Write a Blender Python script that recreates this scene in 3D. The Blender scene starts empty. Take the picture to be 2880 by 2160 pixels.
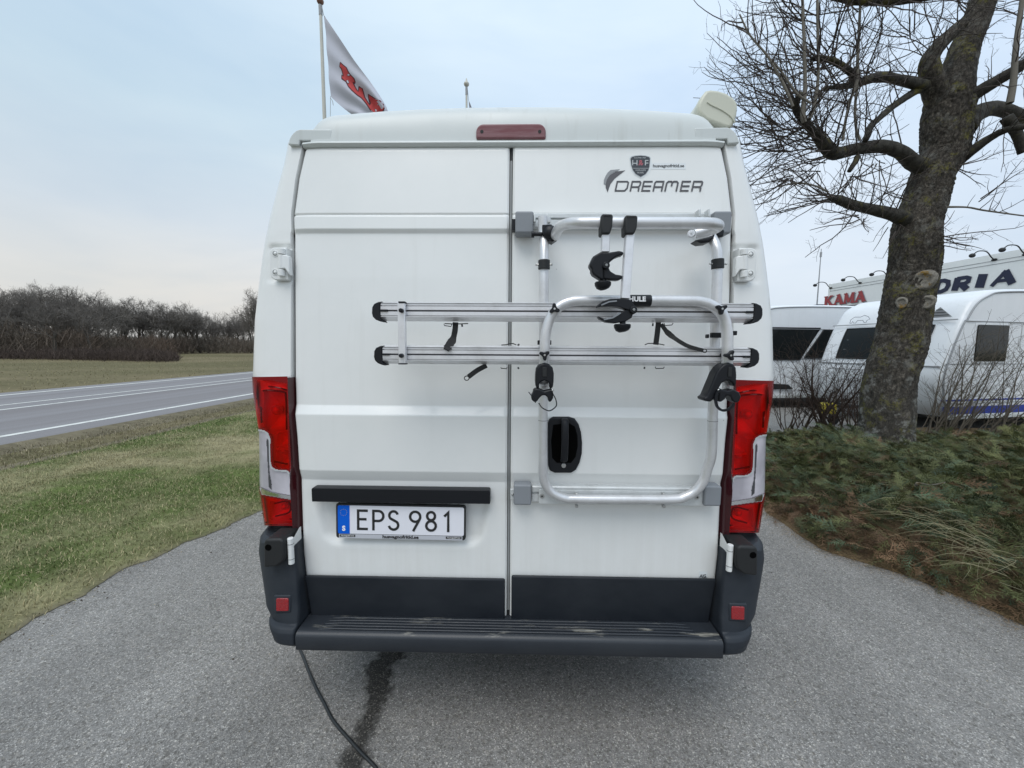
import bpy, math, random
import numpy as np
from mathutils import Vector, Matrix, noise as mnoise

random.seed(7)
RNG = np.random.default_rng(7)
sc = bpy.context.scene
COL = sc.collection
R = math.radians

# ------------------------------------------------------------------ camera
CAM = np.array([0.0358, -1.419, 1.5])
YAW, PITCH, ROLL = R(1.0507), R(5.299), R(0.3473)
FPX = 1082.0                                   # focal length in pixels of a 2880 px wide picture
_cy, _sy = math.cos(YAW), math.sin(YAW)
FW = np.array([-_sy*math.cos(PITCH), _cy*math.cos(PITCH), -math.sin(PITCH)])
_rt = np.array([_cy, _sy, 0.0])
_up = np.cross(_rt, FW)
RT = _rt*math.cos(ROLL) + _up*math.sin(ROLL)
UP = -_rt*math.sin(ROLL) + _up*math.cos(ROLL)
cam = bpy.data.cameras.new('camera')
cam.sensor_width = 36.0
cam.lens = FPX/2880*36.0
cam.clip_start, cam.clip_end = 0.05, 3000
co = bpy.data.objects.new('camera', cam)
COL.objects.link(co)
co.matrix_world = Matrix(((RT[0], UP[0], -FW[0], CAM[0]), (RT[1], UP[1], -FW[1], CAM[1]),
                          (RT[2], UP[2], -FW[2], CAM[2]), (0, 0, 0, 1)))
sc.camera = co

# ------------------------------------------------------------------ world, sun, exposure
SUN_EL, SUN_AZ = R(60), R(200)      # azimuth from +Y clockwise: behind the camera, a little to the left
w = bpy.data.worlds.new('World'); sc.world = w; w.use_nodes = True
nt = w.node_tree; nt.nodes.clear()
def WN(t, **k):
    n = nt.nodes.new(t)
    for a, b in k.items(): setattr(n, a, b)
    return n
out = WN('ShaderNodeOutputWorld'); bg = WN('ShaderNodeBackground')
sky = WN('ShaderNodeTexSky', sky_type='NISHITA', sun_disc=False, sun_elevation=SUN_EL, sun_rotation=SUN_AZ, air_density=1.0, dust_density=2.0, ozone_density=1.0)
tc = WN('ShaderNodeTexCoord'); sep = WN('ShaderNodeSeparateXYZ')
nt.links.new(tc.outputs['Generated'], sep.inputs[0])
ramp = WN('ShaderNodeValToRGB')                # cloud-layer colour by elevation: warm at the horizon, pale blue higher up
e = ramp.color_ramp.elements
e[0].position = 0.0; e[0].color = (0.72, 0.68, 0.64, 1)
e[1].position = 1.0; e[1].color = (0.82, 0.95, 1.10, 1)
for p, c in ((0.12, (0.78, 0.755, 0.72, 1)), (0.24, (0.66, 0.72, 0.78, 1)), (0.42, (0.59, 0.72, 0.82, 1)), (0.6, (0.61, 0.75, 0.88, 1))):
    x = e.new(p); x.color = c
nt.links.new(sep.outputs['Z'], ramp.inputs[0])
mp = WN('ShaderNodeMapping'); mp.inputs['Scale'].default_value = (1.0, 1.0, 3.2)
nt.links.new(tc.outputs['Generated'], mp.inputs[0])
nz = WN('ShaderNodeTexNoise'); nz.inputs['Scale'].default_value = 1.6; nz.inputs['Detail'].default_value = 5; nz.inputs['Roughness'].default_value = 0.5; nz.inputs['Distortion'].default_value = 0.4
nt.links.new(mp.outputs[0], nz.inputs['Vector'])
r2 = WN('ShaderNodeValToRGB'); r2.color_ramp.elements[0].position = 0.36; r2.color_ramp.elements[0].color = (0.88, 0.915, 0.96, 1)
r2.color_ramp.elements[1].position = 0.66; r2.color_ramp.elements[1].color = (1.09, 1.06, 1.035, 1)
nt.links.new(nz.outputs['Fac'], r2.inputs[0])
mul = WN('ShaderNodeMix', data_type='RGBA', blend_type='MULTIPLY'); mul.inputs[0].default_value = 1.0
azr = WN('ShaderNodeValToRGB'); azr.color_ramp.elements[0].position = 0.12; azr.color_ramp.elements[0].color = (.84, .87, .88, 1)
azr.color_ramp.elements[1].position = 0.52; azr.color_ramp.elements[1].color = (1, 1, 1, 1)
ma = WN('ShaderNodeMath', operation='MULTIPLY_ADD'); ma.inputs[1].default_value = .5; ma.inputs[2].default_value = .5
nt.links.new(sep.outputs['X'], ma.inputs[0]); nt.links.new(ma.outputs[0], azr.inputs[0])
mul0 = WN('ShaderNodeMix', data_type='RGBA', blend_type='MULTIPLY'); mul0.inputs[0].default_value = 1.0
rb = WN('ShaderNodeValToRGB'); q = rb.color_ramp.elements      # the cooler half of the sky, away from the glow on the left
q[0].position = 0.0; q[0].color = (0.64, 0.70, 0.76, 1); q[1].position = 1.0; q[1].color = (0.80, 0.95, 1.08, 1)
x = q.new(.45); x.color = (0.62, 0.74, 0.88, 1)
nt.links.new(sep.outputs['Z'], rb.inputs[0])
fx_ = WN('ShaderNodeMapRange', interpolation_type='SMOOTHSTEP'); fx_.inputs[1].default_value = -.45; fx_.inputs[2].default_value = .5
nt.links.new(sep.outputs['X'], fx_.inputs[0])
side = WN('ShaderNodeMix', data_type='RGBA'); nt.links.new(fx_.outputs[0], side.inputs[0])
nt.links.new(ramp.outputs[0], side.inputs[6]); nt.links.new(rb.outputs[0], side.inputs[7])
nt.links.new(side.outputs[2], mul0.inputs[6]); nt.links.new(azr.outputs[0], mul0.inputs[7])
nt.links.new(mul0.outputs[2], mul.inputs[6]); nt.links.new(r2.outputs[0], mul.inputs[7])
sm = WN('ShaderNodeMix', data_type='RGBA', blend_type='MULTIPLY'); sm.inputs[0].default_value = 1.0
sm.inputs[7].default_value = (1.0, 1.0, 1.0, 1)
nt.links.new(sky.outputs[0], sm.inputs[6])
bg0 = WN('ShaderNodeBackground'); bg0.inputs[1].default_value = 0.05
nt.links.new(sm.outputs[2], bg0.inputs[0])
nt.links.new(mul.outputs[2], bg.inputs[0]); bg.inputs[1].default_value = 1.10
mixs = WN('ShaderNodeMixShader'); mixs.inputs[0].default_value = 0.9     # thin cloud covers nine tenths of the clear sky
nt.links.new(bg0.outputs[0], mixs.inputs[1]); nt.links.new(bg.outputs[0], mixs.inputs[2])
nt.links.new(mixs.outputs[0], out.inputs[0])

sun = bpy.data.lights.new('sun', 'SUN'); sun.energy = 1.25; sun.angle = R(35); sun.color = (1.0, 0.965, 0.92)
so = bpy.data.objects.new('sun', sun); COL.objects.link(so)
sd = Vector((math.sin(SUN_AZ)*math.cos(SUN_EL), math.cos(SUN_AZ)*math.cos(SUN_EL), math.sin(SUN_EL)))
so.rotation_euler = sd.to_track_quat('Z', 'Y').to_euler()
vs = sc.view_settings
vs.view_transform = 'Standard'; vs.look = 'None'; vs.exposure = 0.18; vs.gamma = 1.0; vs.use_curve_mapping = False
try:
    sc.cycles.max_bounces = 6; sc.cycles.transparent_max_bounces = 12
    sc.cycles.use_denoising = True
except Exception: pass

# ------------------------------------------------------------------ measuring helpers: pixel of the photograph + a real depth -> a place
def ray(px, py):
    return FW + RT*((px-1440)/FPX) - UP*((py-1080)/FPX)
def W(px, py, Y):
    d = ray(px, py); t = (Y-CAM[1])/d[1]
    return Vector(CAM + d*t)
def G(px, py, z=0.0):
    d = ray(px, py); t = (z-CAM[2])/d[2]
    return Vector(CAM + d*t)

# ------------------------------------------------------------------ object helpers
OFF = {}
def empty(name, loc, label, cat, group=None):
    o = bpy.data.objects.new(name, None); COL.objects.link(o)
    o.location = loc; o.empty_display_size = 0.2
    o['label'] = label; o['category'] = cat
    if group: o['group'] = group
    OFF[o.name] = Vector(loc)
    return o
def tag(o, label, cat, group=None):
    o['label'] = label; o['category'] = cat
    if group: o['group'] = group
    return o
def kind(o, k):
    o['kind'] = k; return o

class MB:
    """collects verts and faces (any mix of tris and quads), then links ONE mesh object"""
    def __init__(s): s.v = []; s.f3 = []; s.f4 = []; s.ng = []; s.n = 0; s.col = []
    def add(s, v, f):
        v = np.asarray(v, float).reshape(-1, 3); b = s.n
        s.v.append(v); s.n += len(v)
        if isinstance(f, np.ndarray):
            (s.f3 if f.shape[1] == 3 else s.f4).append(f+b)
        else:
            t3 = [q for q in f if len(q) == 3]; t4 = [q for q in f if len(q) == 4]; tn = [q for q in f if len(q) > 4]
            if t3: s.f3.append(np.array(t3)+b)
            if t4: s.f4.append(np.array(t4)+b)
            for q in tn: s.ng.append([i+b for i in q])
        return b
    def box(s, lo, hi):
        (x0, y0, z0), (x1, y1, z1) = lo, hi
        x0, x1 = sorted((x0, x1)); y0, y1 = sorted((y0, y1)); z0, z1 = sorted((z0, z1))
        s.add([(x0,y0,z0),(x1,y0,z0),(x1,y1,z0),(x0,y1,z0),(x0,y0,z1),(x1,y0,z1),(x1,y1,z1),(x0,y1,z1)],
              [(0,3,2,1),(4,5,6,7),(0,1,5,4),(1,2,6,5),(2,3,7,6),(3,0,4,7)])
        return s
    def prism(s, pts, d):
        """pts: planar outline of 3-D points, d: extrusion vector"""
        n = len(pts); p = [Vector(q) for q in pts]; d = Vector(d)
        nrm = Vector((0,0,0))
        for i in range(n): nrm += p[i].cross(p[(i+1) % n])
        if nrm.dot(d) > 0: p = p[::-1]
        v = [tuple(q) for q in p]+[tuple(q+d) for q in p]
        f = [tuple(range(n)), tuple(range(2*n-1, n-1, -1))]
        f += [(i, n+i, n+(i+1) % n, (i+1) % n) for i in range(n)]
        s.add(v, f); return s
    def tube(s, path, rad, seg=12, caps=True, flat=1.0, up=None):
        P = np.array([tuple(p) for p in path], float); n = len(P)
        r = np.full(n, rad, float) if np.isscalar(rad) else np.asarray(rad, float)
        T = np.gradient(P, axis=0); T /= np.linalg.norm(T, axis=1)[:, None]+1e-12
        a = np.array(up if up is not None else ((0, 0, 1) if abs(T[0][2]) < 0.9 else (1, 0, 0)), float)
        U = np.zeros_like(P)
        u = a-T[0]*a.dot(T[0]); u /= np.linalg.norm(u)
        for i in range(n):
            u = u-T[i]*u.dot(T[i]); u /= np.linalg.norm(u)+1e-12; U[i] = u
        V = np.cross(T, U)
        an = np.arange(seg)*2*math.pi/seg
        ring = (U[:, None, :]*np.cos(an)[None, :, None]*flat + V[:, None, :]*np.sin(an)[None, :, None])*r[:, None, None]+P[:, None, :]
        v = ring.reshape(-1, 3)
        i = np.arange(n-1)[:, None]*seg; j = np.arange(seg)[None, :]; k = (j+1) % seg
        f = np.stack([i+j, i+k, i+k+seg, i+j+seg], -1).reshape(-1, 4)
        b = s.add(v, f)
        if caps:
            s.ng.append([b+q for q in range(seg)][::-1]); s.ng.append([b+(n-1)*seg+q for q in range(seg)])
        return s
    def cyl(s, a, b, r, seg=16, r2=None):
        return s.tube([a, b], [r, r if r2 is None else r2], seg)
    def ball(s, c, r, seg=16, rings=9, sc=(1, 1, 1)):
        c = np.array(c, float); v = []
        for i in range(rings+1):
            t = math.pi*i/rings
            for j in range(seg):
                p = 2*math.pi*j/seg
                v.append(c+np.array([math.sin(t)*math.cos(p)*sc[0], math.sin(t)*math.sin(p)*sc[1], math.cos(t)*sc[2]])*r)
        f = [(i*seg+j, (i+1)*seg+j, (i+1)*seg+(j+1) % seg, i*seg+(j+1) % seg) for i in range(rings) for j in range(seg)]
        s.add(v, f); return s
    def grid(s, A, mask=None):
        A = np.asarray(A, float); n, m = A.shape[:2]
        i = np.arange(n-1)[:, None]*m; j = np.arange(m-1)[None, :]
        f = np.stack([i+j, i+j+1, i+j+1+m, i+j+m], -1)
        f = f[mask] if mask is not None else f.reshape(-1, 4)
        s.add(A.reshape(-1, 3), f.reshape(-1, 4)); return s
    def ribbon(s, pts, wd, dn, d=0.001):
        """flat stroke along pts (3-D, in a plane with normal dn), width wd, thickness d, mitred"""
        P = [Vector(p) for p in pts]; n = len(P); dn = Vector(dn).normalized(); L = []; Rr = []
        for i in range(n):
            a = (P[i]-P[i-1]).normalized() if i else None
            b = (P[i+1]-P[i]).normalized() if i < n-1 else None
            if a is None: a = b
            if b is None: b = a
            t = (a+b)
            t = t.normalized() if t.length > 1e-6 else b
            nn = dn.cross(t); k = max(0.45, nn.dot(dn.cross(b)))
            L.append(P[i]+nn*(wd/2/k)); Rr.append(P[i]-nn*(wd/2/k))
        v = []; f = []
        for i in range(n): v += [L[i]+dn*d, Rr[i]+dn*d, L[i], Rr[i]]
        for i in range(n-1):
            a = 4*i; b = a+4
            f += [(a, a+1, b+1, b), (a+2, a, b, b+2), (a+1, a+3, b+3, b+1)]
        f += [(2, 3, 1, 0), (4*n-4, 4*n-3, 4*n-1, 4*n-2)]
        s.add([tuple(q) for q in v], f); return s
    def build(s, name, mat, parent=None, smooth=None, bevel=None, bseg=2, mats=None, mi=None, clean=False, cols=None):
        me = bpy.data.meshes.new(name)
        v = np.concatenate(s.v) if s.v else np.zeros((0, 3))
        if parent is not None: v = v-np.array(OFF[parent.name])[None, :]
        f3 = np.concatenate(s.f3) if s.f3 else np.zeros((0, 3), int)
        f4 = np.concatenate(s.f4) if s.f4 else np.zeros((0, 4), int)
        ng = s.ng
        loops = np.concatenate([f3.ravel(), f4.ravel(), np.array([i for q in ng for i in q], int)]).astype(np.int32)
        tot = np.concatenate([np.full(len(f3), 3), np.full(len(f4), 4), np.array([len(q) for q in ng], int)]).astype(np.int32)
        st = np.concatenate([[0], np.cumsum(tot)[:-1]]).astype(np.int32) if len(tot) else tot
        me.vertices.add(len(v)); me.vertices.foreach_set('co', v.astype(np.float32).ravel())
        me.loops.add(len(loops)); me.loops.foreach_set('vertex_index', loops)
        me.polygons.add(len(tot)); me.polygons.foreach_set('loop_start', st)
        if cols is not None:
            ca = me.color_attributes.new('tint', 'FLOAT_COLOR', 'POINT')
            c = np.ones((len(v), 4), np.float32); c[:, :3] = cols
            ca.data.foreach_set('color', c.ravel())
        me.update(calc_edges=True)
        if clean: me.validate()
        for m in (mats or [mat]): me.materials.append(m)
        if mi is not None: me.polygons.foreach_set('material_index', np.asarray(mi, np.int32))
        o = bpy.data.objects.new(name, me); COL.objects.link(o)
        if parent is not None:
            o.parent = parent; OFF[o.name] = OFF[parent.name]
        if not smooth and not bevel: me.polygons.foreach_set('use_smooth', np.zeros(len(tot), bool))
        if smooth:
            me.polygons.foreach_set('use_smooth', np.ones(len(tot), bool))
            if smooth < 179: me.set_sharp_from_angle(angle=R(smooth))
        if bevel:
            b = o.modifiers.new('bevel', 'BEVEL'); b.width = bevel; b.segments = bseg; b.limit_method = 'ANGLE'; b.angle_limit = R(40)
            me.polygons.foreach_set('use_smooth', np.ones(len(tot), bool)); me.set_sharp_from_angle(angle=R(50))
            b.harden_normals = False
        return o

def rrect(x0, x1, z0, z1, r, Y, n=5):
    """rounded rectangle outline in an XZ plane"""
    if not hasattr(r, '__len__'): r = [r]*4
    P = []
    for (cx, cz, a0, rr) in ((x1-r[0], z1-r[0], 0, r[0]), (x0+r[1], z1-r[1], 90, r[1]), (x0+r[2], z0+r[2], 180, r[2]), (x1-r[3], z0+r[3], 270, r[3])):
        for k in range(n+1):
            a = R(a0+90*k/n); P.append((cx+rr*math.cos(a), Y, cz+rr*math.sin(a)))
    return P
def spline(pts, n=8):
    """Catmull-Rom through 3-D points"""
    P = [Vector(p) for p in pts]; P = [P[0]*2-P[1]]+P+[P[-1]*2-P[-2]]; o = []
    for i in range(1, len(P)-2):
        for k in range(n):
            t = k/n; a, b, c, d = P[i-1], P[i], P[i+1], P[i+2]
            o.append(0.5*((2*b)+(c-a)*t+(2*a-5*b+4*c-d)*t*t+(3*b-a-3*c+d)*t**3))
    o.append(P[-2]); return o
def fillet(pts, r, n=7):
    """polyline with rounded corners of radius r"""
    P = [Vector(p) for p in pts]; o = [P[0]]
    for i in range(1, len(P)-1):
        a = (P[i-1]-P[i]); b = (P[i+1]-P[i]); la, lb = a.length, b.length
        a.normalize(); b.normalize()
        k = min(r, la*0.48, lb*0.48)
        A, B = P[i]+a*k, P[i]+b*k
        for q in range(n+1):
            t = q/n; o.append(A*(1-t)**2+P[i]*2*t*(1-t)+B*t*t)
    o.append(P[-1]); return o

def text_mesh(body, size, mat4, mat, name, parent, extrude=0.0008, bold=0.0, shear=0.0, space=1.0, wscale=1.0, align='CENTER'):
    c = bpy.data.curves.new(name, 'FONT'); c.body = body; c.size = size; c.extrude = extrude; c.offset = bold
    c.shear = shear; c.space_character = space; c.align_x = align; c.align_y = 'CENTER'; c.resolution_u = 4
    t = bpy.data.objects.new(name, c); COL.objects.link(t)
    dg = bpy.context.evaluated_depsgraph_get()
    me = bpy.data.meshes.new_from_object(t.evaluated_get(dg))
    bpy.data.objects.remove(t); bpy.data.curves.remove(c)
    off = OFF[parent.name] if parent is not None else Vector((0, 0, 0))
    me.transform(Matrix.Translation(-off) @ mat4 @ Matrix.Diagonal((wscale, 1, 1, 1)))
    me.materials.clear(); me.materials.append(mat)
    me.name = name
    o = bpy.data.objects.new(name, me); COL.objects.link(o)
    if parent is not None: o.parent = parent; OFF[o.name] = off
    return o
def frame_at(loc, right, upv):
    r = Vector(right).normalized(); u = Vector(upv); u = (u-r*u.dot(r)).normalized(); n = r.cross(u)
    return Matrix(((r.x, u.x, n.x, loc[0]), (r.y, u.y, n.y, loc[1]), (r.z, u.z, n.z, loc[2]), (0, 0, 0, 1)))

# ------------------------------------------------------------------ materials
def mat(name, col=(.5, .5, .5), rough=.5, metal=0.0, spec=0.5, coat=0.0, coat_r=0.05, sheen=0.0, f=None):
    m = bpy.data.materials.new(name); m.use_nodes = True; t = m.node_tree; b = t.nodes['Principled BSDF']
    b.inputs['Base Color'].default_value = (*col, 1); b.inputs['Roughness'].default_value = rough
    b.inputs['Metallic'].default_value = metal; b.inputs['Specular IOR Level'].default_value = spec
    b.inputs['Coat Weight'].default_value = coat; b.inputs['Coat Roughness'].default_value = coat_r
    if f: f(t, b)
    return m
class NT:
    """small node helper"""
    def __init__(s, t): s.t = t
    def n(s, ty, ins=None, **k):
        x = s.t.nodes.new(ty)
        for a, b in k.items(): setattr(x, a, b)
        for a, b in (ins or {}).items():
            if isinstance(b, bpy.types.NodeSocket): s.t.links.new(b, x.inputs[a])
            else: x.inputs[a].default_value = b
        return x
    def pos(s, scale=(1, 1, 1), loc=(0, 0, 0)):
        g = s.n('ShaderNodeNewGeometry'); m = s.n('ShaderNodeMapping', {0: g.outputs['Position'], 'Scale': scale, 'Location': loc}); return m.outputs[0]
    def noise(s, sc_, det=4, ro=.5, vec=None, dist=0.0):
        return s.n('ShaderNodeTexNoise', {'Vector': vec if vec is not None else s.pos(), 'Scale': sc_, 'Detail': det, 'Roughness': ro, 'Distortion': dist}).outputs['Fac']
    def vor(s, sc_, vec=None, feature='F1', out='Distance', rnd=1.0):
        return s.n('ShaderNodeTexVoronoi', {'Vector': vec if vec is not None else s.pos(), 'Scale': sc_, 'Randomness': rnd}, feature=feature).outputs[out]
    def ramp(s, fac, stops, interp='LINEAR'):
        r = s.n('ShaderNodeValToRGB', {0: fac}); r.color_ramp.interpolation = interp; el = r.color_ramp.elements
        while len(el) > 1: el.remove(el[-1])
        el[0].position = stops[0][0]; c = stops[0][1]; el[0].color = (*c, 1) if hasattr(c, '__len__') else (c, c, c, 1)
        for p, c in stops[1:]:
            x = el.new(p); x.color = (*c, 1) if hasattr(c, '__len__') else (c, c, c, 1)
        return r.outputs[0]
    def mix(s, a, b, fac, mode='MIX'):
        x = s.n('ShaderNodeMix', data_type='RGBA', blend_type=mode)
        for i, q in ((0, fac), (6, a), (7, b)):
            if isinstance(q, bpy.types.NodeSocket): s.t.links.new(q, x.inputs[i])
            elif hasattr(q, '__len__'): x.inputs[i].default_value = (*q[:3], 1)
            else: x.inputs[i].default_value = q if i == 0 else (q, q, q, 1)
        return x.outputs[2]
    def math(s, op, a, b=0.0, c=None):
        ins = {0: a, 1: b}
        if c is not None: ins[2] = c
        return s.n('ShaderNodeMath', ins, operation=op).outputs[0]
    def bump(s, h, st, dist=0.01, nrm=None):
        ins = {'Height': h, 'Strength': st, 'Distance': dist}
        if nrm is not None: ins['Normal'] = nrm
        return s.n('ShaderNodeBump', ins).outputs[0]
    def set(s, b, name, v): s.t.links.new(v, b.inputs[name])

def f_paint(base, dirt, streak=0.5, dots=True):
    def f(t, b):
        N = NT(t)
        st = N.noise(1.0, 3, .6, N.pos((26, 26, 0.9)))
        lo = N.noise(1.3, 4, .6)
        m1 = N.ramp(st, [(.56, 0.0), (.78, 1.0)])
        m2 = N.ramp(lo, [(.38, 0.0), (.72, 1.0)])
        fac = N.math('MULTIPLY', N.math('MULTIPLY', m1, m2), streak)
        c = N.mix(base, dirt, fac)
        c = N.mix(c, (base[0]*.93, base[1]*.94, base[2]*.94), N.ramp(N.noise(3.0, 5, .65), [(.4, 0), (.8, .8)]))
        zc_ = N.n('ShaderNodeSeparateXYZ', {0: N.pos()}).outputs[2]            # road film thickening towards the foot of the doors
        film = N.math('MULTIPLY', N.ramp(zc_, [(.55, 1.0), (.98, 0.0)]), N.ramp(N.math('ADD', N.math('MULTIPLY', N.noise(1.0, 4, .65, N.pos((34, 34, 1.3))), .6), N.math('MULTIPLY', N.noise(9, 5, .7), .4)), [(.40, 0.0), (.72, .22)]))
        c = N.mix(c, (.45, .43, .37), film)
        if dots:
            d = N.vor(16.0, rnd=1.0); dm = N.ramp(d, [(.0, 1.0), (.022, 1.0), (.034, 0.0)])
            keep = N.ramp(N.noise(7.0, 1), [(.60, 0.0), (.63, 1.0)])
            c = N.mix(c, (.22, .21, .19), N.math('MULTIPLY', N.math('MULTIPLY', dm, keep), .7))
        N.set(b, 'Base Color', c)
        N.set(b, 'Roughness', N.ramp(N.noise(5, 4), [(.3, .30), (.7, .42)]))
        N.set(b, 'Normal', N.bump(N.noise(60, 2), .03, .002))
    return f
M = {}
M['paint'] = mat('white_paint', (.80, .81, .81), .34, coat=.35, coat_r=.08, f=f_paint((.79, .795, .78), (.42, .40, .34), .18))
M['cap'] = mat('white_roof_moulding', (.70, .71, .68), .45, f=f_paint((.62, .65, .64), (.30, .29, .24), .8))
M['hinge'] = mat('hinge_paint', (.78, .79, .78), .4, coat=.2)
M['jamb'] = mat('door_gap', (.03, .03, .03), .8)
M['hole_shade'] = mat('hole_shade_black', (.002, .002, .002), 1.0, spec=.05)  # near-black colour that stands in for the shade inside openings
M['seal'] = mat('grey_rubber_seal', (.25, .26, .26), .6)
def f_plastic(c0, c1):
    def f(t, b):
        N = NT(t)
        a = N.ramp(N.noise(2.2, 5, .65, N.pos((1, 1, 1.6))), [(.35, 0.0), (.75, 1.0)])
        s_ = N.ramp(N.noise(1.0, 3, .6, N.pos((40, 40, 1.4))), [(.55, 0.0), (.85, .6)])
        c = N.mix(c0, c1, N.math('MAXIMUM', a, s_))
        N.set(b, 'Base Color', c)
        N.set(b, 'Normal', N.bump(N.noise(420, 2), .25, .001))
        b.inputs['Specular IOR Level'].default_value = .32
        N.set(b, 'Roughness', N.ramp(N.noise(6, 3), [(.3, .45), (.7, .62)]))
    return f
M['bumper'] = mat('dark_grey_plastic', (.035, .04, .048), .5, f=f_plastic((.016, .021, .029), (.036, .042, .050)))
M['trim'] = mat('black_door_trim', (.022, .026, .033), .5, f=f_plastic((.008, .011, .016), (.024, .028, .034)))
STEPZ = float((CAM+ray(1100, 1787)*((-.108-CAM[1])/ray(1100, 1787)[1]))[2])
def f_scuff(t, b):
    N = NT(t)
    a = N.ramp(N.noise(2.0, 5, .65), [(.35, 0.0), (.75, 1.0)])
    c = N.mix((.014, .018, .025), (.032, .037, .044), a)
    sc_ = N.ramp(N.noise(1.0, 5, .7, N.pos((6, 60, 20))), [(.52, 0.0), (.64, 1.0)])
    fine = N.ramp(N.noise(3.0, 2, .5, N.pos((1.6, 9, 9), (3.3, .4, 0))), [(.56, 0.0), (.62, 1.0)])
    c = N.mix(c, (.42, .40, .34), N.math('MULTIPLY', N.math('MULTIPLY', N.math('MULTIPLY', sc_, fine), N.ramp(N.n('ShaderNodeMath', {0: N.n('ShaderNodeSeparateXYZ', {0: N.pos()}).outputs[2], 1: 1.0}, operation='MULTIPLY').outputs[0], [(STEPZ-.012, 0.0), (STEPZ-.004, 1.0)])), .6))
    N.set(b, 'Base Color', c)
    N.set(b, 'Normal', N.bump(N.noise(300, 2), .25, .001))
M['tread'] = mat('scuffed_step_plastic', (.03, .035, .04), .42, f=f_scuff)
M['black'] = mat('black_plastic', (.008, .009, .012), .42, spec=.32)
M['blackm'] = mat('matt_black_plastic', (.013, .014, .015), .6)
M['rubber'] = mat('black_rubber', (.012, .012, .012), .7)
M['rgrey'] = mat('grey_bracket_plastic', (.235, .25, .27), .5, f=lambda t, b: NT(t).set(b, 'Normal', NT(t).bump(NT(t).noise(500, 2), .2, .001)))
def f_alu(c, r0, r1):
    def f(t, b):
        N = NT(t)
        N.set(b, 'Roughness', N.ramp(N.noise(9, 5, .7), [(.3, r0), (.7, r1)]))
        k = N.ramp(N.noise(14, 5, .7), [(.45, 0.0), (.8, .8)])
        N.set(b, 'Base Color', N.mix(c, (c[0]*.72, c[1]*.71, c[2]*.69), k))
    return f
M['tube'] = mat('satin_aluminium_tube', (.70, .70, .71), .38, metal=.55, f=f_alu((.72, .72, .73), .30, .44))
M['alu'] = mat('aluminium_profile', (.78, .78, .79), .33, metal=.45, f=f_alu((.78, .78, .80), .28, .40))
M['rail'] = mat('mounting_rail', (.62, .64, .64), .45, metal=.3, coat=.0, f=f_alu((.66, .68, .68), .35, .5))
M['steel'] = mat('steel', (.55, .55, .54), .3, metal=1.0)
M['groove'] = mat('dark_groove', (.10, .10, .11), .5, metal=.5)
def f_lens(tint):
    def f(t, b):
        N = NT(t)
        tr = N.n('ShaderNodeBsdfTransparent', {0: (*tint, 1)})
        gl = N.n('ShaderNodeBsdfGlossy', {0: (.9, .9, .9, 1), 1: .05})
        wv = N.n('ShaderNodeTexWave', {'Vector': N.pos(), 'Scale': 60.0}, bands_direction='Z')
        t.links.new(N.bump(wv.outputs['Fac'], .03, .001), gl.inputs['Normal'])
        fr = N.n('ShaderNodeFresnel', {0: 1.34})
        mx = N.n('ShaderNodeMixShader', {0: fr.outputs[0], 1: tr.outputs[0], 2: gl.outputs[0]})
        t.links.new(mx.outputs[0], t.nodes['Material Output'].inputs[0])
    return f
M['redlens'] = mat('red_lens', f=f_lens((1.0, .022, .016)))
M['divider'] = mat('lens_divider_red', (.16, .003, .004), .4)
M['maroon'] = mat('maroon_lamp_flank', (.045, .003, .006), .22, coat=.4)
M['darkred'] = mat('dark_red_lens_rim', (.21, .005, .007), .22, spec=.35)
M['clearlens'] = mat('clear_lens', f=f_lens((.90, .90, .92)))
M['reflector'] = mat('lamp_reflector', (.90, .88, .88), .25, metal=.25)
M['lampwhite'] = mat('frosted_lamp_lens', (.50, .48, .52), .30, coat=.7, f=lambda t, b: (NT(t).set(b, 'Base Color', NT(t).ramp(NT(t).noise(9, 3, .5, NT(t).pos((1, 1, .5))), [(.35, (.40, .38, .42)), (.65, (.64, .61, .66))])), NT(t).set(b, 'Normal', NT(t).bump(NT(t).noise(14, 2), .5, .01))))
M['chrome'] = mat('chrome', (.85, .85, .87), .12, metal=1.0)
def f_refl(t, b):
    N = NT(t)
    N.set(b, 'Base Color', N.mix((.16, .002, .006), (.30, .005, .010), N.ramp(N.vor(300), [(.0, 0), (.6, 1)])))
    N.set(b, 'Normal', N.bump(N.vor(300), .6, .002))
M['reflex'] = mat('red_reflex', (.4, .01, .015), .2, coat=.8, f=f_refl)
def f_brake(t, b):
    N = NT(t)
    st = N.ramp(N.noise(1.0, 4, .6, N.pos((6, 30, 60))), [(.35, 0.0), (.7, 1.0)])
    N.set(b, 'Base Color', N.mix((.17, .045, .055), (.25, .13, .14), st))
M['brake'] = mat('faded_red_brake_lens', (.2, .06, .07), .45, f=f_brake)
M['glass'] = mat('dark_window_glass', (.006, .008, .008), .08, spec=.22)
M['blue'] = mat('plate_blue', (.0, .11, .62), .6, spec=.2)
M['plate'] = mat('plate_white', (.78, .78, .83), .6, spec=.25)
M['ink'] = mat('plate_letter_black', (.02, .02, .02), .4)
M['white'] = mat('white_print', (.85, .85, .85), .5)
M['gold'] = mat('plate_star_gold', (.45, .38, .12), .4)
M['silverstk'] = mat('silver_strip', (.50, .51, .55), .4)
M['dreamer'] = mat('dark_grey_vinyl', (.085, .082, .09), .45)
M['dreamer2'] = mat('light_grey_vinyl', (.26, .27, .28), .45)
M['badge'] = mat('badge_black', (.03, .035, .045), .4)
M['badgerim'] = mat('badge_silver', (.50, .52, .53), .35)
M['badgered'] = mat('badge_red', (.40, .10, .12), .4)
M['decal'] = mat('clear_decal_film', (.72, .75, .76), .4)
M['navy'] = mat('navy_letter', (.012, .018, .05), .5)
M['signred'] = mat('sign_red', (.34, .055, .06), .6)
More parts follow.
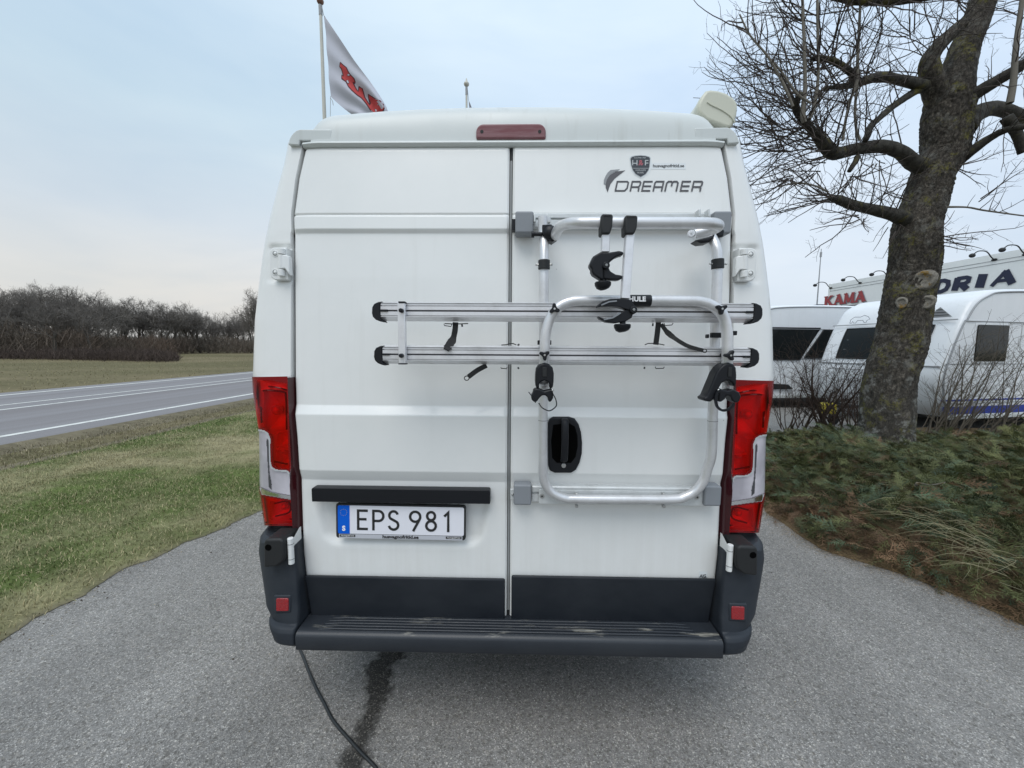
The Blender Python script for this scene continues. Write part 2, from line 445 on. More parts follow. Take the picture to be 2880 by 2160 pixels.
M['signwhite'] = mat('sign_white_panel', (.66, .67, .66), .5, f=f_paint((.84, .86, .85), (.4, .4, .37), .3, False))
M['cara'] = mat('caravan_white', (.80, .82, .83), .35, coat=.3, f=f_paint((.80, .82, .84), (.45, .45, .42), .4, False))
M['carag'] = mat('caravan_grey_trim', (.32, .33, .34), .5)
M['stripe'] = mat('caravan_blue_stripe', (.01, .035, .30), .4)
M['stripeg'] = mat('grey_stripe_letter_shadow', (.25, .27, .3), .4)
M['yellow'] = mat('yellow_hitch_cover', (.62, .50, .05), .5)
M['pole'] = mat('flagpole_white', (.62, .60, .53), .4, f=lambda t, b: NT(t).set(b, 'Base Color', NT(t).mix((.62, .60, .53), (.50, .49, .43), NT(t).noise(3, 4))))
M['flagw'] = mat('flag_cloth', (.50, .51, .57), .85)
M['flagr'] = mat('flag_red', (.50, .06, .06), .85)
M['flagk'] = mat('flag_dark_outline', (.09, .03, .035), .85)
M['ball'] = mat('pole_ball', (.22, .12, .09), .35, metal=.3)
# ------------------------------------------------------------------ value noise for numpy
_lat = np.random.default_rng(3).random((256, 256))
def n2(x, y, s=1.0, oct=3):
    x = np.asarray(x, float)*s+71.3; y = np.asarray(y, float)*s+37.9; t = 0; a = 1; tot = 0
    for k in range(oct):
        xi, yi = np.floor(x).astype(int), np.floor(y).astype(int); fx, fy = x-xi, y-yi
        fx = fx*fx*(3-2*fx); fy = fy*fy*(3-2*fy)
        g = lambda i, j: _lat[(xi+i) % 256, (yi+j) % 256]
        t = t+a*((g(0, 0)*(1-fx)+g(1, 0)*fx)*(1-fy)+(g(0, 1)*(1-fx)+g(1, 1)*fx)*fy); tot += a; a *= .5
        x = x*2.03+11; y = y*2.03+5
    return t/tot

def attr_col(t, b, rough=.9, extra=None):
    N = NT(t); a = N.n('ShaderNodeAttribute', attribute_name='tint')
    c = a.outputs['Color']
    if extra: c = extra(N, c)
    N.set(b, 'Base Color', c)
def f_asphalt(base, lo, hi, scale=250, wet=1.0, tracks=True):
    def f(t, b):
        N = NT(t)
        v = N.n('ShaderNodeTexVoronoi', {'Vector': N.pos(), 'Scale': scale})
        sepc = N.n('ShaderNodeSeparateColor', {0: v.outputs['Color']})
        fine = N.ramp(sepc.outputs[0], [(.0, lo), (.45, base), (.80, base), (.93, hi), (1.0, tuple(min(1, x*1.35) for x in hi))])
        v2 = N.n('ShaderNodeTexVoronoi', {'Vector': N.pos(), 'Scale': scale*.42})
        s2 = N.n('ShaderNodeSeparateColor', {0: v2.outputs['Color']})
        c = N.mix(fine, N.mix(fine, (1.22, 1.2, 1.17), 1.0, 'MULTIPLY'), N.ramp(s2.outputs[1], [(.80, 0), (.86, 1)]))
        c = N.mix(c, N.mix(c, (.75, .74, .72), 1.0, 'MULTIPLY'), N.ramp(s2.outputs[2], [(.84, 0), (.90, 1)]))
        big = N.ramp(N.noise(.8, 6, .62), [(.30, .82), (.72, 1.12)])
        c = N.mix(c, big, 1.0, 'MULTIPLY')
        if tracks:
            tr = N.ramp(N.noise(1.0, 4, .6, N.pos((1.6, .10, 1))), [(.35, .86), (.6, 1.06)])
            c = N.mix(c, tr, 1.0, 'MULTIPLY')
        N.set(b, 'Base Color', c)
        h = N.math('ADD', N.vor(scale), N.math('MULTIPLY', N.noise(scale*.3, 3, .6), 1.2))
        N.set(b, 'Normal', N.bump(h, .75*wet, .004))
        N.set(b, 'Roughness', N.ramp(N.noise(12, 3), [(.3, .8), (.7, .92)]))
    return f
M['asphalt'] = mat('worn_asphalt', (.19, .19, .185), .85, spec=.3, f=f_asphalt((.262, .252, .238), (.15, .144, .135), (.40, .385, .36)))
M['wet'] = mat('damp_asphalt', (.07, .065, .06), .6, spec=.4, f=f_asphalt((.050, .046, .041), (.016, .015, .013), (.16, .15, .135), tracks=False))
def f_road(t, b):
    N = NT(t)
    tr = N.ramp(N.noise(1.0, 5, .6, N.pos((1.1, .012, 1))), [(.30, (.165, .150, .150)), (.55, (.215, .205, .21)), (.8, (.25, .245, .25))])
    c = N.mix(tr, N.ramp(N.noise(70, 2), [(.3, .85), (.7, 1.12)]), 1.0, 'MULTIPLY')
    N.set(b, 'Base Color', c); N.set(b, 'Normal', N.bump(N.noise(90, 3), .3, .004))
M['road'] = mat('road_asphalt', (.2, .2, .2), .75, spec=.35, f=f_road)
M['line'] = mat('road_paint', (.66, .66, .62), .6, f=lambda t, b: NT(t).set(b, 'Base Color', NT(t).ramp(NT(t).noise(9, 5, .7), [(.30, (.40, .40, .37)), (.5, (.66, .66, .62))])))
M['field'] = mat('field_turf', (.1, .1, .05), .95, spec=.1, f=lambda t, b: attr_col(t, b, extra=lambda N, c: N.mix(c, N.ramp(N.noise(6, 6, .7, N.pos((.35, 1, 1))), [(.25, .55), (.75, 1.35)]), 1.0, 'MULTIPLY')))
M['soil'] = mat('needle_litter', (.10, .075, .05), .95, spec=.1, f=lambda t, b: (NT(t).set(b, 'Base Color', NT(t).ramp(NT(t).noise(55, 5, .75), [(.25, (.035, .026, .018)), (.5, (.13, .095, .055)), (.72, (.26, .19, .11))])), NT(t).set(b, 'Normal', NT(t).bump(NT(t).noise(80, 4, .7), .9, .01))))
M['blade'] = mat('grass_blade', (.1, .12, .04), .7, spec=.2, f=lambda t, b: attr_col(t, b))

# ------------------------------------------------------------------ ground
def gcol(x, y, kindm=0):
    """turf colour: green and straw patches"""
    a = n2(x, y, .55, 4); b = n2(x+9, y*1.0-4, 2.3, 3); c = n2(x-20, y+3, .16, 2)
    g = np.clip((a*.6+b*.4-.36)/.26, 0, 1)[..., None]
    green = np.array([.120, .150, .048]); dark = np.array([.075, .108, .032]); straw = np.array([.29, .26, .15])
    base = green*(1-b[..., None])+dark*b[..., None]
    return base*(1-g)+straw*g*(.8+.4*c[..., None])
def sheet(name, xs, ys, zf, m, colf=None):
    X, Y = np.meshgrid(xs, ys); Z = zf(X, Y)
    mb = MB(); mb.grid(np.stack([X, Y, Z], -1))
    return kind(mb.build(name, m, smooth=179, cols=(colf(X, Y).reshape(-1, 3) if colf else None)), 'structure')
def fieldcol(X, Y):
    a = n2(X, Y, .05, 4); b = n2(X, Y, .35, 4); g = np.clip((a*.5+b*.5-.38)/.24, 0, 1)[..., None]
    c = np.array([.125, .112, .058])*(1-g)+np.array([.20, .165, .098])*g
    return c
nonuni = lambda a, b, n: np.sign(np.linspace(-1, 1, n))*np.abs(np.linspace(-1, 1, n))**2.2*(b-a)/2+(a+b)/2
sheet('ground', nonuni(-900, 900, 150), nonuni(-900, 900, 150), lambda X, Y: -.03+0*X, M['field'], fieldcol)
mb = MB(); X_, Y_ = np.meshgrid(np.linspace(-3.6, 45, 20), np.linspace(-14, 60, 30)); mb.grid(np.stack([X_, Y_, 0*X_], -1)); kind(mb.build('driveway', M['asphalt']), 'structure')
# lawn: its ragged edge laps over the asphalt
lp = [G(x/2.765, 1250+y/2.765) for x, y in ((0, 1510), (300, 1340), (660, 1185), (760, 1110), (1000, 950), (1240, 870), (1500, 740), (1700, 660), (2030, 510))]
ly = np.array([-14, -2]+[p.y for p in lp]+[8, 14, 60]); lx = np.array([lp[0].x-.15, lp[0].x-.05]+[p.x for p in lp]+[lp[-1].x+.05, lp[-1].x-.2, lp[-1].x-.2])
def edgeL(y): return np.interp(y, ly, lx)+.13*(n2(y, 0*y, 2.2, 4)-.5)+.09*(n2(y, 0*y+9, 8, 4)-.5)
ys = np.concatenate([np.linspace(-14, -.2, 60), np.arange(-.15, 9, .035), np.linspace(9.1, 60, 160)])
V = 60
u = np.linspace(0, 1, V)**1.5
A = np.zeros((len(ys), V, 3)); 
e_ = edgeL(ys)
VERGE = -6.05
for j, uu_ in enumerate(u):
    x = e_+(VERGE-e_)*uu_
    A[:, j, 0] = x; A[:, j, 1] = ys
    dist = np.abs(x-e_)
    A[:, j, 2] = .004+.030*(1-np.exp(-dist/.10))+.012*(n2(x, ys, 3, 3)-.5)*np.clip(dist/.2, 0, 1)+.02*(n2(x, ys, .6, 2)-.5)*np.clip(dist/.6, 0, 1)
cols = gcol(A[..., 0], A[..., 1]); 
dirt = np.clip(1.1-np.abs(A[..., 0]-e_[:, None])/.07-.6*n2(A[..., 0], A[..., 1], 6, 3), 0, 1)[..., None]*.8
cols = cols*(1-dirt)+np.array([.15, .13, .095])*dirt
mb = MB(); mb.grid(A[:, ::-1]); kind(mb.build('lawn', M['field'], smooth=179, cols=cols[:, ::-1].reshape(-1, 3)), 'structure')
# verge between lawn and road: brown, slightly sunken
RX = -7.62
ysv = np.concatenate([np.linspace(-14, 0, 30), np.arange(0, 30, .15), np.linspace(30, 60, 40)])
A = np.array([[(VERGE+(RX-VERGE)*t, y, .03-.07*math.sin(t*math.pi)+.03*float(n2(t*3, y, .8, 3)-.5)*(1 if 0 < t < 1 else 0)) for t in np.linspace(0, 1, 18)] for y in ysv])
def vcol(X, Y):
    b = n2(X, Y, 1.6, 4)[..., None]; return np.array([.20, .172, .115])*(1-b)+np.array([.11, .096, .065])*b
mb = MB(); mb.grid(A[:, ::-1]); kind(mb.build('verge', M['field'], smooth=179, cols=vcol(A[..., 0], A[..., 1])[:, ::-1].reshape(-1, 3)), 'structure')
# road with its painted lines
def strip(name, x0, x1, z, m, y0=-200, y1=800, n=40):
    mb = MB(); mb.grid(np.array([[(x, y, z) for x in np.linspace(x0, x1, 3)][::-1] for y in np.linspace(y0, y1, n)][::-1])); return kind(mb.build(name, m), 'structure')
xA = G(0, 1231).x; xB = G(0, 1155).x; xC = G(0, 1142).x; xD = G(0, 1114).x
strip('road', -16.2, RX, .012, M['road'])
for nm, x, wd in (('edge_line', xA, .16), ('centre_line', xB, .13), ('centre_line', xC, .12), ('edge_line', xD, .20)):
    strip(nm, x-wd/2, x+wd/2, .017, M['line'])
# damp trail on the asphalt
wl = [(1010, 225), (990, 290), (900, 330), (870, 400), (900, 470), (880, 560), (880, 690), (850, 760), (810, 860), (790, 960), (720, 1040), (700, 1090), (700, 1200), (730, 1300)]
wr = [(1260, 225), (1240, 285), (1160, 300), (1110, 360), (1110, 440), (1140, 510), (1090, 600), (1060, 680), (1020, 760), (985, 870), (960, 940), (965, 1000), (930, 1100), (900, 1300)]
WL = [G(700+x/2.765, 1750+y/2.765) for x, y in wl]; WR = [G(700+x/2.765, 1750+y/2.765) for x, y in wr]
ya = np.array([p.y for p in WL]); yb = np.array([p.y for p in WR])
gy = np.arange(min(ya[-1], yb[-1])-.15, .9, .008)
x0 = np.interp(gy, ya[::-1], [p.x for p in WL][::-1]); x1 = np.interp(gy, yb[::-1], [p.x for p in WR][::-1])
gu = np.linspace(-.15, 1.15, 60)
X_ = x0[:, None]+(x1-x0)[:, None]*gu[None]; Y_ = np.repeat(gy[:, None], 60, 1)
edge = np.minimum(gu, 1-gu)[None]*(x1-x0)[:, None]
al = np.clip((edge+.035*(n2(X_, Y_, 14, 3)-.5)+.05*(n2(X_, Y_, 60, 2)-.5))/.036+.1, 0, 1)
def f_wet(t, b):
    f_asphalt((.050, .046, .041), (.016, .015, .013), (.17, .16, .14), tracks=False)(t, b)
    N = NT(t); a = N.n('ShaderNodeAttribute', attribute_name='tint'); s_ = N.n('ShaderNodeSeparateColor', {0: a.outputs['Color']})
    t.links.new(N.math('MULTIPLY', s_.outputs[0], .9), b.inputs['Alpha'])
M['wetp'] = mat('damp_patch', (.05, .05, .05), .55, f=f_wet)
mb = MB(); mb.grid(np.stack([X_, Y_, 0*X_+.002], -1)); kind(mb.build('damp_patch', M['wetp'], cols=np.repeat(al.reshape(-1, 1), 3, 1)), 'structure')

# ------------------------------------------------------------------ grass blades
def blades(name, n, xr_, yr_, colf, ln, wd, lean=.5, keep=None, zf=None, rng=RNG):
    x = rng.uniform(*xr_, n); y = rng.uniform(*yr_, n)
    if keep is not None:
        k = keep(x, y); x, y = x[k], y[k]
    n = len(x); a = rng.uniform(0, 2*np.pi, n); L_ = rng.uniform(*ln, n); w_ = rng.uniform(*wd, n)
    ln_ = np.abs(rng.normal(0, lean, n)); z = zf(x, y) if zf is not None else np.full(n, .01)
    dx, dy = np.cos(a), np.sin(a)
    base = np.stack([x, y, z], -1); side = np.stack([-dy, dx, 0*dx], -1)*w_[:, None]
    out_ = np.stack([dx*np.sin(ln_), dy*np.sin(ln_), np.cos(ln_)], -1)*L_[:, None]
    mid = base+out_*.5; tip = base+out_+np.stack([dx, dy, -.5+0*dx], -1)*(L_*.25)[:, None]
    v = np.stack([base-side, base+side, mid+side*.8, mid-side*.8, tip], 1).reshape(-1, 3)
    i = np.arange(n)[:, None]*5
    mb = MB(); mb.add(v, i+np.array([[0, 1, 2, 3]])); mb.f3.append(i+np.array([[3, 2, 4]]))
    c = colf(x, y, n)
    return kind(tag(mb.build(name, M['blade'], cols=np.repeat(c, 5, 0)), *LBL[name]), 'stuff')
LBL = {'lawn_grass': ('short green and straw coloured grass of the lawn beside the asphalt', 'grass'), 'verge_grass': ('dry brown grass strip between lawn and road', 'grass'),
       'field_grass': ('rough olive field grass beyond the road', 'grass')}
def lawnc(x, y, n):
    c = gcol(x, y); k = RNG.random(n)[:, None]; s = RNG.random(n)[:, None]
    c = np.where(s < .30, np.array([[.38, .33, .19]]), c); return c*(.75+.6*k)
inl = lambda x, y: (x < edgeL(y)+.06) & ((RNG.random(len(x)) < np.clip((edgeL(y)-x)/.07+.62*n2(x, y, 9, 2), 0, 1)))
zl = lambda x, y: .002+.028*np.clip((edgeL(y)-x)/.12, 0, 1)
xs0 = VERGE
bl = []
def joinb(name, parts):  # several densities, one object
    pass
def lawn_all():
    global RNG
    segs = [(66000, (-5.2, -2.2), (.2, 4.2), (.018, .045), (.0012, .0026)), (42000, (-6.1, -2.2), (4.2, 10), (.02, .055), (.002, .004)), (16000, (-6.1, -2.3), (10, 30), (.03, .07), (.005, .01)), (10000, (-6.1, -5.0), (1.5, 4.2), (.02, .05), (.0015, .003)), (5000, (-4.5, -2.2), (-2.5, .2), (.018, .045), (.0015, .003))]
    first = None
    for s in segs:
        o = blades('lawn_grass', s[0], s[1], s[2], lawnc, s[3], s[4], keep=inl, zf=zl, lean=.9)
        if first is None: first = o
        else:
            import bmesh
            bm = bmesh.new(); bm.from_mesh(first.data); bm.from_mesh(o.data); bm.to_mesh(first.data); bm.free(); bpy.data.objects.remove(o)
lawn_all()
def vergec(x, y, n): return (np.array([[.27, .23, .15]])*(.45+.9*RNG.random(n)[:, None]))*np.where(RNG.random(n)[:, None] < .25, np.array([[.55, .62, .45]]), 1)
blades('verge_grass', 42000, (RX+.02, VERGE+.15), (2.5, 40), vergec, (.03, .08), (.002, .0045), lean=.9, zf=lambda x, y: -.02+0*x)
def fieldc(x, y, n):
    b = n2(x, y, .15, 3)[:, None]; return (np.array([[.13, .12, .06]])*(1-b)+np.array([[.20, .17, .10]])*b)*(1.2+.7*RNG.random(n)[:, None])
blades('field_grass', 30000, (-70, -16.2), (4, 70), fieldc, (.04, .11), (.006, .014), lean=.8, zf=lambda x, y: -.03+0*x)

# loose grit and leaf scraps on the asphalt, thicker along the lawn
def grit():
    r = np.random.default_rng(17); n = 5200
    y = r.uniform(-.6, 7, n); near = r.random(n) < .62
    x = np.where(near, edgeL(y)+np.abs(r.normal(.02, .12, n)), r.uniform(-2.4, 3.2, n)); k = ~((np.abs(x) < 1.0) & (y > -.1)); x, y = x[k], y[k]; n = len(x)
    s_ = r.uniform(.0012, .0045, n)*np.where(r.random(n) < .04, 2.2, 1); a = r.uniform(0, 6.28, n)
    c = np.stack([x, y, np.full(n, .001)], -1); v = []
    for t in (0, 2.1, 4.2): v.append(c+np.stack([np.cos(a+t)*s_, np.sin(a+t)*s_*.7, 0*a], -1))
    v.append(c+np.stack([0*a, 0*a, s_*.9], -1)); v = np.stack(v, 1).reshape(-1, 3); i = np.arange(n)[:, None]*4
    mb = MB(); mb.add(v, np.concatenate([i+np.array([[0, 1, 3]]), i+np.array([[1, 2, 3]]), i+np.array([[2, 0, 3]])]))
    g = r.random(n)[:, None]; col = np.where(g < .35, np.array([[.07, .055, .04]]), np.where(g < .5, np.array([[.30, .24, .14]]), np.array([[.30, .29, .27]])))*(.6+.8*r.random(n)[:, None])
    kind(tag(mb.build('loose_grit', M['blade'], cols=np.repeat(col, 4, 0)), 'loose grit and leaf scraps scattered on the asphalt', 'grit'), 'stuff')
grit()

# ------------------------------------------------------------------ mains cable
cpx = [tuple(G(700+x/2.765, 1750+y/2.765, .006)) for x, y in ((405, 232), (430, 290), (460, 370), (520, 510), (590, 640), (640, 740), (700, 820), (780, 910), (860, 1000), (930, 1070), (990, 1134), (1090, 1260), (1250, 1400))]
c0, c1 = Vector(cpx[0]), Vector(cpx[1]); cd = c0-c1
cp = [tuple(c0+cd*k) for k in (9, 6, 3.6, 2.0, .9)]+cpx
M['cable'] = mat('black_cable', (.018, .02, .021), .45)
mb = MB(); mb.tube(spline(cp, 6), .0062, 12); o = mb.build('power_cable', M['cable'], smooth=60); tag(o, 'thin black power cable running from under the van over the asphalt', 'cable')
# ------------------------------------------------------------------ camper van
van = empty('camper_van', (0, 0, 0), 'white panel camper van seen square from behind, parked on the asphalt', 'camper van')
def proj(p):
    v = np.asarray(p, float)-CAM
    d = v@FW
    return 1440+FPX*(v@RT)/d, 1080-FPX*(v@UP)/d
def zat(py, Y, px=1000): return W(px, py, Y).z
PROF = [(zat(1760, 0), .0), (zat(1352, .0), .006), (zat(1322, 0), -.010), (zat(1166, 0), -.008), (zat(1141, .0), .010),
        (zat(780, .04), .042), (zat(656, .056), .058), (zat(643, .048), .048), (zat(606, .05), .0545), (zat(604.5, .05), .056), (zat(602.5, .06), .067), (zat(600, .06), .0605),
        (zat(410, .10), .100), (zat(380, .11), .106)]
PROF.sort()
_pz = np.array([p[0] for p in PROF]); _py = np.array([p[1] for p in PROF])
def dY(z):
    z = np.asarray(z, float)
    return sum(np.interp(z+o, _pz, _py) for o in (-.002, -.001, 0, .001, .002))/5
def edge_table(pts, Y):
    T = []
    for px, py in pts:
        y = Y
        for _ in range(3):
            q = W(px, py, float(dY(q.z))+Y if _ else Y)
        T.append((q.z, abs(q.x)))
    T.sort(); return np.array([t[0] for t in T]), np.array([t[1] for t in T])
_ez, _ex = edge_table([(855, 414), (836, 500), (824.5, 600), (823, 645), (824, 655), (825, 800), (826, 1060), (827.5, 1142), (826, 1159), (831, 1232), (837.5, 1325), (843, 1360), (849, 1550), (855.5, 1614), (874.7, 1722), (876, 1760)], 0.0)
def xe(z): return np.interp(z, _ez, _ex)
_oz, _ox = edge_table([(813, 395), (815, 404), (788.6, 501), (763, 592), (748, 640), (741, 700), (734, 741), (724, 812), (715, 906), (712, 1045), (713, 1100), (719, 1206), (728, 1368), (735, 1418), (744, 1480), (744, 1560), (760, 1700), (780, 1800)], 0.10)
def xo(z): return np.interp(z, _oz, _ox)
def sstep(a, b, t):
    t = np.clip((np.asarray(t, float)-a)/(b-a), 0, 1); return t*t*(3-2*t)
def rows(z0, z1, keys, st=.010):
    z = list(np.arange(z0, z1, st))+[z1]
    for k in keys:
        if z0 < k < z1: z += [k+o for o in (-.006, -.004, -.002, 0, .002, .004, .006) if z0 < k+o < z1]
    z = sorted(z); o = [z[0]]
    for q in z[1:]:
        if q-o[-1] > .0008: o.append(q)
    return np.array(o)
Z_TOP, Z_BOT = zat(413, .10), zat(1737, 0)
RX0, RX1 = W(878, 1400, 0).x, W(1381, 1400, 0).x
RZT, RZB = zat(1395, 0, 1130), zat(1537, 0, 1130)
_qz, _qy = zip(*sorted([(zat(1760, 0), .0), (zat(1141, 0), .004), (zat(780, .04), .042), (zat(643, .05), .056), (zat(410, .10), .100), (zat(380, .11), .106)]))
def pY(z): return np.interp(z, _qz, _qy)
def recess(X, Z):
    cx = (RX0+RX1)/2; hw = (RX1-RX0)/2
    t = np.clip((RZT-Z)/(RZT-RZB), 0, 1)
    half = hw*(1-.13*t**1.6)
    r = .05
    dx = np.abs(X-cx)-(half-r); dz = (RZB+r)-Z
    out_ = np.hypot(np.maximum(dx, 0), np.maximum(dz, 0))+np.minimum(np.maximum(dx, dz), 0)-r
    top = 1-sstep(RZT-.012, RZT+.004, Z)
    return .021*sstep(.006, -.036, out_)*top
def door(side, label=None):
    zs = rows(Z_BOT, Z_TOP, list(_pz)+[RZT])
    d = np.array([0, .0, .0012, .003, .006, .010]); L = .80
    n = 74
    us = np.concatenate([[0], np.linspace(0, 1, n), [1]])
    A = np.zeros((len(zs), n+2, 3))
    for i, z in enumerate(zs):
        a, b = .0065, float(xe(z))
        x = a+(b-a)*(.5-.5*np.cos(np.pi*us))*.35+(b-a)*us*.65
        Yv = np.full(n+2, float(dY(z)))
        for dist in (x-a, b-x):
            k = np.clip(1-dist/.010, 0, 1); Yv += .007*(1-np.sqrt(np.clip(1-k*k, 0, 1)))
        k = np.clip(1-(Z_TOP-z)/.010, 0, 1); Yv += .006*(1-math.sqrt(max(0, 1-k*k)))
        k2 = np.clip(1-(b-x)/.09, 0, 1); Yv += .007*k2*k2
        X = x*side
        if side < 0: Yv = Yv+recess(X, np.full_like(X, z))
        Yv[0] += .035; Yv[-1] += .035
        A[i] = np.stack([X, Yv, np.full(n+2, z)], -1)
    top = A[-1:].copy(); top[:, :, 1] += .035; A = np.concatenate([A, top])
    if side > 0: pass
    mb = MB(); mb.grid(A if side > 0 else A[:, ::-1])
    return mb.build('rear_door', M['paint'], van, smooth=38)
doorL = door(-1); doorR = door(1)

# dark rubber-lined opening behind the doors, grey seal in the centre gap
mb = MB(); zs = np.linspace(Z_BOT-.03, Z_TOP+.03, 40)
mb.grid(np.array([[(x*(float(xe(z))+.03), float(dY(z))+.034, z) for x in (-1, -.02, .02, 1)] for z in zs]))
mb.build('door_jamb', M['jamb'], van)
mb = MB(); zs = np.linspace(zat(1712, 0), zat(450, .09), 60)
mb.tube([(0, float(dY(z))+.014, z) for z in zs], .0055, 6); mb.build('centre_seal', M['seal'], van, smooth=60)
mb = MB(); zs = np.linspace(zat(455, .09), Z_TOP-.003, 6)
mb.tube([(0, float(dY(z))+.016, z) for z in zs], .0065, 6); mb.build('seal_end', M['blackm'], van, smooth=60)
mb = MB(); mb.tube([(0, .012, z) for z in (zat(1732, 0), zat(1714, 0))], .006, 6); mb.build('seal_end', M['blackm'], van, smooth=60)

# lower black trims (one on each door)
for s, (a, b) in ((-1, ((864, 1423))), (1, ((1436, 2006)))):
    ins = .010
    zt, zb = zat(1619, 0, (a+b)/2), Z_BOT-.001
    xa = .0125
    xt, xb = float(xe(zt))-ins, float(xe(zb))-ins*.9
    P = [(s*xa, -.002, zb), (s*xb, -.002, zb), (s*xt, -.002, zt), (s*xa, -.002, zt)]
    mb = MB(); mb.prism(P, (0, -.012, 0)); mb.build('lower_trim', M['trim'], (doorL if s < 0 else doorR), bevel=.006, bseg=3)

# plate lamp bar, plate holder, plate
a, b = W(881.5, 1390, -.02), W(1379, 1396, -.02)
zt, zb = zat(1368.5, -.02, 882), zat(1407, -.02, 882)
mb = MB(); mb.prism(rrect(a.x, b.x, zb-.0005, zt, [.008, .008, .003, .003], .0), (0, -.034, 0))
mb.build('plate_lamp_bar', M['black'], doorL, bevel=.005, bseg=3)
plate_o = Vector(((W(951.7, 1413, .0).x+W(1313, 1420, .0).x+W(941, 1512, -.02).x+W(1308, 1518.7, -.02).x)/4, -.006, 0))
FL = W(946, 1460, -.01); FRp = W(1310, 1466, -.01)
wF = FRp.x-FL.x; hF = W(950, 1413, .0).z-W(942, 1513, -.014).z
pc = Vector(((FL.x+FRp.x)/2, -.008, (W(950, 1413, 0).z+W(942, 1513, -.014).z)/2))
tilt = R(2.5); rollp = R(.35)
ru = Vector((math.cos(rollp), 0, -math.sin(rollp))); uu = Vector((0, math.sin(tilt), math.cos(tilt)))
PF = frame_at(pc, ru, uu)          # local x right, y up, z toward the camera
def pl(pts, z=0.0): return [PF @ Vector((x, y, z)) for x, y in pts]
def rr2(x0, x1, y0, y1, r, n=4): return [(p[0], p[2]) for p in rrect(x0, x1, y0, y1, r, 0, n)]
nrm = PF.to_3x3() @ Vector((0, 0, 1))
hw, hh = wF/2, hF/2
mb = MB(); mb.prism(pl(rr2(-hw, hw, -hh, hh, .010), -.006), nrm*.012)
holder = mb.build('number_plate', M['blackm'], van, bevel=.002)
S = wF/1335.0                         # one unit of the enlarged photograph
def U(x, y): return ((x-1033)*S, -(y-426)*S)          # zoomed coordinates -> plate frame (levelled)
px0, px1, py0, py1 = -hw+.0085, hw-.0065, -hh+.0185, hh-.0075
mb = MB(); mb.prism(pl(rr2(px0, px1, py0, py1, .006), .0062), nrm*.0012)
mb.build('plate', M['plate'], holder)
bw = (px1-px0)*.094
mb = MB(); mb.prism(pl(rr2(px0, px0+bw, py0, py1, [.0005, .006, .006, .0005]), .0076), nrm*.0006)
mb.build('blue_band', M['blue'], holder)
mb = MB()
for k in range(12):
    a_ = math.pi/6*k; cx_, cy_ = px0+bw/2+.0125*math.cos(a_), py1-.027+.0125*math.sin(a_)
    mb.prism(pl([(cx_+.0016*math.cos(t)*(1 if i % 2 else .5), cy_+.0016*math.sin(t)*(1 if i % 2 else .5)) for i, t in enumerate([math.pi/5*q-math.pi/10 for q in range(10)])], .0083), nrm*.0003)
mb.build('star_ring', M['gold'], holder)
text_mesh('S', .026, PF @ Matrix.Translation((px0+bw/2, py0+.020, .0086)), M['white'], 'country_letter', holder, extrude=.0003, bold=.0012)
mb = MB(); mb.prism(pl(rr2(-hw+.012, hw-.012, -hh+.001, -hh+.0165, .001), .0062), nrm*.0010)
mb.build('dealer_strip', M['silverstk'], holder)
text_mesh('husvagnofritid.se', .0165, PF @ Matrix.Translation((.0, -hh+.0092, .0078)), M['ink'], 'strip_lettering', holder, extrude=.0003, bold=.0006, wscale=1.25)
for sx in (-1, 1):
    mb = MB(); mb.prism(pl(rr2(sx*(hw-.045)-.030, sx*(hw-.045)+.030, -hh+.0062, -hh+.0148, .0005), .0074), nrm*.0005)
    mb.build('strip_logo', M['ink'], holder)
    text_mesh('Husvagn&Fritid', .0080, PF @ Matrix.Translation((sx*(hw-.045), -hh+.0108, .0082)), M['white'], 'logo_lettering', holder, extrude=.0002, wscale=1.02)

# plate characters, drawn stroke by stroke
def arc(cx, cy, rx, ry, a0, a1, n=18):
    return [(cx+rx*math.cos(R(a0+(a1-a0)*k/n)), cy+ry*math.sin(R(a0+(a1-a0)*k/n))) for k in range(n+1)]
CH = {   # unit cell 1 high; width in the same unit
 'E': ([[(.52, 1-.06), (.06, 1-.06), (.06, .06), (.52, .06)], [(.06, .53), (.46, .53)]], .55),
 'P': ([[(.06, 0), (.06, 1-.06)]+arc(.30, .70, .235, .24, 90, -90)+[(.06, .46)]], .56),
 'S': ([arc(.28, .735, .20, .205, 15, 225, 16)+arc(.28, .275, .22, .215, 48, -170, 18)], .56),
 '9': ([arc(.30, .70, .24, .24, 0, 360, 30), [(.52, .60), (.36, .30), (.20, .0)]], .6),
 '8': ([arc(.28, .745, .185, .195, 0, 360, 26), arc(.28, .28, .225, .225, 0, 360, 28)], .56),
 '1': ([[(.02, .74), (.21, .93), (.21, .0)]], .30)}
def chars(mb, word, xs, y0, h, wd, z, to3, nrm, cell):
    k = 0
    for c, x0 in zip(word, xs):
        for st in cell[c][0]:
            mb.ribbon([to3((x0+p[0]*h, y0+p[1]*h), z+k*.00012) for p in st], wd, nrm, .0004); k += 1
mb = MB()
H = (500-295)*S*1.0
xs = [U(v, 0)[0] for v in (585, 742, 902, 1120, 1287, 1478)]
yb = py0+(py1-py0)*.135; H = (py1-py0)*.735
ww = H*.118
chars(mb, 'EPS981', [x+(.01 if 0 else 0) for x in xs], yb, H, ww, .0078, lambda p, z: PF @ Vector((p[0], p[1], z)), nrm, CH)
mb.build('plate_lettering', M['ink'], holder)

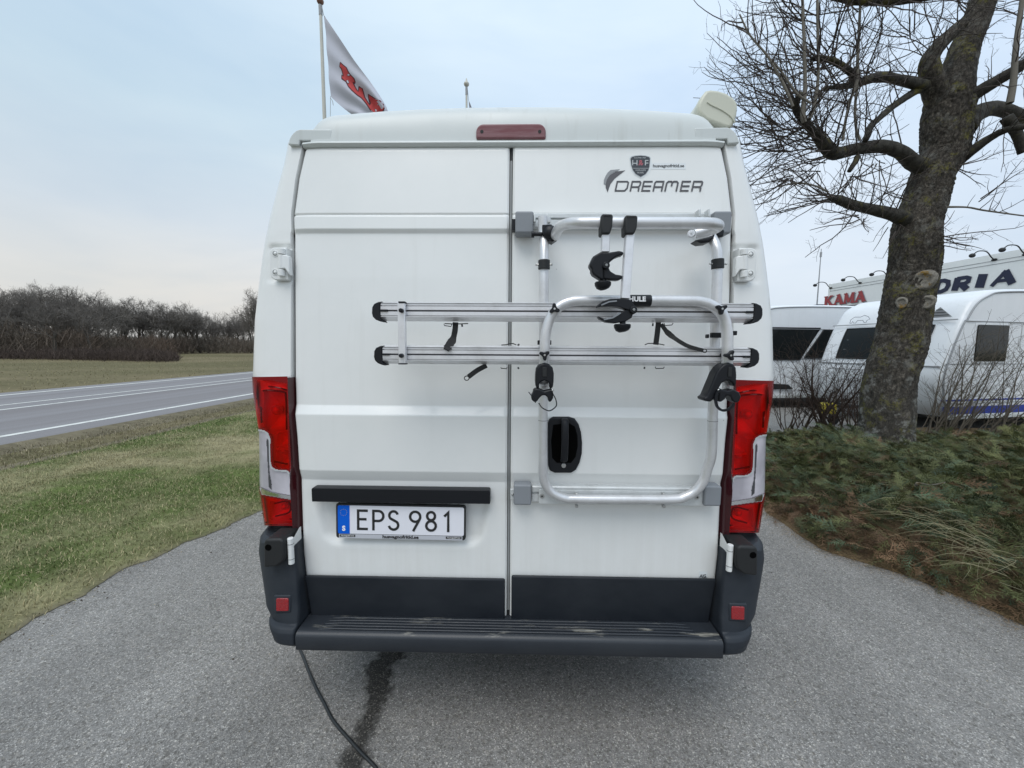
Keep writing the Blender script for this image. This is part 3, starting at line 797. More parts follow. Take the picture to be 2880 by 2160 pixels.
# rear pillars
for s in (-1, 1):
    zs = rows(zat(1062, .05, 760), zat(398, .09)+.022, [], .008)
    A = []
    for z in zs:
        d = float(pY(z)); a, b = float(xe(z))+.012, float(xo(z))*float(np.interp(z, [1.38, 1.6, 1.9, 2.1, 2.2, 2.3], [.999, .997, .990, .984, .980, .988]))
        row = [(a+.004, d+.06), (a, d+.016), (a+.003, d+.010)]
        for k in range(1, 15):
            t = k/14*math.pi/2
            x = a+.003+(b-a-.003)*math.sin(t)**.85; Yv = d+.010+.135*(1-math.cos(t))**1.25
            row.append((x, Yv))
        for Yf in (.30, .45): row.append((b, d+Yf))
        rr = []
        for x, Yv in row:
            q = proj((-x, Yv, z))
            m = float(sstep(752, 766, q[0])*sstep(686, 694, q[1])*(1-sstep(784, 798, q[1])))
            rr.append((s*x, Yv+.012*m, z))
        A.append(rr)
    A = np.array(A); mb = MB(); mb.grid(A if s > 0 else A[:, ::-1])
    mb.build('rear_pillar', M['paint'], van, smooth=60)

# roof edge: gutter lip, shoulders, raised moulding
zg0, zg1 = zat(411.0, .09), zat(395.5, .09)
xg = abs(W(843, 402, .09).x)
mb = MB(); n = 24
P = []
for x in np.linspace(-xg+.006, xg-.006, 48):
    te = .010*float(sstep(xg-.06, xg-.006, abs(x)))
    P.append([(x, .150, zg0+.004), (x, .100, zg0+.001), (x, .092+te, zg0+.003), (x, .088+te, zg0+.008), (x, .085+te, zg1-.010), (x, .086+te, zg1-.005), (x, .091+te, zg1-.001), (x, .100, zg1), (x, .16, zg1+.002)])
mb.grid(np.array(P)); g = mb.build('gutter_lip', M['cap'], van, smooth=60)
for s in (-1, 1):
    pts = [W(px, py, .105) for px, py in ((814.5, 405), (817, 394), (822, 384), (829, 376), (837, 369.5), (846, 366.5), (934, 367), (934, 397.5), (846, 398), (845, 411.5), (813, 409))]
    P = [(s*abs(p.x), .097, p.z) for p in pts]
    mb = MB(); mb.prism(P, (0, 4.0, 0)); mb.build('roof_shoulder', M['cap'], van, bevel=.012, bseg=3)
tops = [(921, 390), (927, 378), (934, 366), (943, 357), (955, 350.5), (970, 346.5), (985, 345), (1040, 339.5), (1100, 334), (1200, 327.5), (1310, 323.5), (1440, 321.5)]
tx = [abs(W(px, py, .23).x) for px, py in tops]; tz = [W(px, py, .23).z for px, py in tops]
tx, tz = np.array(tx[::-1]), np.array(tz[::-1]); tx[0] = 0
X = np.concatenate([-tx[::-1], tx[1:]]); Zt = np.concatenate([tz[::-1], tz[1:]])
xx = np.unique(np.concatenate([np.linspace(-tx[-1], tx[-1], 80), X])); zz = np.interp(xx, X, Zt)
A = []
for k in range(15):
    t = k/14
    Yv = .096+.020*t+.135*t**3.2
    zf = t**.92 if t < 1 else 1
    A.append([(x, Yv, zg1-.002+(zt-zg1+.002)*math.sin(t*math.pi/2)**.95) for x, zt in zip(xx, zz)])
for Yv, dz in ((.30, .004), (1.2, 0.0), (4.2, -.03)): A.append([(x, Yv, zt+dz) for x, zt in zip(xx, zz)])
mb = MB(); mb.grid(np.array(A)); mb.build('roof_moulding', M['cap'], van, smooth=70)
# body shell behind the rear face
def outline():
    o = [(float(xo(z))-.004, z) for z in (.46, .6, .8, 1.0, 1.2, 1.4, 1.6, 1.8, 1.95, 2.1, 2.2, 2.27)]
    return o+[(float(x), float(np.interp(x, tx, tz))-.014) for x in (.78, .74, .70, .6, .4, .2, 0)]
OL = outline(); HT = OL[-1][1]; OL = OL+[(-x, z) for x, z in OL[:-1][::-1]]
st = [(.40, 1, HT), (.6, 1, HT), (2.0, 1, HT), (3.6, 1, HT-.01), (4.1, .99, HT-.08), (4.7, .97, 1.85), (5.15, .95, 1.42), (5.3, .95, 1.30), (5.75, .90, 1.12), (5.95, .80, .95), (5.98, .3, .85)]
A = np.array([[(x*sx, Yv, .46+(z-.46)*(h-.46)/(HT-.46)) for x, z in OL] for Yv, sx, h in st])
mb = MB(); mb.grid(A[:, ::-1]); mb.build('body', M['paint'], van, smooth=40)
mb = MB(); mb.box((-.85, .15, .40), (.85, 5.7, .47)); mb.build('underbody', M['jamb'], van)
mb = MB(); mb.box((-.30, .25, .27), (.30, .95, .40)); mb.build('spare_wheel_cradle', M['blackm'], van, bevel=.05)
for (x, y) in ((-.88, 1.0), (.88, 1.0), (-.88, 5.0), (.88, 5.0)):
    s = 1 if x > 0 else -1
    mb = MB(); mb.tube([(x-s*.13, y, .335), (x-s*.10, y, .335), (x-s*.09, y, .335), (x+s*.08, y, .335), (x+s*.10, y, .335)], [.30, .335, .337, .337, .31], 40)
    wh = mb.build('wheel', M['rubber'], van, smooth=40)
    mb = MB(); mb.tube([(x+s*.10, y, .335), (x+s*.107, y, .335), (x+s*.085, y, .335)], [.20, .195, .06], 28); mb.build('rim', M['rgrey'], wh, smooth=40)
for s in (-1, 1):   # side windows of the living area and the cab
    for (y0, y1, z0, z1) in ((.75, 1.45, 1.50, 1.88), (1.9, 3.0, 1.42, 1.88), (3.45, 4.35, 1.32, 1.86)):
        xw = float(xo(z0))-.003; xv = float(xo(z1))-.003
        mb = MB(); mb.prism([(s*xw, y0, z0), (s*xw, y1, z0), (s*xv, y1, z1), (s*xv, y0, z1)], (s*.012, 0, 0)); mb.build('side_window', M['glass'], van, bevel=.01)

# high brake light
b0, b1 = W(1339, 390, .09), W(1535, 390, .09)
zb, zt = W(1437, 390.3, .09).z, W(1437, 350.5, .095).z
mb = MB(); mb.prism(rrect(b0.x, b1.x, zb, zt, [.028, .028, .006, .006], .150, 8), (0, -.062, 0)); bl = mb.build('high_brake_light', M['brake'], van, bevel=.006, bseg=3)
for px in (1355, 1518):
    p = W(px, 369, .085); mb = MB(); mb.cyl((p.x, .092, p.z), (p.x, .0870, p.z), .0062, 14); mb.build('lamp_screw', M['jamb'], bl)

# tail lights
def inpoly(px, py, P):
    r = np.zeros_like(px, bool); n = len(P); j = n-1
    for i in range(n):
        xi, yi = P[i]; xj, yj = P[j]
        c = ((yi > py) != (yj > py)) & (px < (xj-xi)*(py-yi)/((yj-yi) if yj != yi else 1e-9)+xi)
        r ^= c; j = i
    return r
def rg(P): return [(680+x/3.016, 1000+y/3.016) for x, y in P]
WHITE = rg([(100, 630), (190, 648), (214, 668), (232, 712), (236, 900), (248, 955), (283, 978), (383, 987), (400, 1005), (412, 1190), (250, 1158), (168, 1122), (100, 1110)])
RIM = rg([(90, 615), (193, 634), (226, 656), (243, 705), (246, 895), (257, 943), (290, 966), (392, 974), (411, 1000), (424, 1222), (170, 1178), (150, 1112), (90, 1112)])
CHR = rg([(168, 1122), (250, 1158), (412, 1190), (416, 1216), (172, 1172)])
REDA = rg([(130, 205), (250, 208), (386, 240), (388, 500), (392, 700), (404, 962), (300, 955), (264, 925), (254, 700), (232, 650), (196, 622), (118, 606), (118, 450)])
REDB = rg([(170, 1192), (428, 1238), (440, 1420), (200, 1440)])
INN = [(818, 1062), (818, 1090), (811, 1165), (813, 1232), (816, 1318), (819, 1365), (822, 1408), (826, 1480)]
iz, ix = edge_table([(a, b) for a, b in INN], 0.0)
for s in (-1, 1):
    Zt_, Zb_ = 1.386, .7665
    nz_, nu = 250, 100
    zs = np.linspace(Zb_, Zt_, nz_); us = np.linspace(0, 1, nu)
    A = np.zeros((nz_, nu, 3))
    for i, z in enumerate(zs):
        a, b = float(np.interp(z, iz, ix)), float(xo(z))*.980
        top = sstep(0, .012, Zt_-z)*1.0
        x = a+(b-a)*np.sin(us*math.pi/2)**.95
        Yv = -.004+.125*(1-np.cos(us*math.pi/2))**1.35
        sl = us*.016
        zz_ = z+(.5-us)*.010*float(sstep(1.3, 1.386, z))-(.02*0)
        v_ = (z-Zb_)/(Zt_-Zb_); zlo = np.array([W(780, 1478.5, yy_).z for yy_ in Yv]) if i == 0 else zlo
        A[i] = np.stack([x, Yv, zlo+(zz_-Zb_)*(Zt_-zlo)/(Zt_-Zb_)], -1)
    cen = (A[:-1, :-1]+A[1:, 1:])/2
    qx, qy = proj(cen.reshape(-1, 3)*np.array([-1, 1, 1])); 
    sh = cen.shape[:2]
    rim = inpoly(qx, qy, RIM).reshape(sh); wht = inpoly(qx, qy, WHITE).reshape(sh); ch = inpoly(qx, qy, CHR).reshape(sh)
    red = (inpoly(qx, qy, REDA) | inpoly(qx, qy, REDB)).reshape(sh)
    B = A*np.array([s, 1, 1])
    def part(mask, name, m, dy=0.0, parent=None, fl=False):
        C = B.copy(); C[:, :, 1] += dy
        mb = MB(); i = np.arange(sh[0])[:, None]*nu; j = np.arange(sh[1])[None, :]
        f = np.stack([i+j, i+j+1, i+j+1+nu, i+j+nu], -1) if s > 0 else np.stack([i+j, i+j+nu, i+j+1+nu, i+j+1], -1)
        f = f[mask]; us_, inv = np.unique(f, return_inverse=True)
        mb.add(C.reshape(-1, 3)[us_], inv.reshape(f.shape)); return mb.build(name, m, parent, smooth=80)
    # housing: reflector bowls behind the lenses
    H_ = B.copy()
    q = proj((A.reshape(-1, 3))*np.array([-1, 1, 1])); qx2, qy2 = q[0].reshape(A.shape[:2]), q[1].reshape(A.shape[:2])
    bump_ = np.zeros(A.shape[:2])
    for (cx_, cy_, rx_, ry_, dp) in ((772, 1160, 38, 62, .040), (788, 1240, 17, 22, .03), (790, 1295, 20, 26, .03), (785, 1440, 34, 26, .035), (765, 1082, 40, 15, .014)):
        d_ = np.maximum(np.abs(qx2-cx_)/rx_, np.abs(qy2-cy_)/ry_)
        bump_ = np.maximum(bump_, dp*np.sqrt(np.clip(1-np.clip(d_, 0, 1)**2, 0, 1)))
    H_[:, :, 1] += .012+bump_
    H_[:, :, 0] -= s*.004
    mb = MB(); mb.grid(H_ if s > 0 else H_[:, ::-1]); lamp = mb.build('tail_light', M['reflector'], van, smooth=50)
    zc_ = cen[:, :, 2]
    ra_, rb_ = inpoly(qx, qy, REDA).reshape(sh), inpoly(qx, qy, REDB).reshape(sh); part(ra_, 'red_lens', M['redlens'], 0, lamp); part(rb_ & ~ra_, 'red_lens', M['redlens'], 0, lamp)
    part(~red & ~rim, 'dark_red_surround', M['darkred'], -.0005, lamp)
    part(wht, 'clear_lens', M['lampwhite'], .003, lamp)
    part(rim & ~wht, 'lens_frame', M['badgerim'], -.0015, lamp)
    part(ch & rim, 'chrome_strip', M['chrome'], -.0035, lamp)
    # chrome column inside the clear lens
    C1 = [(208, 700), (222, 720), (226, 900), (232, 1000), (250, 1090), (250, 1140), (228, 1120), (216, 900), (207, 740)]
    m_ = inpoly(qx, qy, rg(C1)).reshape(sh); part(m_, 'reflector_strip', M['groove'], .0018, lamp)
    # moulded dividers and a bulb behind the red lens
    flatA = A.reshape(-1, 3); fq = proj(flatA*np.array([-1, 1, 1]))
    def inlamp(pts, dy):
        o_ = []
        for px, py in rg(pts):
            k = int(np.argmin((fq[0]-px)**2+(fq[1]-py)**2)); o_.append((s*flatA[k][0], flatA[k][1]+dy, flatA[k][2]))
        return o_
    for pts, rr_ in (([(158, 570), (152, 460), (152, 340), (180, 300), (340, 312), (366, 345), (368, 500), (368, 630)], .0035), ([(140, 262), (250, 268), (376, 292)], .0030), ([(268, 905), (320, 915), (378, 925)], .0035), ([(268, 1262), (385, 1245), (398, 1330), (280, 1372)], .0032), ([(215, 1415), (430, 1392)], .0028)):
        mb = MB(); mb.tube(spline(inlamp(pts, .0075), 4), rr_, 8); mb.build('lens_divider', M['divider'], lamp, smooth=60)
    for pt, rb_ in (((262, 470), .020), ((318, 820), .013), ((322, 1308), .014)):
        c = inlamp([pt], .030)[0]; mb = MB(); mb.ball(c, rb_, 14, 8); mb.build('bulb', M['reflector'], lamp, smooth=60)
    # dark inner flank between lamp and door
    mb = MB(); F_ = []
    for i, z in enumerate(np.linspace(Zb_, Zt_, 40)):
        a = float(np.interp(z, iz, ix)); F_.append([(s*(float(xe(z))+.004), .045, z+.010*(1-float(sstep(.76, .80, z)))), (s*((a+float(xe(z)))/2), .012, z+.010*(1-float(sstep(.76, .80, z)))), (s*a, -.0045, z+.010*(1-float(sstep(.76, .80, z))))])
    mb.grid(np.array(F_) if s > 0 else np.array(F_)[:, ::-1]); mb.build('lamp_flank', M['maroon'], lamp, smooth=60)
    # back closing and side return of the lamp area
    mb = MB(); mb.grid(np.array([[(s*float(xe(z)), .06, z), (s*float(xo(z))*.99, .17, z), (s*(float(xo(z))-.003), .5, z)] for z in np.linspace(.5, 1.40, 12)])); mb.build('lamp_backing', M['paint'], van)

# bumper: corners and step
zc = [(zat(1480, 0, 750)+.004), .72, .66, .60, .56, .535, .520, .508, .49, .475, .465, .460]
ob = {}
_bz, _bx = edge_table([(733.5, 1483), (732.5, 1493), (725, 1544), (732.5, 1595), (747, 1685), (765, 1765), (772, 1793), (790, 1821), (812, 1829)], .02)
bump_parent = None
YFR = -.108; zst = W(1100, 1787, YFR).z; zsb = W(1100, 1838, YFR).z; xs_ = abs(W(829, 1800, YFR).x)
mbs = MB()
Yb = -.02
_t = sorted((W(780, py, y).z, y) for py, y in ((1470, -.030), (1480, -.034), (1540, -.045), (1620, -.056), (1700, -.067), (1756, -.080), (1768, -.098), (1783, -.107), (1800, -.109), (1822, -.105), (1834, -.092)))
YF_ = ([a for a, _ in _t], [b for _, b in _t]); z_fl = W(780, 1768, -.098).z; z_lo = W(780, 1829, -.10).z
def bY(z): return float(np.interp(z, *YF_))
T_ = []
for px, py in ((733.5, 1483), (732.5, 1493), (725, 1544), (732.5, 1595), (747, 1685), (765, 1765), (772, 1793), (790, 1821), (812, 1829)):
    q = W(px, py, -.05)
    for _ in range(4): q = W(px, py, bY(q.z)+.075)
    T_.append((q.z, abs(q.x)))
T_.sort(); _bz = [t[0] for t in T_]; _bx = [t[1] for t in T_]
st_prof = [(.03, zst+.004), (-.070, zst+.002), (-.092, zst), (-.103, zst-.006), (-.108, zst-.016), (-.108, zsb+.008), (-.103, zsb+.002), (-.093, zsb), (.05, zsb+.002)]
A = np.array([[(x, y, z) for y, z in st_prof] for x in np.linspace(-xs_+.002, xs_-.002, 30)])
mbs.grid(A[:, ::-1]); 
for k in (0, -1):
    mbs.ng.append([mbs.n+i for i in range(len(st_prof))]); mbs.v.append(A[k]); mbs.n += len(st_prof)
bumper = mbs.build('bumper_step', M['tread'], van, smooth=50)
for k, py in enumerate((1745, 1751.5, 1759, 1766, 1773.5)):
    yy = -.0245-.0148*k
    x1 = float(np.interp(yy, [-.11, 0], [.715, .675]))+.0
    mb = MB(); z0 = zst+.0035
    path = [(x, yy, z0-.0035*max(0, (abs(x)-x1+.02)/.02)) for x in np.linspace(-x1, x1, 24)]
    mb.tube(path, .0042, 8, flat=.8); mb.build('tread_rib', M['tread'], bumper, smooth=60)
for s in (-1, 1):
    A = []
    zs = np.concatenate([np.linspace(.762, z_fl+.03, 24), np.linspace(z_fl+.025, z_lo, 34)])
    for z in zs:
        d = 0.0
        fl = float(1-sstep(z_fl-.012, z_fl+.004, z))                       # lower flare that meets the step
        bt = float(1-sstep(z_lo, z_lo+.03, z))
        Yf = bY(z)+bt*.020
        b = float(np.interp(z, _bz, _bx))-.002*bt+.011*float(sstep(z_fl, z_fl+.04, z))
        top = float(sstep(.762, .750, z))
        Yf += .030*(1-top)
        a = abs(W(828.5, 1500, Yf).x)
        a = max(a, xs_+.004)
        zi = float(xe(max(z, Z_BOT)))+.008
        inn = zi if fl < .3 else a
        row = [(inn if fl < .3 else a, .06), (a, Yf+.02+.0*fl), (a+.002, Yf+.004), (a+.008, Yf)]
        for k in range(1, 13):
            t = k/12*math.pi/2
            row.append((a+.008+(b-a-.008)*math.sin(t)**.9, Yf+(.15)*(1-math.cos(t))**1.3))
        row += [(b, .30), (b-.002, .55)]
        A.append([(s*x, y, z) for x, y in row])
    A = np.array(A); low = A[-1].copy(); low[:, 2] -= .002; low[:, 0] *= .96; low[:, 1] += .03
    A = np.concatenate([A, low[None]])
    mb = MB(); mb.grid(A[:, ::-1] if s > 0 else A)
    bc = mb.build('bumper_corner', M['bumper'], van, smooth=55)
    top = A[0]; mb = MB(); mb.add(np.concatenate([top, [[s*.83, .2, .762]]]), [(i, i+1, len(top)) for i in range(len(top)-1)]); mb.build('corner_top', M['bumper'], bc)
    # tow-eye cover; a raised black disc paints the shade of a round opening
    q = [W(px, py, -.088) for px, py in ((741, 1527), (745, 1517), (786, 1516), (797, 1521), (799, 1560), (797, 1580), (778, 1594), (741, 1598))]
    P = [(s*abs(p.x), -.045, p.z) for p in q]
    mb = MB(); mb.prism([(x, .03, z) for x, y, z in P], (0, -.118, 0)); cv = mb.build('step_cover', M['blackm'], bc, bevel=.008, bseg=3)
    q = W(754.5, 1540, -.088); mb = MB(); mb.cyl((s*abs(q.x), -.080, q.z), (s*abs(q.x), -.0888, q.z), .0120, 18); mb.build('socket_shade', M['hole_shade'], cv)
    # reflector in its recess
    def upr(pa, pb, pc_, pd, dy, rr_):
        o_ = []
        for a_, _, b_ in rrect(pa, pb, pc_, pd, rr_, 0, 3):
            z = .57
            for _ in range(5): q = W(a_, b_, bY(z)); z = q.z
            o_.append((s*abs(q.x), q.y+dy, q.z))
        return o_
    mb = MB(); mb.prism(upr(771, 819, 1673, 1722, .02, 4), (0, -.0235, 0)); rc = mb.build('reflector_recess', M['bumper'], bc, bevel=.004)
    mb = MB(); mb.prism(upr(779, 814, 1680, 1716, .01, 4), (0, -.017, 0)); mb.build('red_reflector', M['reflex'], bc, bevel=.002)

# hinges
for s in (-1, 1):
    def X(px, py, Y=.03): return s*abs(W(px, py, Y).x)
    def Zp(px, py, Y=.03): return W(px, py, Y).z
    x0, x1 = sorted((X(757, 740), X(806, 740))); z0, z1 = Zp(770, 787), Zp(770, 695)
    rad = [.004, .022, .022, .004] if s < 0 else [.022, .004, .004, .022]
    mb = MB(); mb.prism(rrect(x0, x1, z0, z1, rad, .085, 6), (0, -.052, 0)); h = mb.build('upper_hinge', M['hinge'], van, bevel=.004, bseg=3)
    for py in (712.5, 765): 
        c = (X(772.5, py), .0, Zp(772.5, py))
        mb = MB(); mb.cyl((c[0], .036, c[2]), (c[0], .0312, c[2]), .0128, 20); mb.build('bolt_washer', M['hinge'], h, bevel=.0012)
        mb = MB(); mb.cyl((c[0], .033, c[2]), (c[0], .0309, c[2]), .0088, 18); mb.build('bolt_cup_shade', M['seal'], h)  # flat grey disc stands in for the shade inside the bolt recess
        mb = MB(); mb.ball((c[0]-s*.002, .0305, c[2]), .0064, 12, 8, (1, .6, 1)); mb.build('bolt', M['hinge'], h, smooth=60)
    for (a, b, r) in ((700, 716, .0125), (718, 757, .0115), (759, 777, .0125)):
        mb = MB(); mb.tube([(X(794, a), .026, Zp(794, a)), (X(794, b), .026, Zp(794, b))], r, 18); mb.build('hinge_knuckle', M['hinge'], h, bevel=.0015)
    mb = MB(); xa, xb = X(796, 740), s*(float(xe(1.75))+.001)
    mb.prism([(xa, .016, Zp(790, 717)), (xb, .022, Zp(790, 721)), (xb, .022, Zp(790, 776)), (X(806, 740), .016, Zp(790, 757)), (xa, .016, Zp(790, 757))], (0, .022, 0)); mb.build('hinge_arm', M['hinge'], h, bevel=.003)
    # lower hinge
    zt_, zb_ = W(818, 1512, -.06).z, W(818, 1584, -.06).z; xk = s*abs(W(817, 1550, -.065).x)
    mb = MB(); mb.tube([(xk, -.062, zt_), (xk, -.062, zb_)], .0105, 18); h = mb.build('lower_hinge', M['hinge'], van, bevel=.0015)
    for t in (.22, .80):
        z = zt_+(zb_-zt_)*t; mb = MB(); mb.tube([(xk, -.062, z+.0012), (xk, -.062, z-.0012)], .0112, 18); mb.build('hinge_joint', M['seal'], h)
    xd = s*(float(xe(.70))+.002)
    mb = MB(); mb.prism([(xk, -.068, zt_+(zb_-zt_)*.24), (xd-s*0, -.004, zt_+.012), (xd, -.004, zb_+.020), (xk, -.068, zt_+(zb_-zt_)*.78)], (0, .012, 0)); mb.build('hinge_arm', M['hinge'], h, bevel=.003)

# door handle
hc = [W(px, py, -.012) for px, py in ((1556, 1172), (1600, 1172), (1616, 1177), (1627, 1192), (1634, 1215), (1637, 1245), (1636, 1275), (1630, 1300), (1620, 1320), (1606, 1329), (1560, 1329), (1545, 1322), (1541, 1308), (1540, 1245), (1540, 1190), (1545, 1177))]
mb = MB(); mb.prism([(p.x, .0, p.z) for p in hc], (0, -.021, 0)); hd = mb.build('door_handle', M['black'], doorR, bevel=.007, bseg=3)
cx_ = sum(p.x for p in hc)/len(hc)
ins = [W(px, py, -.022) for px, py in ((1556, 1195), (1600, 1190), (1617, 1200), (1624, 1225), (1625, 1255), (1619, 1285), (1606, 1302), (1566, 1302), (1553, 1288), (1550, 1240))]
mb = MB(); mb.prism([(p.x, -.0185, p.z) for p in ins], (0, -.0032, 0)); mb.build('grip_recess_shade', M['hole_shade'], hd)  # raised near-black plate paints the shade behind the grip
g0, g1 = W(1577, 1182, -.045), W(1600, 1300, -.045)
mb = MB(); mb.tube(spline([((g0.x+g1.x)/2, -.022, g0.z), ((g0.x+g1.x)/2, -.043, g0.z-.012), ((g0.x+g1.x)/2, -.050, (g0.z+g1.z)/2), ((g0.x+g1.x)/2, -.040, g1.z+.010), ((g0.x+g1.x)/2, -.022, g1.z)], 5), .0135, 10, flat=.5, up=(0, 1, 0)); mb.build('grip', M['black'], hd, smooth=60)
lk = W(1585.5, 1310, -.024); mb = MB(); mb.cyl((lk.x, -.02, lk.z), (lk.x, -.0245, lk.z), .0085, 20); mb.build('key_lock', M['steel'], hd, bevel=.001)

# ---- stickers on the right door
def onpl(px, py, lift=.0012):
    z = W(px, py, .07).z
    for _ in range(3):
        Y = float(dY(z)); q = W(px, py, Y); z = q.z
    return Vector((q.x, Y-lift, q.z))
dn = (0, -1, 0)
def z4(x, y): return (1660+x/6.144, 420+y/6.144)
ST = 1/6.144
logo = MB(); mw = 24*ST/FPX*1.5
L = []
def slant(x0, x1, y0=550, y1=730):      # helper: letter cell in zoomed pixels, bottom shifts left by the slant
    def f(u, v):                        # u 0..1, v 0 (bottom)..1 (top)
        xb = x0; wd_ = x1-x0; sl_ = 40
        return z4(xb+sl_*v+(wd_-sl_)*u, y1-(y1-y0)*v)
    return f
def lt(x0, x1, strokes):
    f = slant(x0, x1)
    for s_ in strokes: L.append([f(u, v) for u, v in s_])
e_ = .055; t_ = .94
lt(420, 672, [[(.05, .06), (.05, t_), (.86, t_), (.96, .84), (.96, .30), (.80, .06), (.0, .06)]])
lt(680, 880, [[(.06, 0), (.06, t_), (.88, t_), (.98, .84), (.96, .58), (.86, .44)], [(.09, .42), (.80, .42), (.92, .30), (.92, 0)]])
lt(880, 1080, [[(1.0, t_), (.06, t_), (.06, .06), (.95, .06)], [(.1, .5), (.95, .5)]])
lt(1075, 1275, [[(.06, 0), (.06, .80), (.16, t_), (.96, t_), (.96, 0)], [(.1, .42), (.90, .42)]])
lt(1278, 1530, [[(.05, 0), (.05, .78), (.16, t_), (.40, t_), (.50, .84), (.60, t_), (.84, t_), (.96, .80), (.96, 0)], [(.50, .88), (.48, .50)]])
lt(1545, 1740, [[(1.0, t_), (.06, t_), (.06, .06), (.95, .06)], [(.1, .5), (.95, .5)]])
lt(1740, 1945, [[(.06, 0), (.06, t_), (.88, t_), (.98, .84), (.96, .58), (.86, .44)], [(.09, .42), (.80, .42), (.92, .30), (.92, 0)]])
for k, s_ in enumerate(L): logo.ribbon([onpl(*p, lift=.0012+k*.00010) for p in s_], mw*1.08, dn, .0003)
lg = logo.build('model_lettering', M['dreamer'], doorR)
sw1 = [(350, 360), (515, 345), (470, 382), (430, 385), (340, 445), (285, 530), (265, 620), (232, 605), (235, 530), (265, 460), (300, 405)]
sw2 = [(440, 388), (480, 383), (605, 365), (520, 430), (420, 510), (350, 600), (320, 680), (302, 748), (268, 665), (265, 600), (285, 525), (340, 445)]
for pts, m in ((sw1, M['dreamer2']), (sw2, M['dreamer'])):
    mb = MB(); mb.prism([onpl(*z4(*p), lift=.0008) for p in pts], (0, -.0004, 0)); mb.build('swoosh', m, lg)
# film backing and badge
fp = [(675, 150), (700, 115), (780, 98), (870, 93), (960, 100), (1035, 125), (1052, 155), (1065, 238), (1650, 240), (1650, 347), (1050, 347), (1035, 390), (980, 450), (875, 508), (765, 445), (710, 370), (685, 270)]
mb = MB(); mb.prism([onpl(*z4(*p), lift=.0004) for p in fp], (0, -.0003, 0)); badge = mb.build('dealer_sticker', M['decal'], doorR)
rimp = [(682, 160), (705, 125), (780, 106), (868, 100), (955, 107), (1028, 128), (1042, 155), (1030, 300), (1010, 370), (960, 440), (872, 492), (780, 440), (728, 370), (698, 280)]
cin = (868, 290)
mb = MB(); mb.prism([onpl(*z4(*p), lift=.0008) for p in rimp], (0, -.0004, 0)); mb.build('shield_rim', M['badgerim'], badge)
mb = MB(); mb.prism([onpl(*z4(cin[0]+(p[0]-cin[0])*.93, cin[1]+(p[1]-cin[1])*.93), lift=.0013) for p in rimp], (0, -.0004, 0)); mb.build('shield', M['badge'], badge)
def dtext(body, x, y, hpx, m, name, bold=0.0, ws=1.0, parent=badge, lift=.0020):
    p = onpl(*z4(x, y), lift=lift); h_ = hpx*ST/FPX*1.5
    return text_mesh(body, h_*1.38, frame_at(p, (1, 0, 0), (0, .07, 1)), m, name, parent, extrude=.0002, bold=bold, wscale=ws)
dtext('H', 768, 252, 112, M['badgerim'], 'badge_letter', ws=.95)
dtext('&', 872, 252, 112, M['badgered'], 'badge_letter', ws=.8, bold=.001)
dtext('F', 968, 252, 112, M['badgerim'], 'badge_letter', ws=1.0)
dtext('KALMAR 1960', 858, 152, 22, M['badgerim'], 'badge_small_print', ws=1.0)
dtext('HUSVAGN', 868, 366, 26, M['badgerim'], 'badge_small_print', ws=1.0)
dtext('HUSBIL', 866, 408, 26, M['badgerim'], 'badge_small_print', ws=1.0)
mb = MB(); mb.prism([onpl(*z4(*p), lift=.0018) for p in ((735, 328), (1005, 328), (1005, 334), (735, 334))], (0, -.0002, 0)); mb.build('badge_line', M['badgerim'], badge)
dtext('husvagnofritid.se', 1350, 290, 52, M['ink'], 'sticker_lettering', ws=1.06, bold=.0003, lift=.0012)
# cut-off label at the foot of the right door
p0 = onpl(1965, 1622, .001); p1 = onpl(1989, 1607, .001)
mb = MB(); mb.prism(rrect(p0.x, p1.x, p0.z, p1.z, .001, p0.y), (0, -.0004, 0)); lb = mb.build('torn_label', M['decal'], doorR)
text_mesh('AIG', .0165, frame_at(((p0.x+p1.x)/2, p0.y-.0007, p0.z+.004), (1, 0, 0), (0, 0, 1)), M['ink'], 'label_lettering', lb, extrude=.0002, bold=.0006, wscale=.9)

# ------------------------------------------------------------------ roof awning
aw = empty('awning', (1.0, .45, 2.6), 'cream box awning on the right roof edge of the white van', 'awning')
capo = [(1987, 253), (2000, 250), (2022, 252.5), (2045, 260), (2066, 274), (2075, 287), (2076.5, 302), (2074, 322), (2066, 346), (2058, 357), (2050, 361), (2036, 357), (2010, 347), (1986, 337), (1970, 322), (1962, 308), (1964, 290), (1975, 268)]
M['awn'] = mat('awning_cream', (.60, .60, .50), .45, f=f_paint((.60, .60, .50), (.35, .33, .25), .4, False))
YA = .16
P = [W(px, py, YA) for px, py in capo]
mb = MB(); mb.prism(P, (0, .045, 0)); mb.build('end_cap', M['awn'], aw, bevel=.012, bseg=4)
cxm = sum(p.x for p in P)/len(P); czm = sum(p.z for p in P)/len(P)
Q = [Vector((cxm+(p.x-cxm)*.955, YA+.045, czm+(p.z-czm)*.955)) for p in P]
mb = MB(); mb.prism(Q, (0, 3.6, 0)); mb.build('casing', M['awn'], aw, smooth=40)
# crease on the cap
cr = [W(px, py, YA-.001) for px, py in ((1989, 287), (2003, 296), (2030, 309), (2055, 327), (2067, 345))]
mb = MB(); mb.tube(spline(cr, 4), .003, 6); mb.build('cap_crease', M['awn'], aw, smooth=60)
for k, (xa, xb, za, zb) in enumerate(((1942, 1966, 362, 330), (1968, 1986, 362, 338), (1992, 2006, 362, 343), (2010, 2020, 362, 350))):
    a, b = W(xa, za, YA+.03), W(xb, zb, YA+.03)
    mb = MB(); mb.box((a.x, YA+.02, a.z-.01), (b.x, YA+3.4, b.z)); mb.build('mounting_profile', M['alu'] if k % 2 == 0 else M['groove'], aw, bevel=.003)
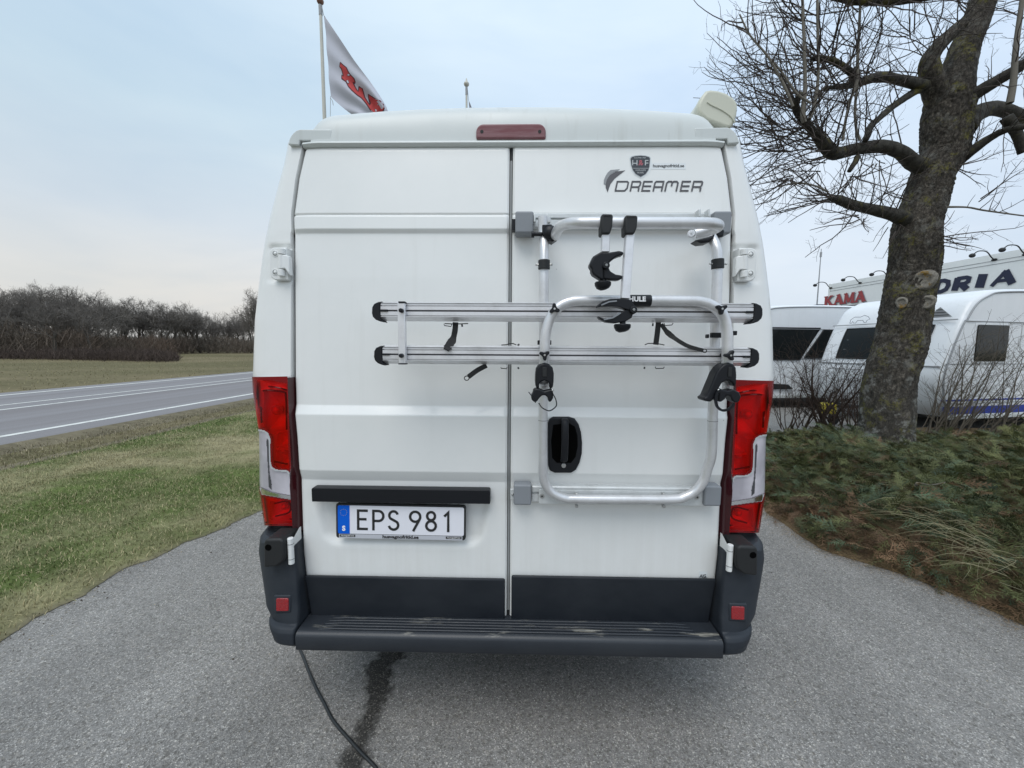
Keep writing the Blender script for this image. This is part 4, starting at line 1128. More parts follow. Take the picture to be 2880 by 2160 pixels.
# ------------------------------------------------------------------ bicycle rack on the right door
rack = empty('bike_rack', (.35, -.02, .95), 'folded silver tube bicycle rack with two long rails bolted to the right rear door', 'bike rack')
def q1(x, y, Y): return W(1380+x/2.765, 550+y/2.765, Y)
def q3(x, y, Y): return W(1400+x/2.765, 1000+y/2.765, Y)
def q2(x, y, Y): return W(1000+x/4.424, 780+y/4.424, Y)
TR = .0165
YP = -.075      # plane of the mounting frame
YR = -.165      # front face of the rails
YH = -.190      # folded platform hoop
# mounting rails (extruded profiles lying on the door)
def hprofile(name, x0, x1, prof, m, parent, tiltz=0.0):
    """prof: list of (Y, Z) closed outline"""
    n = len(prof); v = [(x0, y, z) for y, z in prof]+[(x1, y, z+tiltz) for y, z in prof]
    f = [tuple(range(n)), tuple(range(2*n-1, n-1, -1))]+[(i, n+i, n+(i+1) % n, (i+1) % n) for i in range(n)]
    mb = MB(); mb.add(v, f); return mb.build(name, m, parent, smooth=30)
za, zb = W(1700, 601, .03).z, W(1700, 643, .03).z
x0, x1 = W(1500, 620, .03).x, W(2012, 620, .03).x
h = za-zb
tr_ = hprofile('top_mounting_rail', x0, x1, [(.052, zb), (.030, zb), (.024, zb+.006), (.024, zb+h*.55), (.032, zb+h*.58), (.032, zb+h*.66), (.022, zb+h*.69), (.022, za-.004), (.026, za), (.052, za)][::-1], M['rail'], rack)
za, zb = W(1700, 1371, -.03).z, W(1700, 1418, -.03).z; h = za-zb
x0, x1 = W(1497, 1395, -.03).x, W(1985, 1395, -.03).x
br_ = hprofile('bottom_mounting_rail', x0, x1, [(.0, zb), (-.018, zb), (-.024, zb+.005), (-.024, zb+h*.50), (-.016, zb+h*.54), (-.016, zb+h*.64), (-.026, zb+h*.67), (-.026, za-.004), (-.022, za), (.0, za)][::-1], M['rail'], rack)
mb = MB(); a, b = W(1515, 1417, -.034), W(1990, 1383, -.034)
mb.box((a.x, -.030, a.z), (b.x, -.034, b.z)); mb.build('rail_plate', M['rail'], rack, bevel=.001)
for px in (1524.5, 1960.5):
    c = W(px, 1398 if px > 1700 else 1395, -.035); mb = MB(); mb.tube([(c.x, -.033, c.z), (c.x, -.037, c.z), (c.x, -.0375, c.z)], [.0085, .008, .004], 18); bo = mb.build('rail_bolt', M['steel'], rack, smooth=30)
    mb = MB(); mb.cyl((c.x, -.0376, c.z), (c.x, -.0380, c.z), .0035, 6); mb.build('socket_shade', M['jamb'], bo)
# grey corner brackets
for (xa, xb, ya, yb, Y0, Y1) in ((1449, 1501, 593, 655, .055, -.005), (2007, 2060, 593, 656, .055, -.005), (1444.5, 1495, 1364.5, 1421, .0, -.048), (1980, 2031, 1368, 1424, .0, -.048)):
    a, b = W(xa, yb, Y1), W(xb, ya, Y1)
    mb = MB(); mb.prism(rrect(a.x, b.x, a.z, b.z, .007, Y0), (0, Y1-Y0, 0)); mb.build('grey_bracket', M['rgrey'], rack, bevel=.006, bseg=3)
a, b = W(1439, 643, .0), W(1450, 612, .0); mb = MB(); mb.box((a.x, .05, a.z), (b.x, .012, b.z)); mb.build('bracket_hook', M['black'], rack, bevel=.002)
a, b = W(1435, 1406, -.02), W(1446, 1375, -.02); mb = MB(); mb.box((a.x, -.004, a.z), (b.x, -.022, b.z)); mb.build('bracket_tab', M['rail'], rack, bevel=.002)
a = W(1441, 1392, -.03); mb = MB(); mb.ball((a.x, -.024, a.z), .0045, 10, 6); mb.build('tab_screw', M['steel'], rack, smooth=60)
for xa in (1505, 1540, 1968, 1994):
    a = W(xa, 598 if xa > 1900 else 612, .0); mb = MB(); mb.box((a.x-.005, .03, a.z-.016), (a.x+.002, -.005, a.z+.012)); mb.build('rail_lug', M['rail'], rack, bevel=.002)
a = W(1543, 619, -.01); mb = MB(); mb.tube([(a.x, .02, a.z), (a.x, -.012, a.z), (a.x, -.0125, a.z)], [.0085, .0085, .004], 12); mb.build('lug_bolt', M['steel'], rack, smooth=30)
a = W(1543, 628, -.0); mb = MB(); mb.cyl((a.x-.002, .0, a.z), (a.x-.002, -.004, a.z-.02), .004, 8); mb.build('split_pin', M['steel'], rack)

# main U frame
Y0 = YP
mainp = [q1(405, 165, Y0+.05), q1(408, 300, Y0+.05), q1(415, 420, Y0+.02), q1(415, 700, Y0), q1(412, 1200, Y0), q3(352, 500, Y0), q3(352, 780, Y0), q3(352, 900, Y0+.006), q3(366, 990, Y0+.01), q3(420, 1065, Y0+.014), q3(520, 1108, Y0+.016), q3(620, 1115, Y0+.016),
         q3(1000, 1118, Y0+.016), q3(1360, 1117, Y0+.016), q3(1450, 1100, Y0+.016), q3(1540, 1050, Y0+.014), q3(1600, 970, Y0+.010), q3(1630, 880, Y0+.005), q3(1662, 760, Y0), q3(1670, 500, Y0), q3(1680, 200, Y0), q1(1745, 1100, Y0), q1(1760, 700, Y0), q1(1762, 480, Y0+.008), q1(1750, 400, Y0+.015), q1(1725, 340, Y0+.03), q1(1700, 300, Y0+.04)]
mb = MB(); mb.tube(spline(mainp, 6), TR, 20); mb.build('main_frame', M['tube'], rack, smooth=60)
for (x, y, yb_) in ((415, 502, 575), (1765, 495, 570)):
    a, b = q1(x, y, Y0), q1(x, yb_, Y0); mb = MB(); mb.cyl(tuple(a), tuple(b), TR+.0035, 24); c = mb.build('joint_collar', M['blackm'], rack, bevel=.002)
    m_ = (a+b)/2
    for s in (-1, 1):
        mb = MB(); mb.cyl((m_.x+s*.019, m_.y-.004, m_.z), (m_.x+s*.026, m_.y-.004, m_.z), .003, 8); mb.build('collar_bolt', M['steel'], c)
        mb = MB(); mb.ball((m_.x+s*.026, m_.y-.004, m_.z), .0045, 8, 6); mb.build('collar_nut', M['steel'], c, smooth=60)
# sleeve seam on the lower legs
for (x, y) in ((352, 503), (1690-20, 508)):
    a = q3(x, y, Y0); mb = MB(); mb.cyl((a.x, a.y, a.z+.0007), (a.x, a.y, a.z-.0007), TR+.0004, 24); mb.build('sleeve_seam', M['groove'], rack)
for px in (1622, 1867):    # screws through the bottom bar
    for py in (1390, 1424):
        c = W(px, py, -.045); mb = MB(); mb.box((c.x-.005, -.050, c.z-.0045), (c.x+.005, -.034, c.z+.0045)); mb.build('clamp_nut', M['steel'], rack, bevel=.001)

# hinge joints at the top and the lifting arm hoop
c = q1(462, 292, -.05); mb = MB(); mb.ball(tuple(c), .026, 20, 12, (1.0, .8, 1.0)); 
mb.prism([q1(402, 228, -.06), q1(470, 225, -.06), q1(520, 262, -.06), q1(522, 330, -.06), q1(480, 360, -.06), q1(440, 345, -.06), q1(402, 290, -.06)], (0, .04, 0)); kj = mb.build('arm_joint', M['black'], rack, smooth=50)
a, b = q1(318, 300, -.05), q1(400, 300, -.05)
mb = MB(); mb.cyl(tuple(a), tuple(b), .007, 12); mb.cyl(tuple(q1(316, 303, -.05)), tuple(q1(340, 303, -.05)), .011, 12); mb.build('joint_bolt', M['black'], rack, bevel=.002)
mb = MB(); mb.prism([q1(1590, 345, -.07), q1(1700, 318, -.07), q1(1755, 290, -.07), q1(1735, 330, -.07), q1(1700, 362, -.07), q1(1640, 368, -.07)], (0, .05, 0)); mb.build('arm_joint', M['black'], rack, bevel=.006, bseg=3)
mb = MB(); mb.prism([q1(1765, 270, -.05), q1(1800, 258, -.05), q1(1822, 268, -.05), q1(1812, 318, -.05), q1(1770, 320, -.05)], (0, .03, 0)); mb.build('joint_bolt', M['black'], rack, bevel=.004)
armp = [q1(505, 312, -.06), q1(512, 285, -.10), q1(540, 245, -.15), q1(590, 222, -.19), q1(660, 214, -.22), q1(760, 212, -.235), q1(1000, 212, -.24), q1(1300, 213, -.24), q1(1600, 214, -.235), q1(1700, 216, -.225), q1(1752, 222, -.20), q1(1772, 235, -.17), q1(1755, 252, -.14), q1(1715, 266, -.12), q1(1660, 280, -.11), q1(1585, 300, -.105)]
mb = MB(); mb.tube(spline(armp, 7), .0165, 22); la = mb.build('lifting_arm', M['tube'], rack, smooth=60)
c = q1(1577, 298, -.110); mb = MB(); mb.tube([(c.x-.012, c.y-.012, c.z-.003), (c.x-.013, c.y-.016, c.z-.003)], [.0125, .010], 18); mb.build('end_plug', M['tube'], la, smooth=30)
mb = MB(); mb.cyl((c.x-.013, c.y-.0165, c.z-.002), (c.x-.013, c.y-.0185, c.z-.002), .0035, 8); mb.build('plug_screw', M['steel'], la)

# folded platform hoop
hp = [q3(363, 240, YH+.05), q3(363, 180, YH+.035), q1(410, 1440, YH+.02), q1(413, 1330, YH+.006), q1(418, 1220, YH), q1(424, 1120, YH), q1(436, 1040, YH), q1(462, 960, YH), q1(505, 890, YH), q1(565, 845, YH), q1(640, 822, YH), q1(740, 817, YH), q1(900, 817, YH), q1(1250, 817, YH), q1(1520, 818, YH), q1(1620, 824, YH), q1(1700, 846, YH), q1(1770, 890, YH), q1(1812, 945, YH), q1(1832, 1020, YH), q1(1840, 1110, YH), q1(1840, 1220, YH), q1(1838, 1330, YH+.006), q1(1837, 1440, YH+.02), q3(1790, 190, YH+.035), q3(1786, 260, YH+.05)]
mb = MB(); mb.tube(spline(hp, 6), .0165, 22); hoop = mb.build('platform_hoop', M['tube'], rack, smooth=60)
a, b = q1(1075, 818, YH), q1(1243, 818, YH); mb = MB(); mb.cyl(tuple(a), tuple(b), .0182, 28); slv = mb.build('hoop_sleeve', M['black'], hoop, bevel=.002)
mid = q1(1110, 806, YH-.0185)
# letters bent on the sleeve would hardly show: small flat caps, first letter hidden by the clamp
text_mesh('THULE', .0205, frame_at(q1(1124, 806, YH-.0190), (1, 0, 0), (0, .12, 1)), M['white'], 'sleeve_lettering', hoop, extrude=.0004, bold=.0009, wscale=1.0, space=1.06)
# rails
def rail(pyt, pyb, pxl, pxr, name='bicycle_rail'):
    zt, zb = W(1500, pyt, YR).z, W(1500, pyb, YR).z; h = zt-zb
    x0, x1 = W(pxl, 880, YR).x, W(pxr, 880, YR).x
    ys = YR
    fr = [(0, -.003), (.07, .0), (.14, .0), (.155, .006), (.185, .006), (.20, .0), (.385, .0), (.40, .009), (.47, .009), (.485, .0), (.69, .0), (.70, .006), (.725, .006), (.74, .0), (.77, .0), (.99, .026)]
    out_ = [(ys+.010, zt+.004)]+[(ys+d, zt-t*h) for t, d in fr]
    out_ += [(ys+.040, zb+.001), (ys+.040, zt+.006)]
    o = hprofile(name, x0, x1, out_, M['alu'], rack)
    mb = MB(); z = zt-.435*h; mb.box((x0+.01, ys+.0085, z-.003), (x1-.01, ys+.0092, z+.003)); mb.build('rail_groove', M['groove'], o)
    for s, xe_ in ((-1, x0), (1, x1)):
        pts = [(0.0, 1.06), (.010, 1.03), (.022, .93), (.027, .75), (.028, .4), (.026, .22), (.018, .06), (.004, -.04), (-.006, -.08), (-.001, .08), (.0, .12)] if False else [(-.008, 1.07), (.006, 1.04), (.020, .93), (.0265, .74), (.028, .42), (.0255, .22), (.016, .05), (.003, -.04), (-.010, -.09), (.0, .10), (.0, .92)]
        P = [(xe_+s*a, ys-.004, zb+b*h) for a, b in pts]
        mb = MB(); mb.prism(P, (0, .046, 0)); c = mb.build('rail_end_cap', M['black'], o, bevel=.003, bseg=2)
        mb = MB(); mb.box((xe_-s*.001, ys-.0055, zt-.50*h), (xe_-s*.024, ys-.0005, zt-.38*h)); mb.build('cap_tongue', M['black'], c)
    return o
ru_ = rail(853, 904, 1070.5, 2119); rl_ = rail(977.5, 1027, 1073, 2118)
# connector strut
a, b = q2(537, 1070, YR-.02), q2(612, 320, YR-.02); m_ = q2(628, 320, YR)
mb = MB(); mb.box((a.x, YR-.004, a.z), (b.x, YR-.022, b.z)); ct = mb.build('connector_strut', M['alu'], rack, bevel=.0015)
for y0_, y1_ in ((304, 322), (1070, 1084)):
    c0, c1 = q2(537, y1_, YR-.02), q2(628, y0_, YR-.01); mb = MB(); mb.box((c0.x-.0005, YR-.002, c0.z), (b.x+.001, YR-.0235, c1.z)); mb.build('strut_end', M['black'], ct, bevel=.001)
for x, y in ((565, 412), (567, 975)):
    c = q2(x, y, YR-.03); mb = MB(); mb.tube([(c.x, YR-.021, c.z), (c.x, YR-.034, c.z), (c.x, YR-.037, c.z)], [.0072, .0068, .004], 16); mb.build('strut_knob', M['black'], ct, smooth=40)
# star knobs
for k, (x, y, an) in enumerate(((497, 880, 95), (420, 1240, -85), (1802, 880, 30), (1868, 1243, -60))):
    c = q1(x, y, YH-.03); pts = []
    for i in range(36):
        a_ = 2*math.pi*i/36; r_ = .0095+.0095*max(0, math.cos(1.5*(a_)))**3 if False else .0085+.0095*((1+math.cos(3*a_))/2)**1.6
        pts.append((c.x+r_*math.cos(a_+R(an)), c.y, c.z+r_*math.sin(a_+R(an))))
    mb = MB(); mb.prism(pts, (0, .014, 0)); mb.cyl((c.x, c.y+.012, c.z), (c.x, YR+.003, c.z), .0065, 12); kn = mb.build('star_knob', M['black'], rack, bevel=.002)
    mb = MB(); mb.cyl((c.x, c.y-.0006, c.z), (c.x, c.y-.0020, c.z), .0032, 10); mb.build('knob_stud', M['steel'], kn)
# small black clips behind the hoop legs
for (x0_, x1_, y0_, y1_, Y) in ((365, 390, 1125, 1160, YH+.01), (450, 473, 1125, 1160, YH+.01), (1885, 1920, 1052, 1086, YH+.02), (1685, 1702, 1078, 1108, YP-.02), (1722, 1812, 1066, 1105, YP-.035)):
    a, b = q1(x0_, y1_, Y), q1(x1_, y0_, Y); mb = MB(); mb.box((a.x, Y, a.z), (b.x, Y+.018, b.z)); mb.build('frame_clip', M['black'], rack, bevel=.002)

# bicycle arms
def sqbar(p, q, wd, name, dp=None):
    p, q = Vector(p), Vector(q); d = (q-p).normalized(); r = d.cross(Vector((0, -1, 0))).normalized(); n = Vector((0, -1, 0))
    hw_ = wd/2; c = .0018; mb = MB()
    prof = [(-hw_+c, -hw_), (hw_-c, -hw_), (hw_, -hw_+c), (hw_, hw_-c), (hw_-c, hw_), (-hw_+c, hw_), (-hw_, hw_-c), (-hw_, -hw_+c)]
    mb.prism([p+r*a+n*b for a, b in prof], q-p); return mb.build(name, M['alu'], rack, smooth=30)
YAa = -.252
def strapclamp(x0_, x1_, y0_, y1_, xb0, xb1):
    P = [q1(x0_+4, y0_+6, YAa-.02), q1(x0_+18, y0_, YAa-.02), q1(x1_-14, y0_+2, YAa-.02), q1(x1_, y0_+10, YAa-.02), q1(x1_-8, (y0_+y1_)/2+25, YAa-.02), q1(xb1+2, y1_, YAa-.02), q1(xb0-2, y1_, YAa-.02), q1(x0_+2, (y0_+y1_)/2+35, YAa-.02)]
    mb = MB(); mb.prism(P, (0, .045, 0)); o = mb.build('arm_strap_clamp', M['blackm'], rack, bevel=.005, bseg=3)
    for k in range(4):
        a = q1(x0_+26+(x1_-x0_-50)*k/3, y0_+13, YAa-.0215); mb = MB(); mb.cyl(tuple(a), (a.x, a.y+.003, a.z), .0026, 8); mb.build('strap_tooth', M['jamb'], o)
    return o
strapclamp(858, 955, 140, 297, 862, 928); strapclamp(1042, 1147, 150, 299, 1046, 1116)
sqbar(q1(893, 290, YAa), q1(890, 440, YAa+.0), .0225, 'short_arm')
sqbar(q1(1080, 292, YAa), q1(1044, 800, YAa-.01), .0240, 'long_arm')
# claws
def claw(pts_u, pts_l, pin, knob, name, Y, lining=None):
    mb = MB(); mb.prism([q1(x, y, Y) for x, y in pts_u], (0, .034, 0)); o = mb.build(name, M['black'], rack, bevel=.006, bseg=3)
    mb = MB(); mb.prism([q1(x, y, Y+.004) for x, y in pts_l], (0, .028, 0)); mb.build('lower_jaw', M['black'], o, bevel=.005, bseg=3)
    for L_ in (lining or []):
        mb = MB(); mb.ribbon([q1(x, y, Y-.001) for x, y in L_], .004, (0, -1, 0), .002); mb.build('jaw_lining', M['rgrey'], o)
    c = q1(*pin, Y-.002); mb = MB(); mb.cyl((c.x, c.y-.004, c.z), (c.x, c.y+.03, c.z), .0105, 20); mb.build('pivot', M['black'], o, bevel=.002)
    mb = MB(); mb.cyl((c.x, c.y-.0045, c.z), (c.x, c.y-.007, c.z), .004, 10); mb.build('pivot_pin', M['seal'], o, bevel=.001)
    (kx0, kx1, ky0, ky1, sx0, sx1, sy) = knob
    a, b = q1((sx0+sx1)/2, sy, Y+.016), q1((sx0+sx1)/2, ky0+8, Y+.016)
    mb = MB(); mb.cyl(tuple(a), tuple(b), abs(q1(sx1, sy, Y).x-q1(sx0, sy, Y).x)/2, 14)
    r_ = abs(q1(kx1, ky0, Y).x-q1(kx0, ky0, Y).x)/2; t = q1((kx0+kx1)/2, ky0, Y+.016); u = q1((kx0+kx1)/2, ky1, Y+.016); hz = t.z-u.z
    mb.tube([tuple(t+Vector((0, 0, .0))), tuple(t-Vector((0, 0, hz*.12))), tuple(t-Vector((0, 0, hz*.45))), tuple(t-Vector((0, 0, hz*.8))), tuple(u)], [r_*.9, r_, r_*.97, r_*.75, r_*.35], 24)
    mb.build('clamp_knob', M['black'], o, smooth=45)
    return o
claw([(858, 436), (925, 440), (1000, 428), (1036, 436), (1034, 462), (1015, 462), (975, 478), (940, 505), (918, 530), (912, 548), (880, 560), (880, 655), (858, 652), (800, 615), (786, 590), (786, 570), (770, 548), (772, 530), (800, 470)],
     [(880, 540), (918, 548), (930, 585), (975, 612), (1028, 620), (1026, 645), (990, 657), (930, 655), (875, 648)], (898, 543), (808, 938, 672, 735, 848, 898, 640), 'open_claw', YAa-.012)
claw([(835, 862), (838, 850), (870, 822), (930, 803), (1000, 800), (1080, 806), (1110, 840), (1140, 875), (1142, 905), (1110, 925), (1080, 890), (1000, 866), (930, 858), (870, 860), (842, 868)],
     [(835, 938), (880, 955), (930, 952), (985, 930), (1030, 895), (1080, 880), (1110, 920), (1098, 950), (1050, 980), (970, 992), (900, 985), (850, 960)], (1110, 888), (958, 1090, 1000, 1063, 1003, 1050, 975), 'open_claw', YAa-.022,
     [[(860, 852), (920, 826), (980, 820)], [(880, 965), (950, 950), (1010, 912)]])

# pedal-side rail straps
def strap(pts, wd, name, loop=False, Y=None):
    P = spline(pts, 5); mb = MB(); mb.ribbon(P, wd, (0, -1, 0), .002); o = mb.build(name, M['rubber'], rack)
    if loop:
        e0 = P[-1]; d = (P[-1]-P[-2]).normalized(); c = e0+d*wd*.45
        ring = [(c.x+wd*.44*math.cos(t)*1.1, c.y-.001, c.z+wd*.44*math.sin(t)) for t in np.linspace(0, 2*math.pi, 17)]
        mb = MB(); mb.tube(ring, .0016, 6, caps=False); mb.build('strap_loop', M['rubber'], o, smooth=60)
    return o
YS = YR+.03
strap([q2(1245, 560, YS), q2(1238, 660, YS), q2(1215, 760, YS), q2(1175, 830, YS-.02), q2(1140, 880, YR-.008), q2(1125, 908, YR-.010)], .0185, 'rail_strap')
strap([q2(1630, 1095, YS), q2(1510, 1160, YS), q2(1405, 1238, YS)], .0165, 'rail_strap', True)
strap([q1(1305, 975, YS), q1(1295, 1070, YS), q1(1283, 1160, YS)], .0170, 'rail_strap')
strap([q1(1325, 1000, YS), q1(1370, 1060, YS-.01), q1(1430, 1110, YR-.006), q1(1520, 1165, YR-.012), q1(1600, 1192, YR-.014), q1(1650, 1204, YR-.014)], .0125, 'rail_strap', True)
for pts in ([(1100, 578), (1105, 600), (1190, 612), (1195, 590), (1192, 580)], [(1808, 1118), (1812, 1132), (1880, 1137), (1885, 1118)]):
    mb = MB(); mb.tube([q2(x, y, YS) for x, y in pts], .0015, 6); mb.build('buckle_wire', M['blackm'], rack, smooth=60)
for pts in ([(1350, 993), (1355, 1012), (1410, 1006), (1418, 992)], [(1280, 1330), (1284, 1345), (1345, 1343), (1350, 1332)]):
    mb = MB(); mb.tube([q1(x, y, YS) for x, y in pts], .0015, 6); mb.build('buckle_wire', M['blackm'], rack, smooth=60)
for f_, pts in ((q2, [(1322, 578), (1328, 616)]), (q2, [(2022, 1118), (2030, 1140)]), (q2, [(2015, 845), (2040, 834)]), (q1, [(1262, 993), (1260, 1015)]), (q1, [(1197, 1333), (1195, 1348)])):
    mb = MB(); mb.cyl(tuple(f_(*pts[0], YS)), tuple(f_(*pts[1], YS)), .0028, 8); mb.build('buckle_pin', M['blackm'], rack)
for f_, pts in ((q2, [(1815, 842), (1880, 838), (1910, 826), (1960, 824), (2000, 840)]), (q1, [(1200, 1160), (1225, 1150), (1290, 1150), (1350, 1162)]), (q2, [(1110, 575), (1250, 582), (1400, 574)])):
    mb = MB(); mb.tube([f_(x, y, YS-.005) for x, y in pts], .0028, 6, flat=.6); mb.build('rail_slider', M['blackm'], rack, smooth=60)

# folding feet at the hoop ends
def foot(cx, shell, hook, bolt, Yf, side):
    mb = MB(); mb.prism([q3(x, y, Yf) for x, y in shell], (0, .05, 0)); o = mb.build('folding_foot', M['black'], rack, bevel=.008, bseg=3)
    mb = MB(); mb.prism([q3(x, y, Yf-.002) for x, y in hook], (0, .042, 0)); mb.build('foot_hook', M['black'], o, bevel=.004, bseg=2)
    c = q3(*bolt, Yf-.005); mb = MB(); mb.ball(tuple(c), .0042, 10, 6); mb.build('foot_bolt', M['steel'], o, smooth=60)
    return o
YF = YH-.022
f1 = foot(363, [(292, 200), (294, 140), (300, 100), (325, 68), (363, 56), (400, 66), (428, 95), (437, 140), (436, 200), (430, 250), (405, 262), (404, 225), (385, 202), (363, 196), (340, 202), (322, 225), (322, 262), (296, 250)],
     [(276, 268), (300, 255), (330, 262), (363, 278), (395, 268), (428, 262), (430, 285), (432, 330), (415, 360), (395, 362), (390, 330), (370, 310), (345, 310), (325, 330), (310, 352), (292, 368), (262, 345), (260, 310), (275, 295)], (426, 270), YF, -1)
f2 = foot(1785, [(1700, 140), (1730, 95), (1765, 66), (1800, 55), (1835, 66), (1856, 95), (1860, 150), (1858, 215), (1845, 245), (1830, 215), (1805, 196), (1780, 196), (1745, 215), (1725, 250), (1690, 330), (1660, 362), (1610, 355), (1600, 330), (1625, 320), (1650, 260), (1680, 190)],
     [(1700, 268), (1720, 252), (1745, 262), (1790, 275), (1835, 262), (1880, 285), (1896, 320), (1880, 360), (1850, 370), (1825, 352), (1810, 312), (1780, 312), (1770, 340), (1740, 362), (1715, 358), (1722, 300)], (1716, 268), YF, 1)
for f_, (x0_, x1_, y0_, y1_) in ((f1, (347, 382, 92, 165)), (f2, (1790, 1822, 90, 165))):
    a, b = q3(x0_, y1_, YF-.002), q3(x1_, y0_, YF-.002); mb = MB(); mb.box((a.x, YF-.0030, a.z), (b.x, YF+.002, b.z)); mb.build('foot_catch', M['blackm'], f_, bevel=.001)
mb = MB(); mb.tube(spline([q3(x, y, YF-.004) for x, y in ((240, 283), (270, 325), (295, 368))], 4), .0013, 6)
mb.build('ratchet_strap', M['black'], rack, smooth=60)
mb = MB(); mb.ribbon(spline([q3(x, y, YF-.003) for x, y in ((318, 368), (345, 405), (395, 428), (430, 415), (456, 385), (450, 340), (430, 300), (424, 285))], 5), .0032, (0, -1, 0), .004); mb.build('ratchet_strap', M['black'], rack)
mb = MB(); mb.ribbon(spline([q3(x, y, YF-.003) for x, y in ((1722, 270), (1700, 290), (1690, 340), (1702, 395), (1740, 424), (1785, 418), (1820, 390), (1835, 370))], 5), .0075, (0, -1, 0), .006); mb.build('ratchet_strap', M['black'], rack)
mb = MB(); mb.prism([q3(x, y, YF+.03) for x, y in ((1640, 300), (1668, 300), (1700, 215), (1685, 205))], (0, .004, 0)); mb.build('foot_slot', M['tube'], f2)
# ------------------------------------------------------------------ juniper bed on the right
rp = [G(px, py) for px, py in ((2145, 1425), (2151, 1438), (2230, 1490), (2318, 1549), (2430, 1582), (2557, 1621), (2720, 1690), (2880, 1765))]
rp.sort(key=lambda p: p.y)
ry = np.array([-14, -1.5]+[p.y for p in rp]+[3.0, 4.4, 5.0, 5.6]); rx = np.array([3.6, 3.3]+[p.x for p in rp]+[rp[-1].x+.1, rp[-1].x+.25, 3.2, 6.5])
def edgeR(y): return np.interp(y, ry, rx)+.08*(n2(y, 0*y+3, 2.5, 3)-.5)
def hj(x, y):
    d = np.clip(x-edgeR(y), 0, 5); b = np.clip((5.3-y)/2.2, 0.15, 1)
    tr_ = 1-.75*np.exp(-(((x-5.35)/.7)**2+((y-3.9)/.9)**2))
    return (.46*(1-np.exp(-d/.38)))*(.25+1.5*np.clip(n2(x, y, 1.5, 3)*1.5-.3, 0, 1))*b*tr_
ys = np.linspace(-4, 5.6, 200)
A = np.array([[(float(edgeR(y))+.0+(14-float(edgeR(y)))*t**2, y, .004+.16*min(1, (14-float(edgeR(y)))*t**2/.6)*(0.5+float(n2(t*20, y, 1.5, 2)))*.6) for t in np.linspace(0, 1, 60)] for y in ys])
mb = MB(); mb.grid(A); kind(mb.build('planting_bed', M['soil'], smooth=179), 'structure')
def needle_mat(t, b): attr_col(t, b)
M['juniper'] = mat('juniper_foliage', (.04, .06, .03), .65, spec=.25, f=needle_mat)
def spray_template(rng):
    """a flat feathery branchlet along +X, about one unit long"""
    T = []
    def leaf(p, a, L, w_, z=0):
        d = np.array([math.cos(a), math.sin(a), z]); s = np.array([-d[1], d[0], 0])*w_
        T.append([p-s, p+s, p+d*L])
    n = 8
    for k in range(n):
        t = (k+.5)/n; p = np.array([t, 0, .10*math.sin(t*3)-.18*t*t])
        for sd in (-1, 1):
            a = sd*(.62+rng.uniform(-.15, .2)); L = (.34*(1-t)+.10)*rng.uniform(.75, 1.2)
            zz_ = rng.uniform(-.2, .25)
            leaf(p, a, L, .013, zz_)
            q = p+np.array([math.cos(a), math.sin(a), zz_])*L*.35
            leaf(q, a-sd*.55, L*.55, .013, zz_+.1); 
            leaf(q+np.array([math.cos(a), math.sin(a), zz_])*L*.2, a+sd*.45, L*.45, .012, zz_-.1)
    leaf(np.array([0, 0, 0.]), 0, .5, .014); leaf(np.array([.45, 0, .02]), 0, .6, .02, -.1)
    return np.array(T)
rng = np.random.default_rng(11)
TEM = [spray_template(rng) for _ in range(8)]
def junipers(n, xr_, yr_, size, dens_edge=False):
    x = rng.uniform(*xr_, n); y = rng.uniform(*yr_, n)
    k = (x > edgeR(y)+.05) & (y < 5.4); x, y = x[k], y[k]; n = len(x)
    H = hj(x, y); lay = rng.random(n)**.6
    z = .03+H*lay
    d = x-edgeR(y)
    flow = math.pi*1.05+(n2(x, y, .9, 2)-.5)*5.0         # branches fan out over the edge
    az = np.where(rng.random(n) < .65, flow+rng.normal(0, .6, n), rng.uniform(0, 2*np.pi, n))
    pit = rng.normal(.15, .35, n)+.25*(lay-.5)
    pit = np.where(d < .35, pit-.25, pit)
    rol = rng.normal(0, .7, n); L = rng.uniform(*size, n)
    V_, C_ = [], []
    tone = n2(x*1.0, y, 1.7, 3); br = n2(x+30, y, 1.1, 3)
    for i in range(n):
        T = TEM[rng.integers(8)]*L[i]
        cr, sr = math.cos(rol[i]), math.sin(rol[i]); cp_, sp = math.cos(pit[i]), math.sin(pit[i]); ca, sa = math.cos(az[i]), math.sin(az[i])
        Rm = np.array([[ca, -sa, 0], [sa, ca, 0], [0, 0, 1]])@np.array([[cp_, 0, -sp], [0, 1, 0], [sp, 0, cp_]])@np.array([[1, 0, 0], [0, cr, -sr], [0, sr, cr]])
        V_.append((T.reshape(-1, 3)@Rm.T)+np.array([x[i], y[i], z[i]]))
        g = np.array([.068, .088, .040])*(1-tone[i])+np.array([.125, .122, .045])*tone[i]
        if rng.random() < .25: g = np.array([.070, .100, .058])
        if (d[i] < .42 and br[i] > .52 and rng.random() < .7) or rng.random() < .08 or (lay[i] < .3 and rng.random() < .5): g = np.array([.17, .105, .06])*rng.uniform(.5, 1.2)
        C_.append(np.repeat((g*rng.uniform(.55, 1.7))[None], len(T)*3, 0))
    v = np.concatenate(V_); mb = MB(); mb.add(v, np.arange(len(v)).reshape(-1, 3)); return mb, np.concatenate(C_)
m1, c1 = junipers(15500, (2.2, 6.0), (.2, 5.3), (.09, .22))
m2, c2 = junipers(4300, (5.5, 11.0), (1.0, 5.3), (.12, .28))
m4, c4 = junipers(2000, (5.5, 13.0), (-3, 1.0), (.16, .32))
m3, c3 = junipers(1800, (3.0, 5.5), (-1.5, .3), (.14, .28))
mb = MB(); vv = np.concatenate([m1.v[0], m2.v[0], m3.v[0], m4.v[0]]); mb.add(vv, np.arange(len(vv)).reshape(-1, 3))
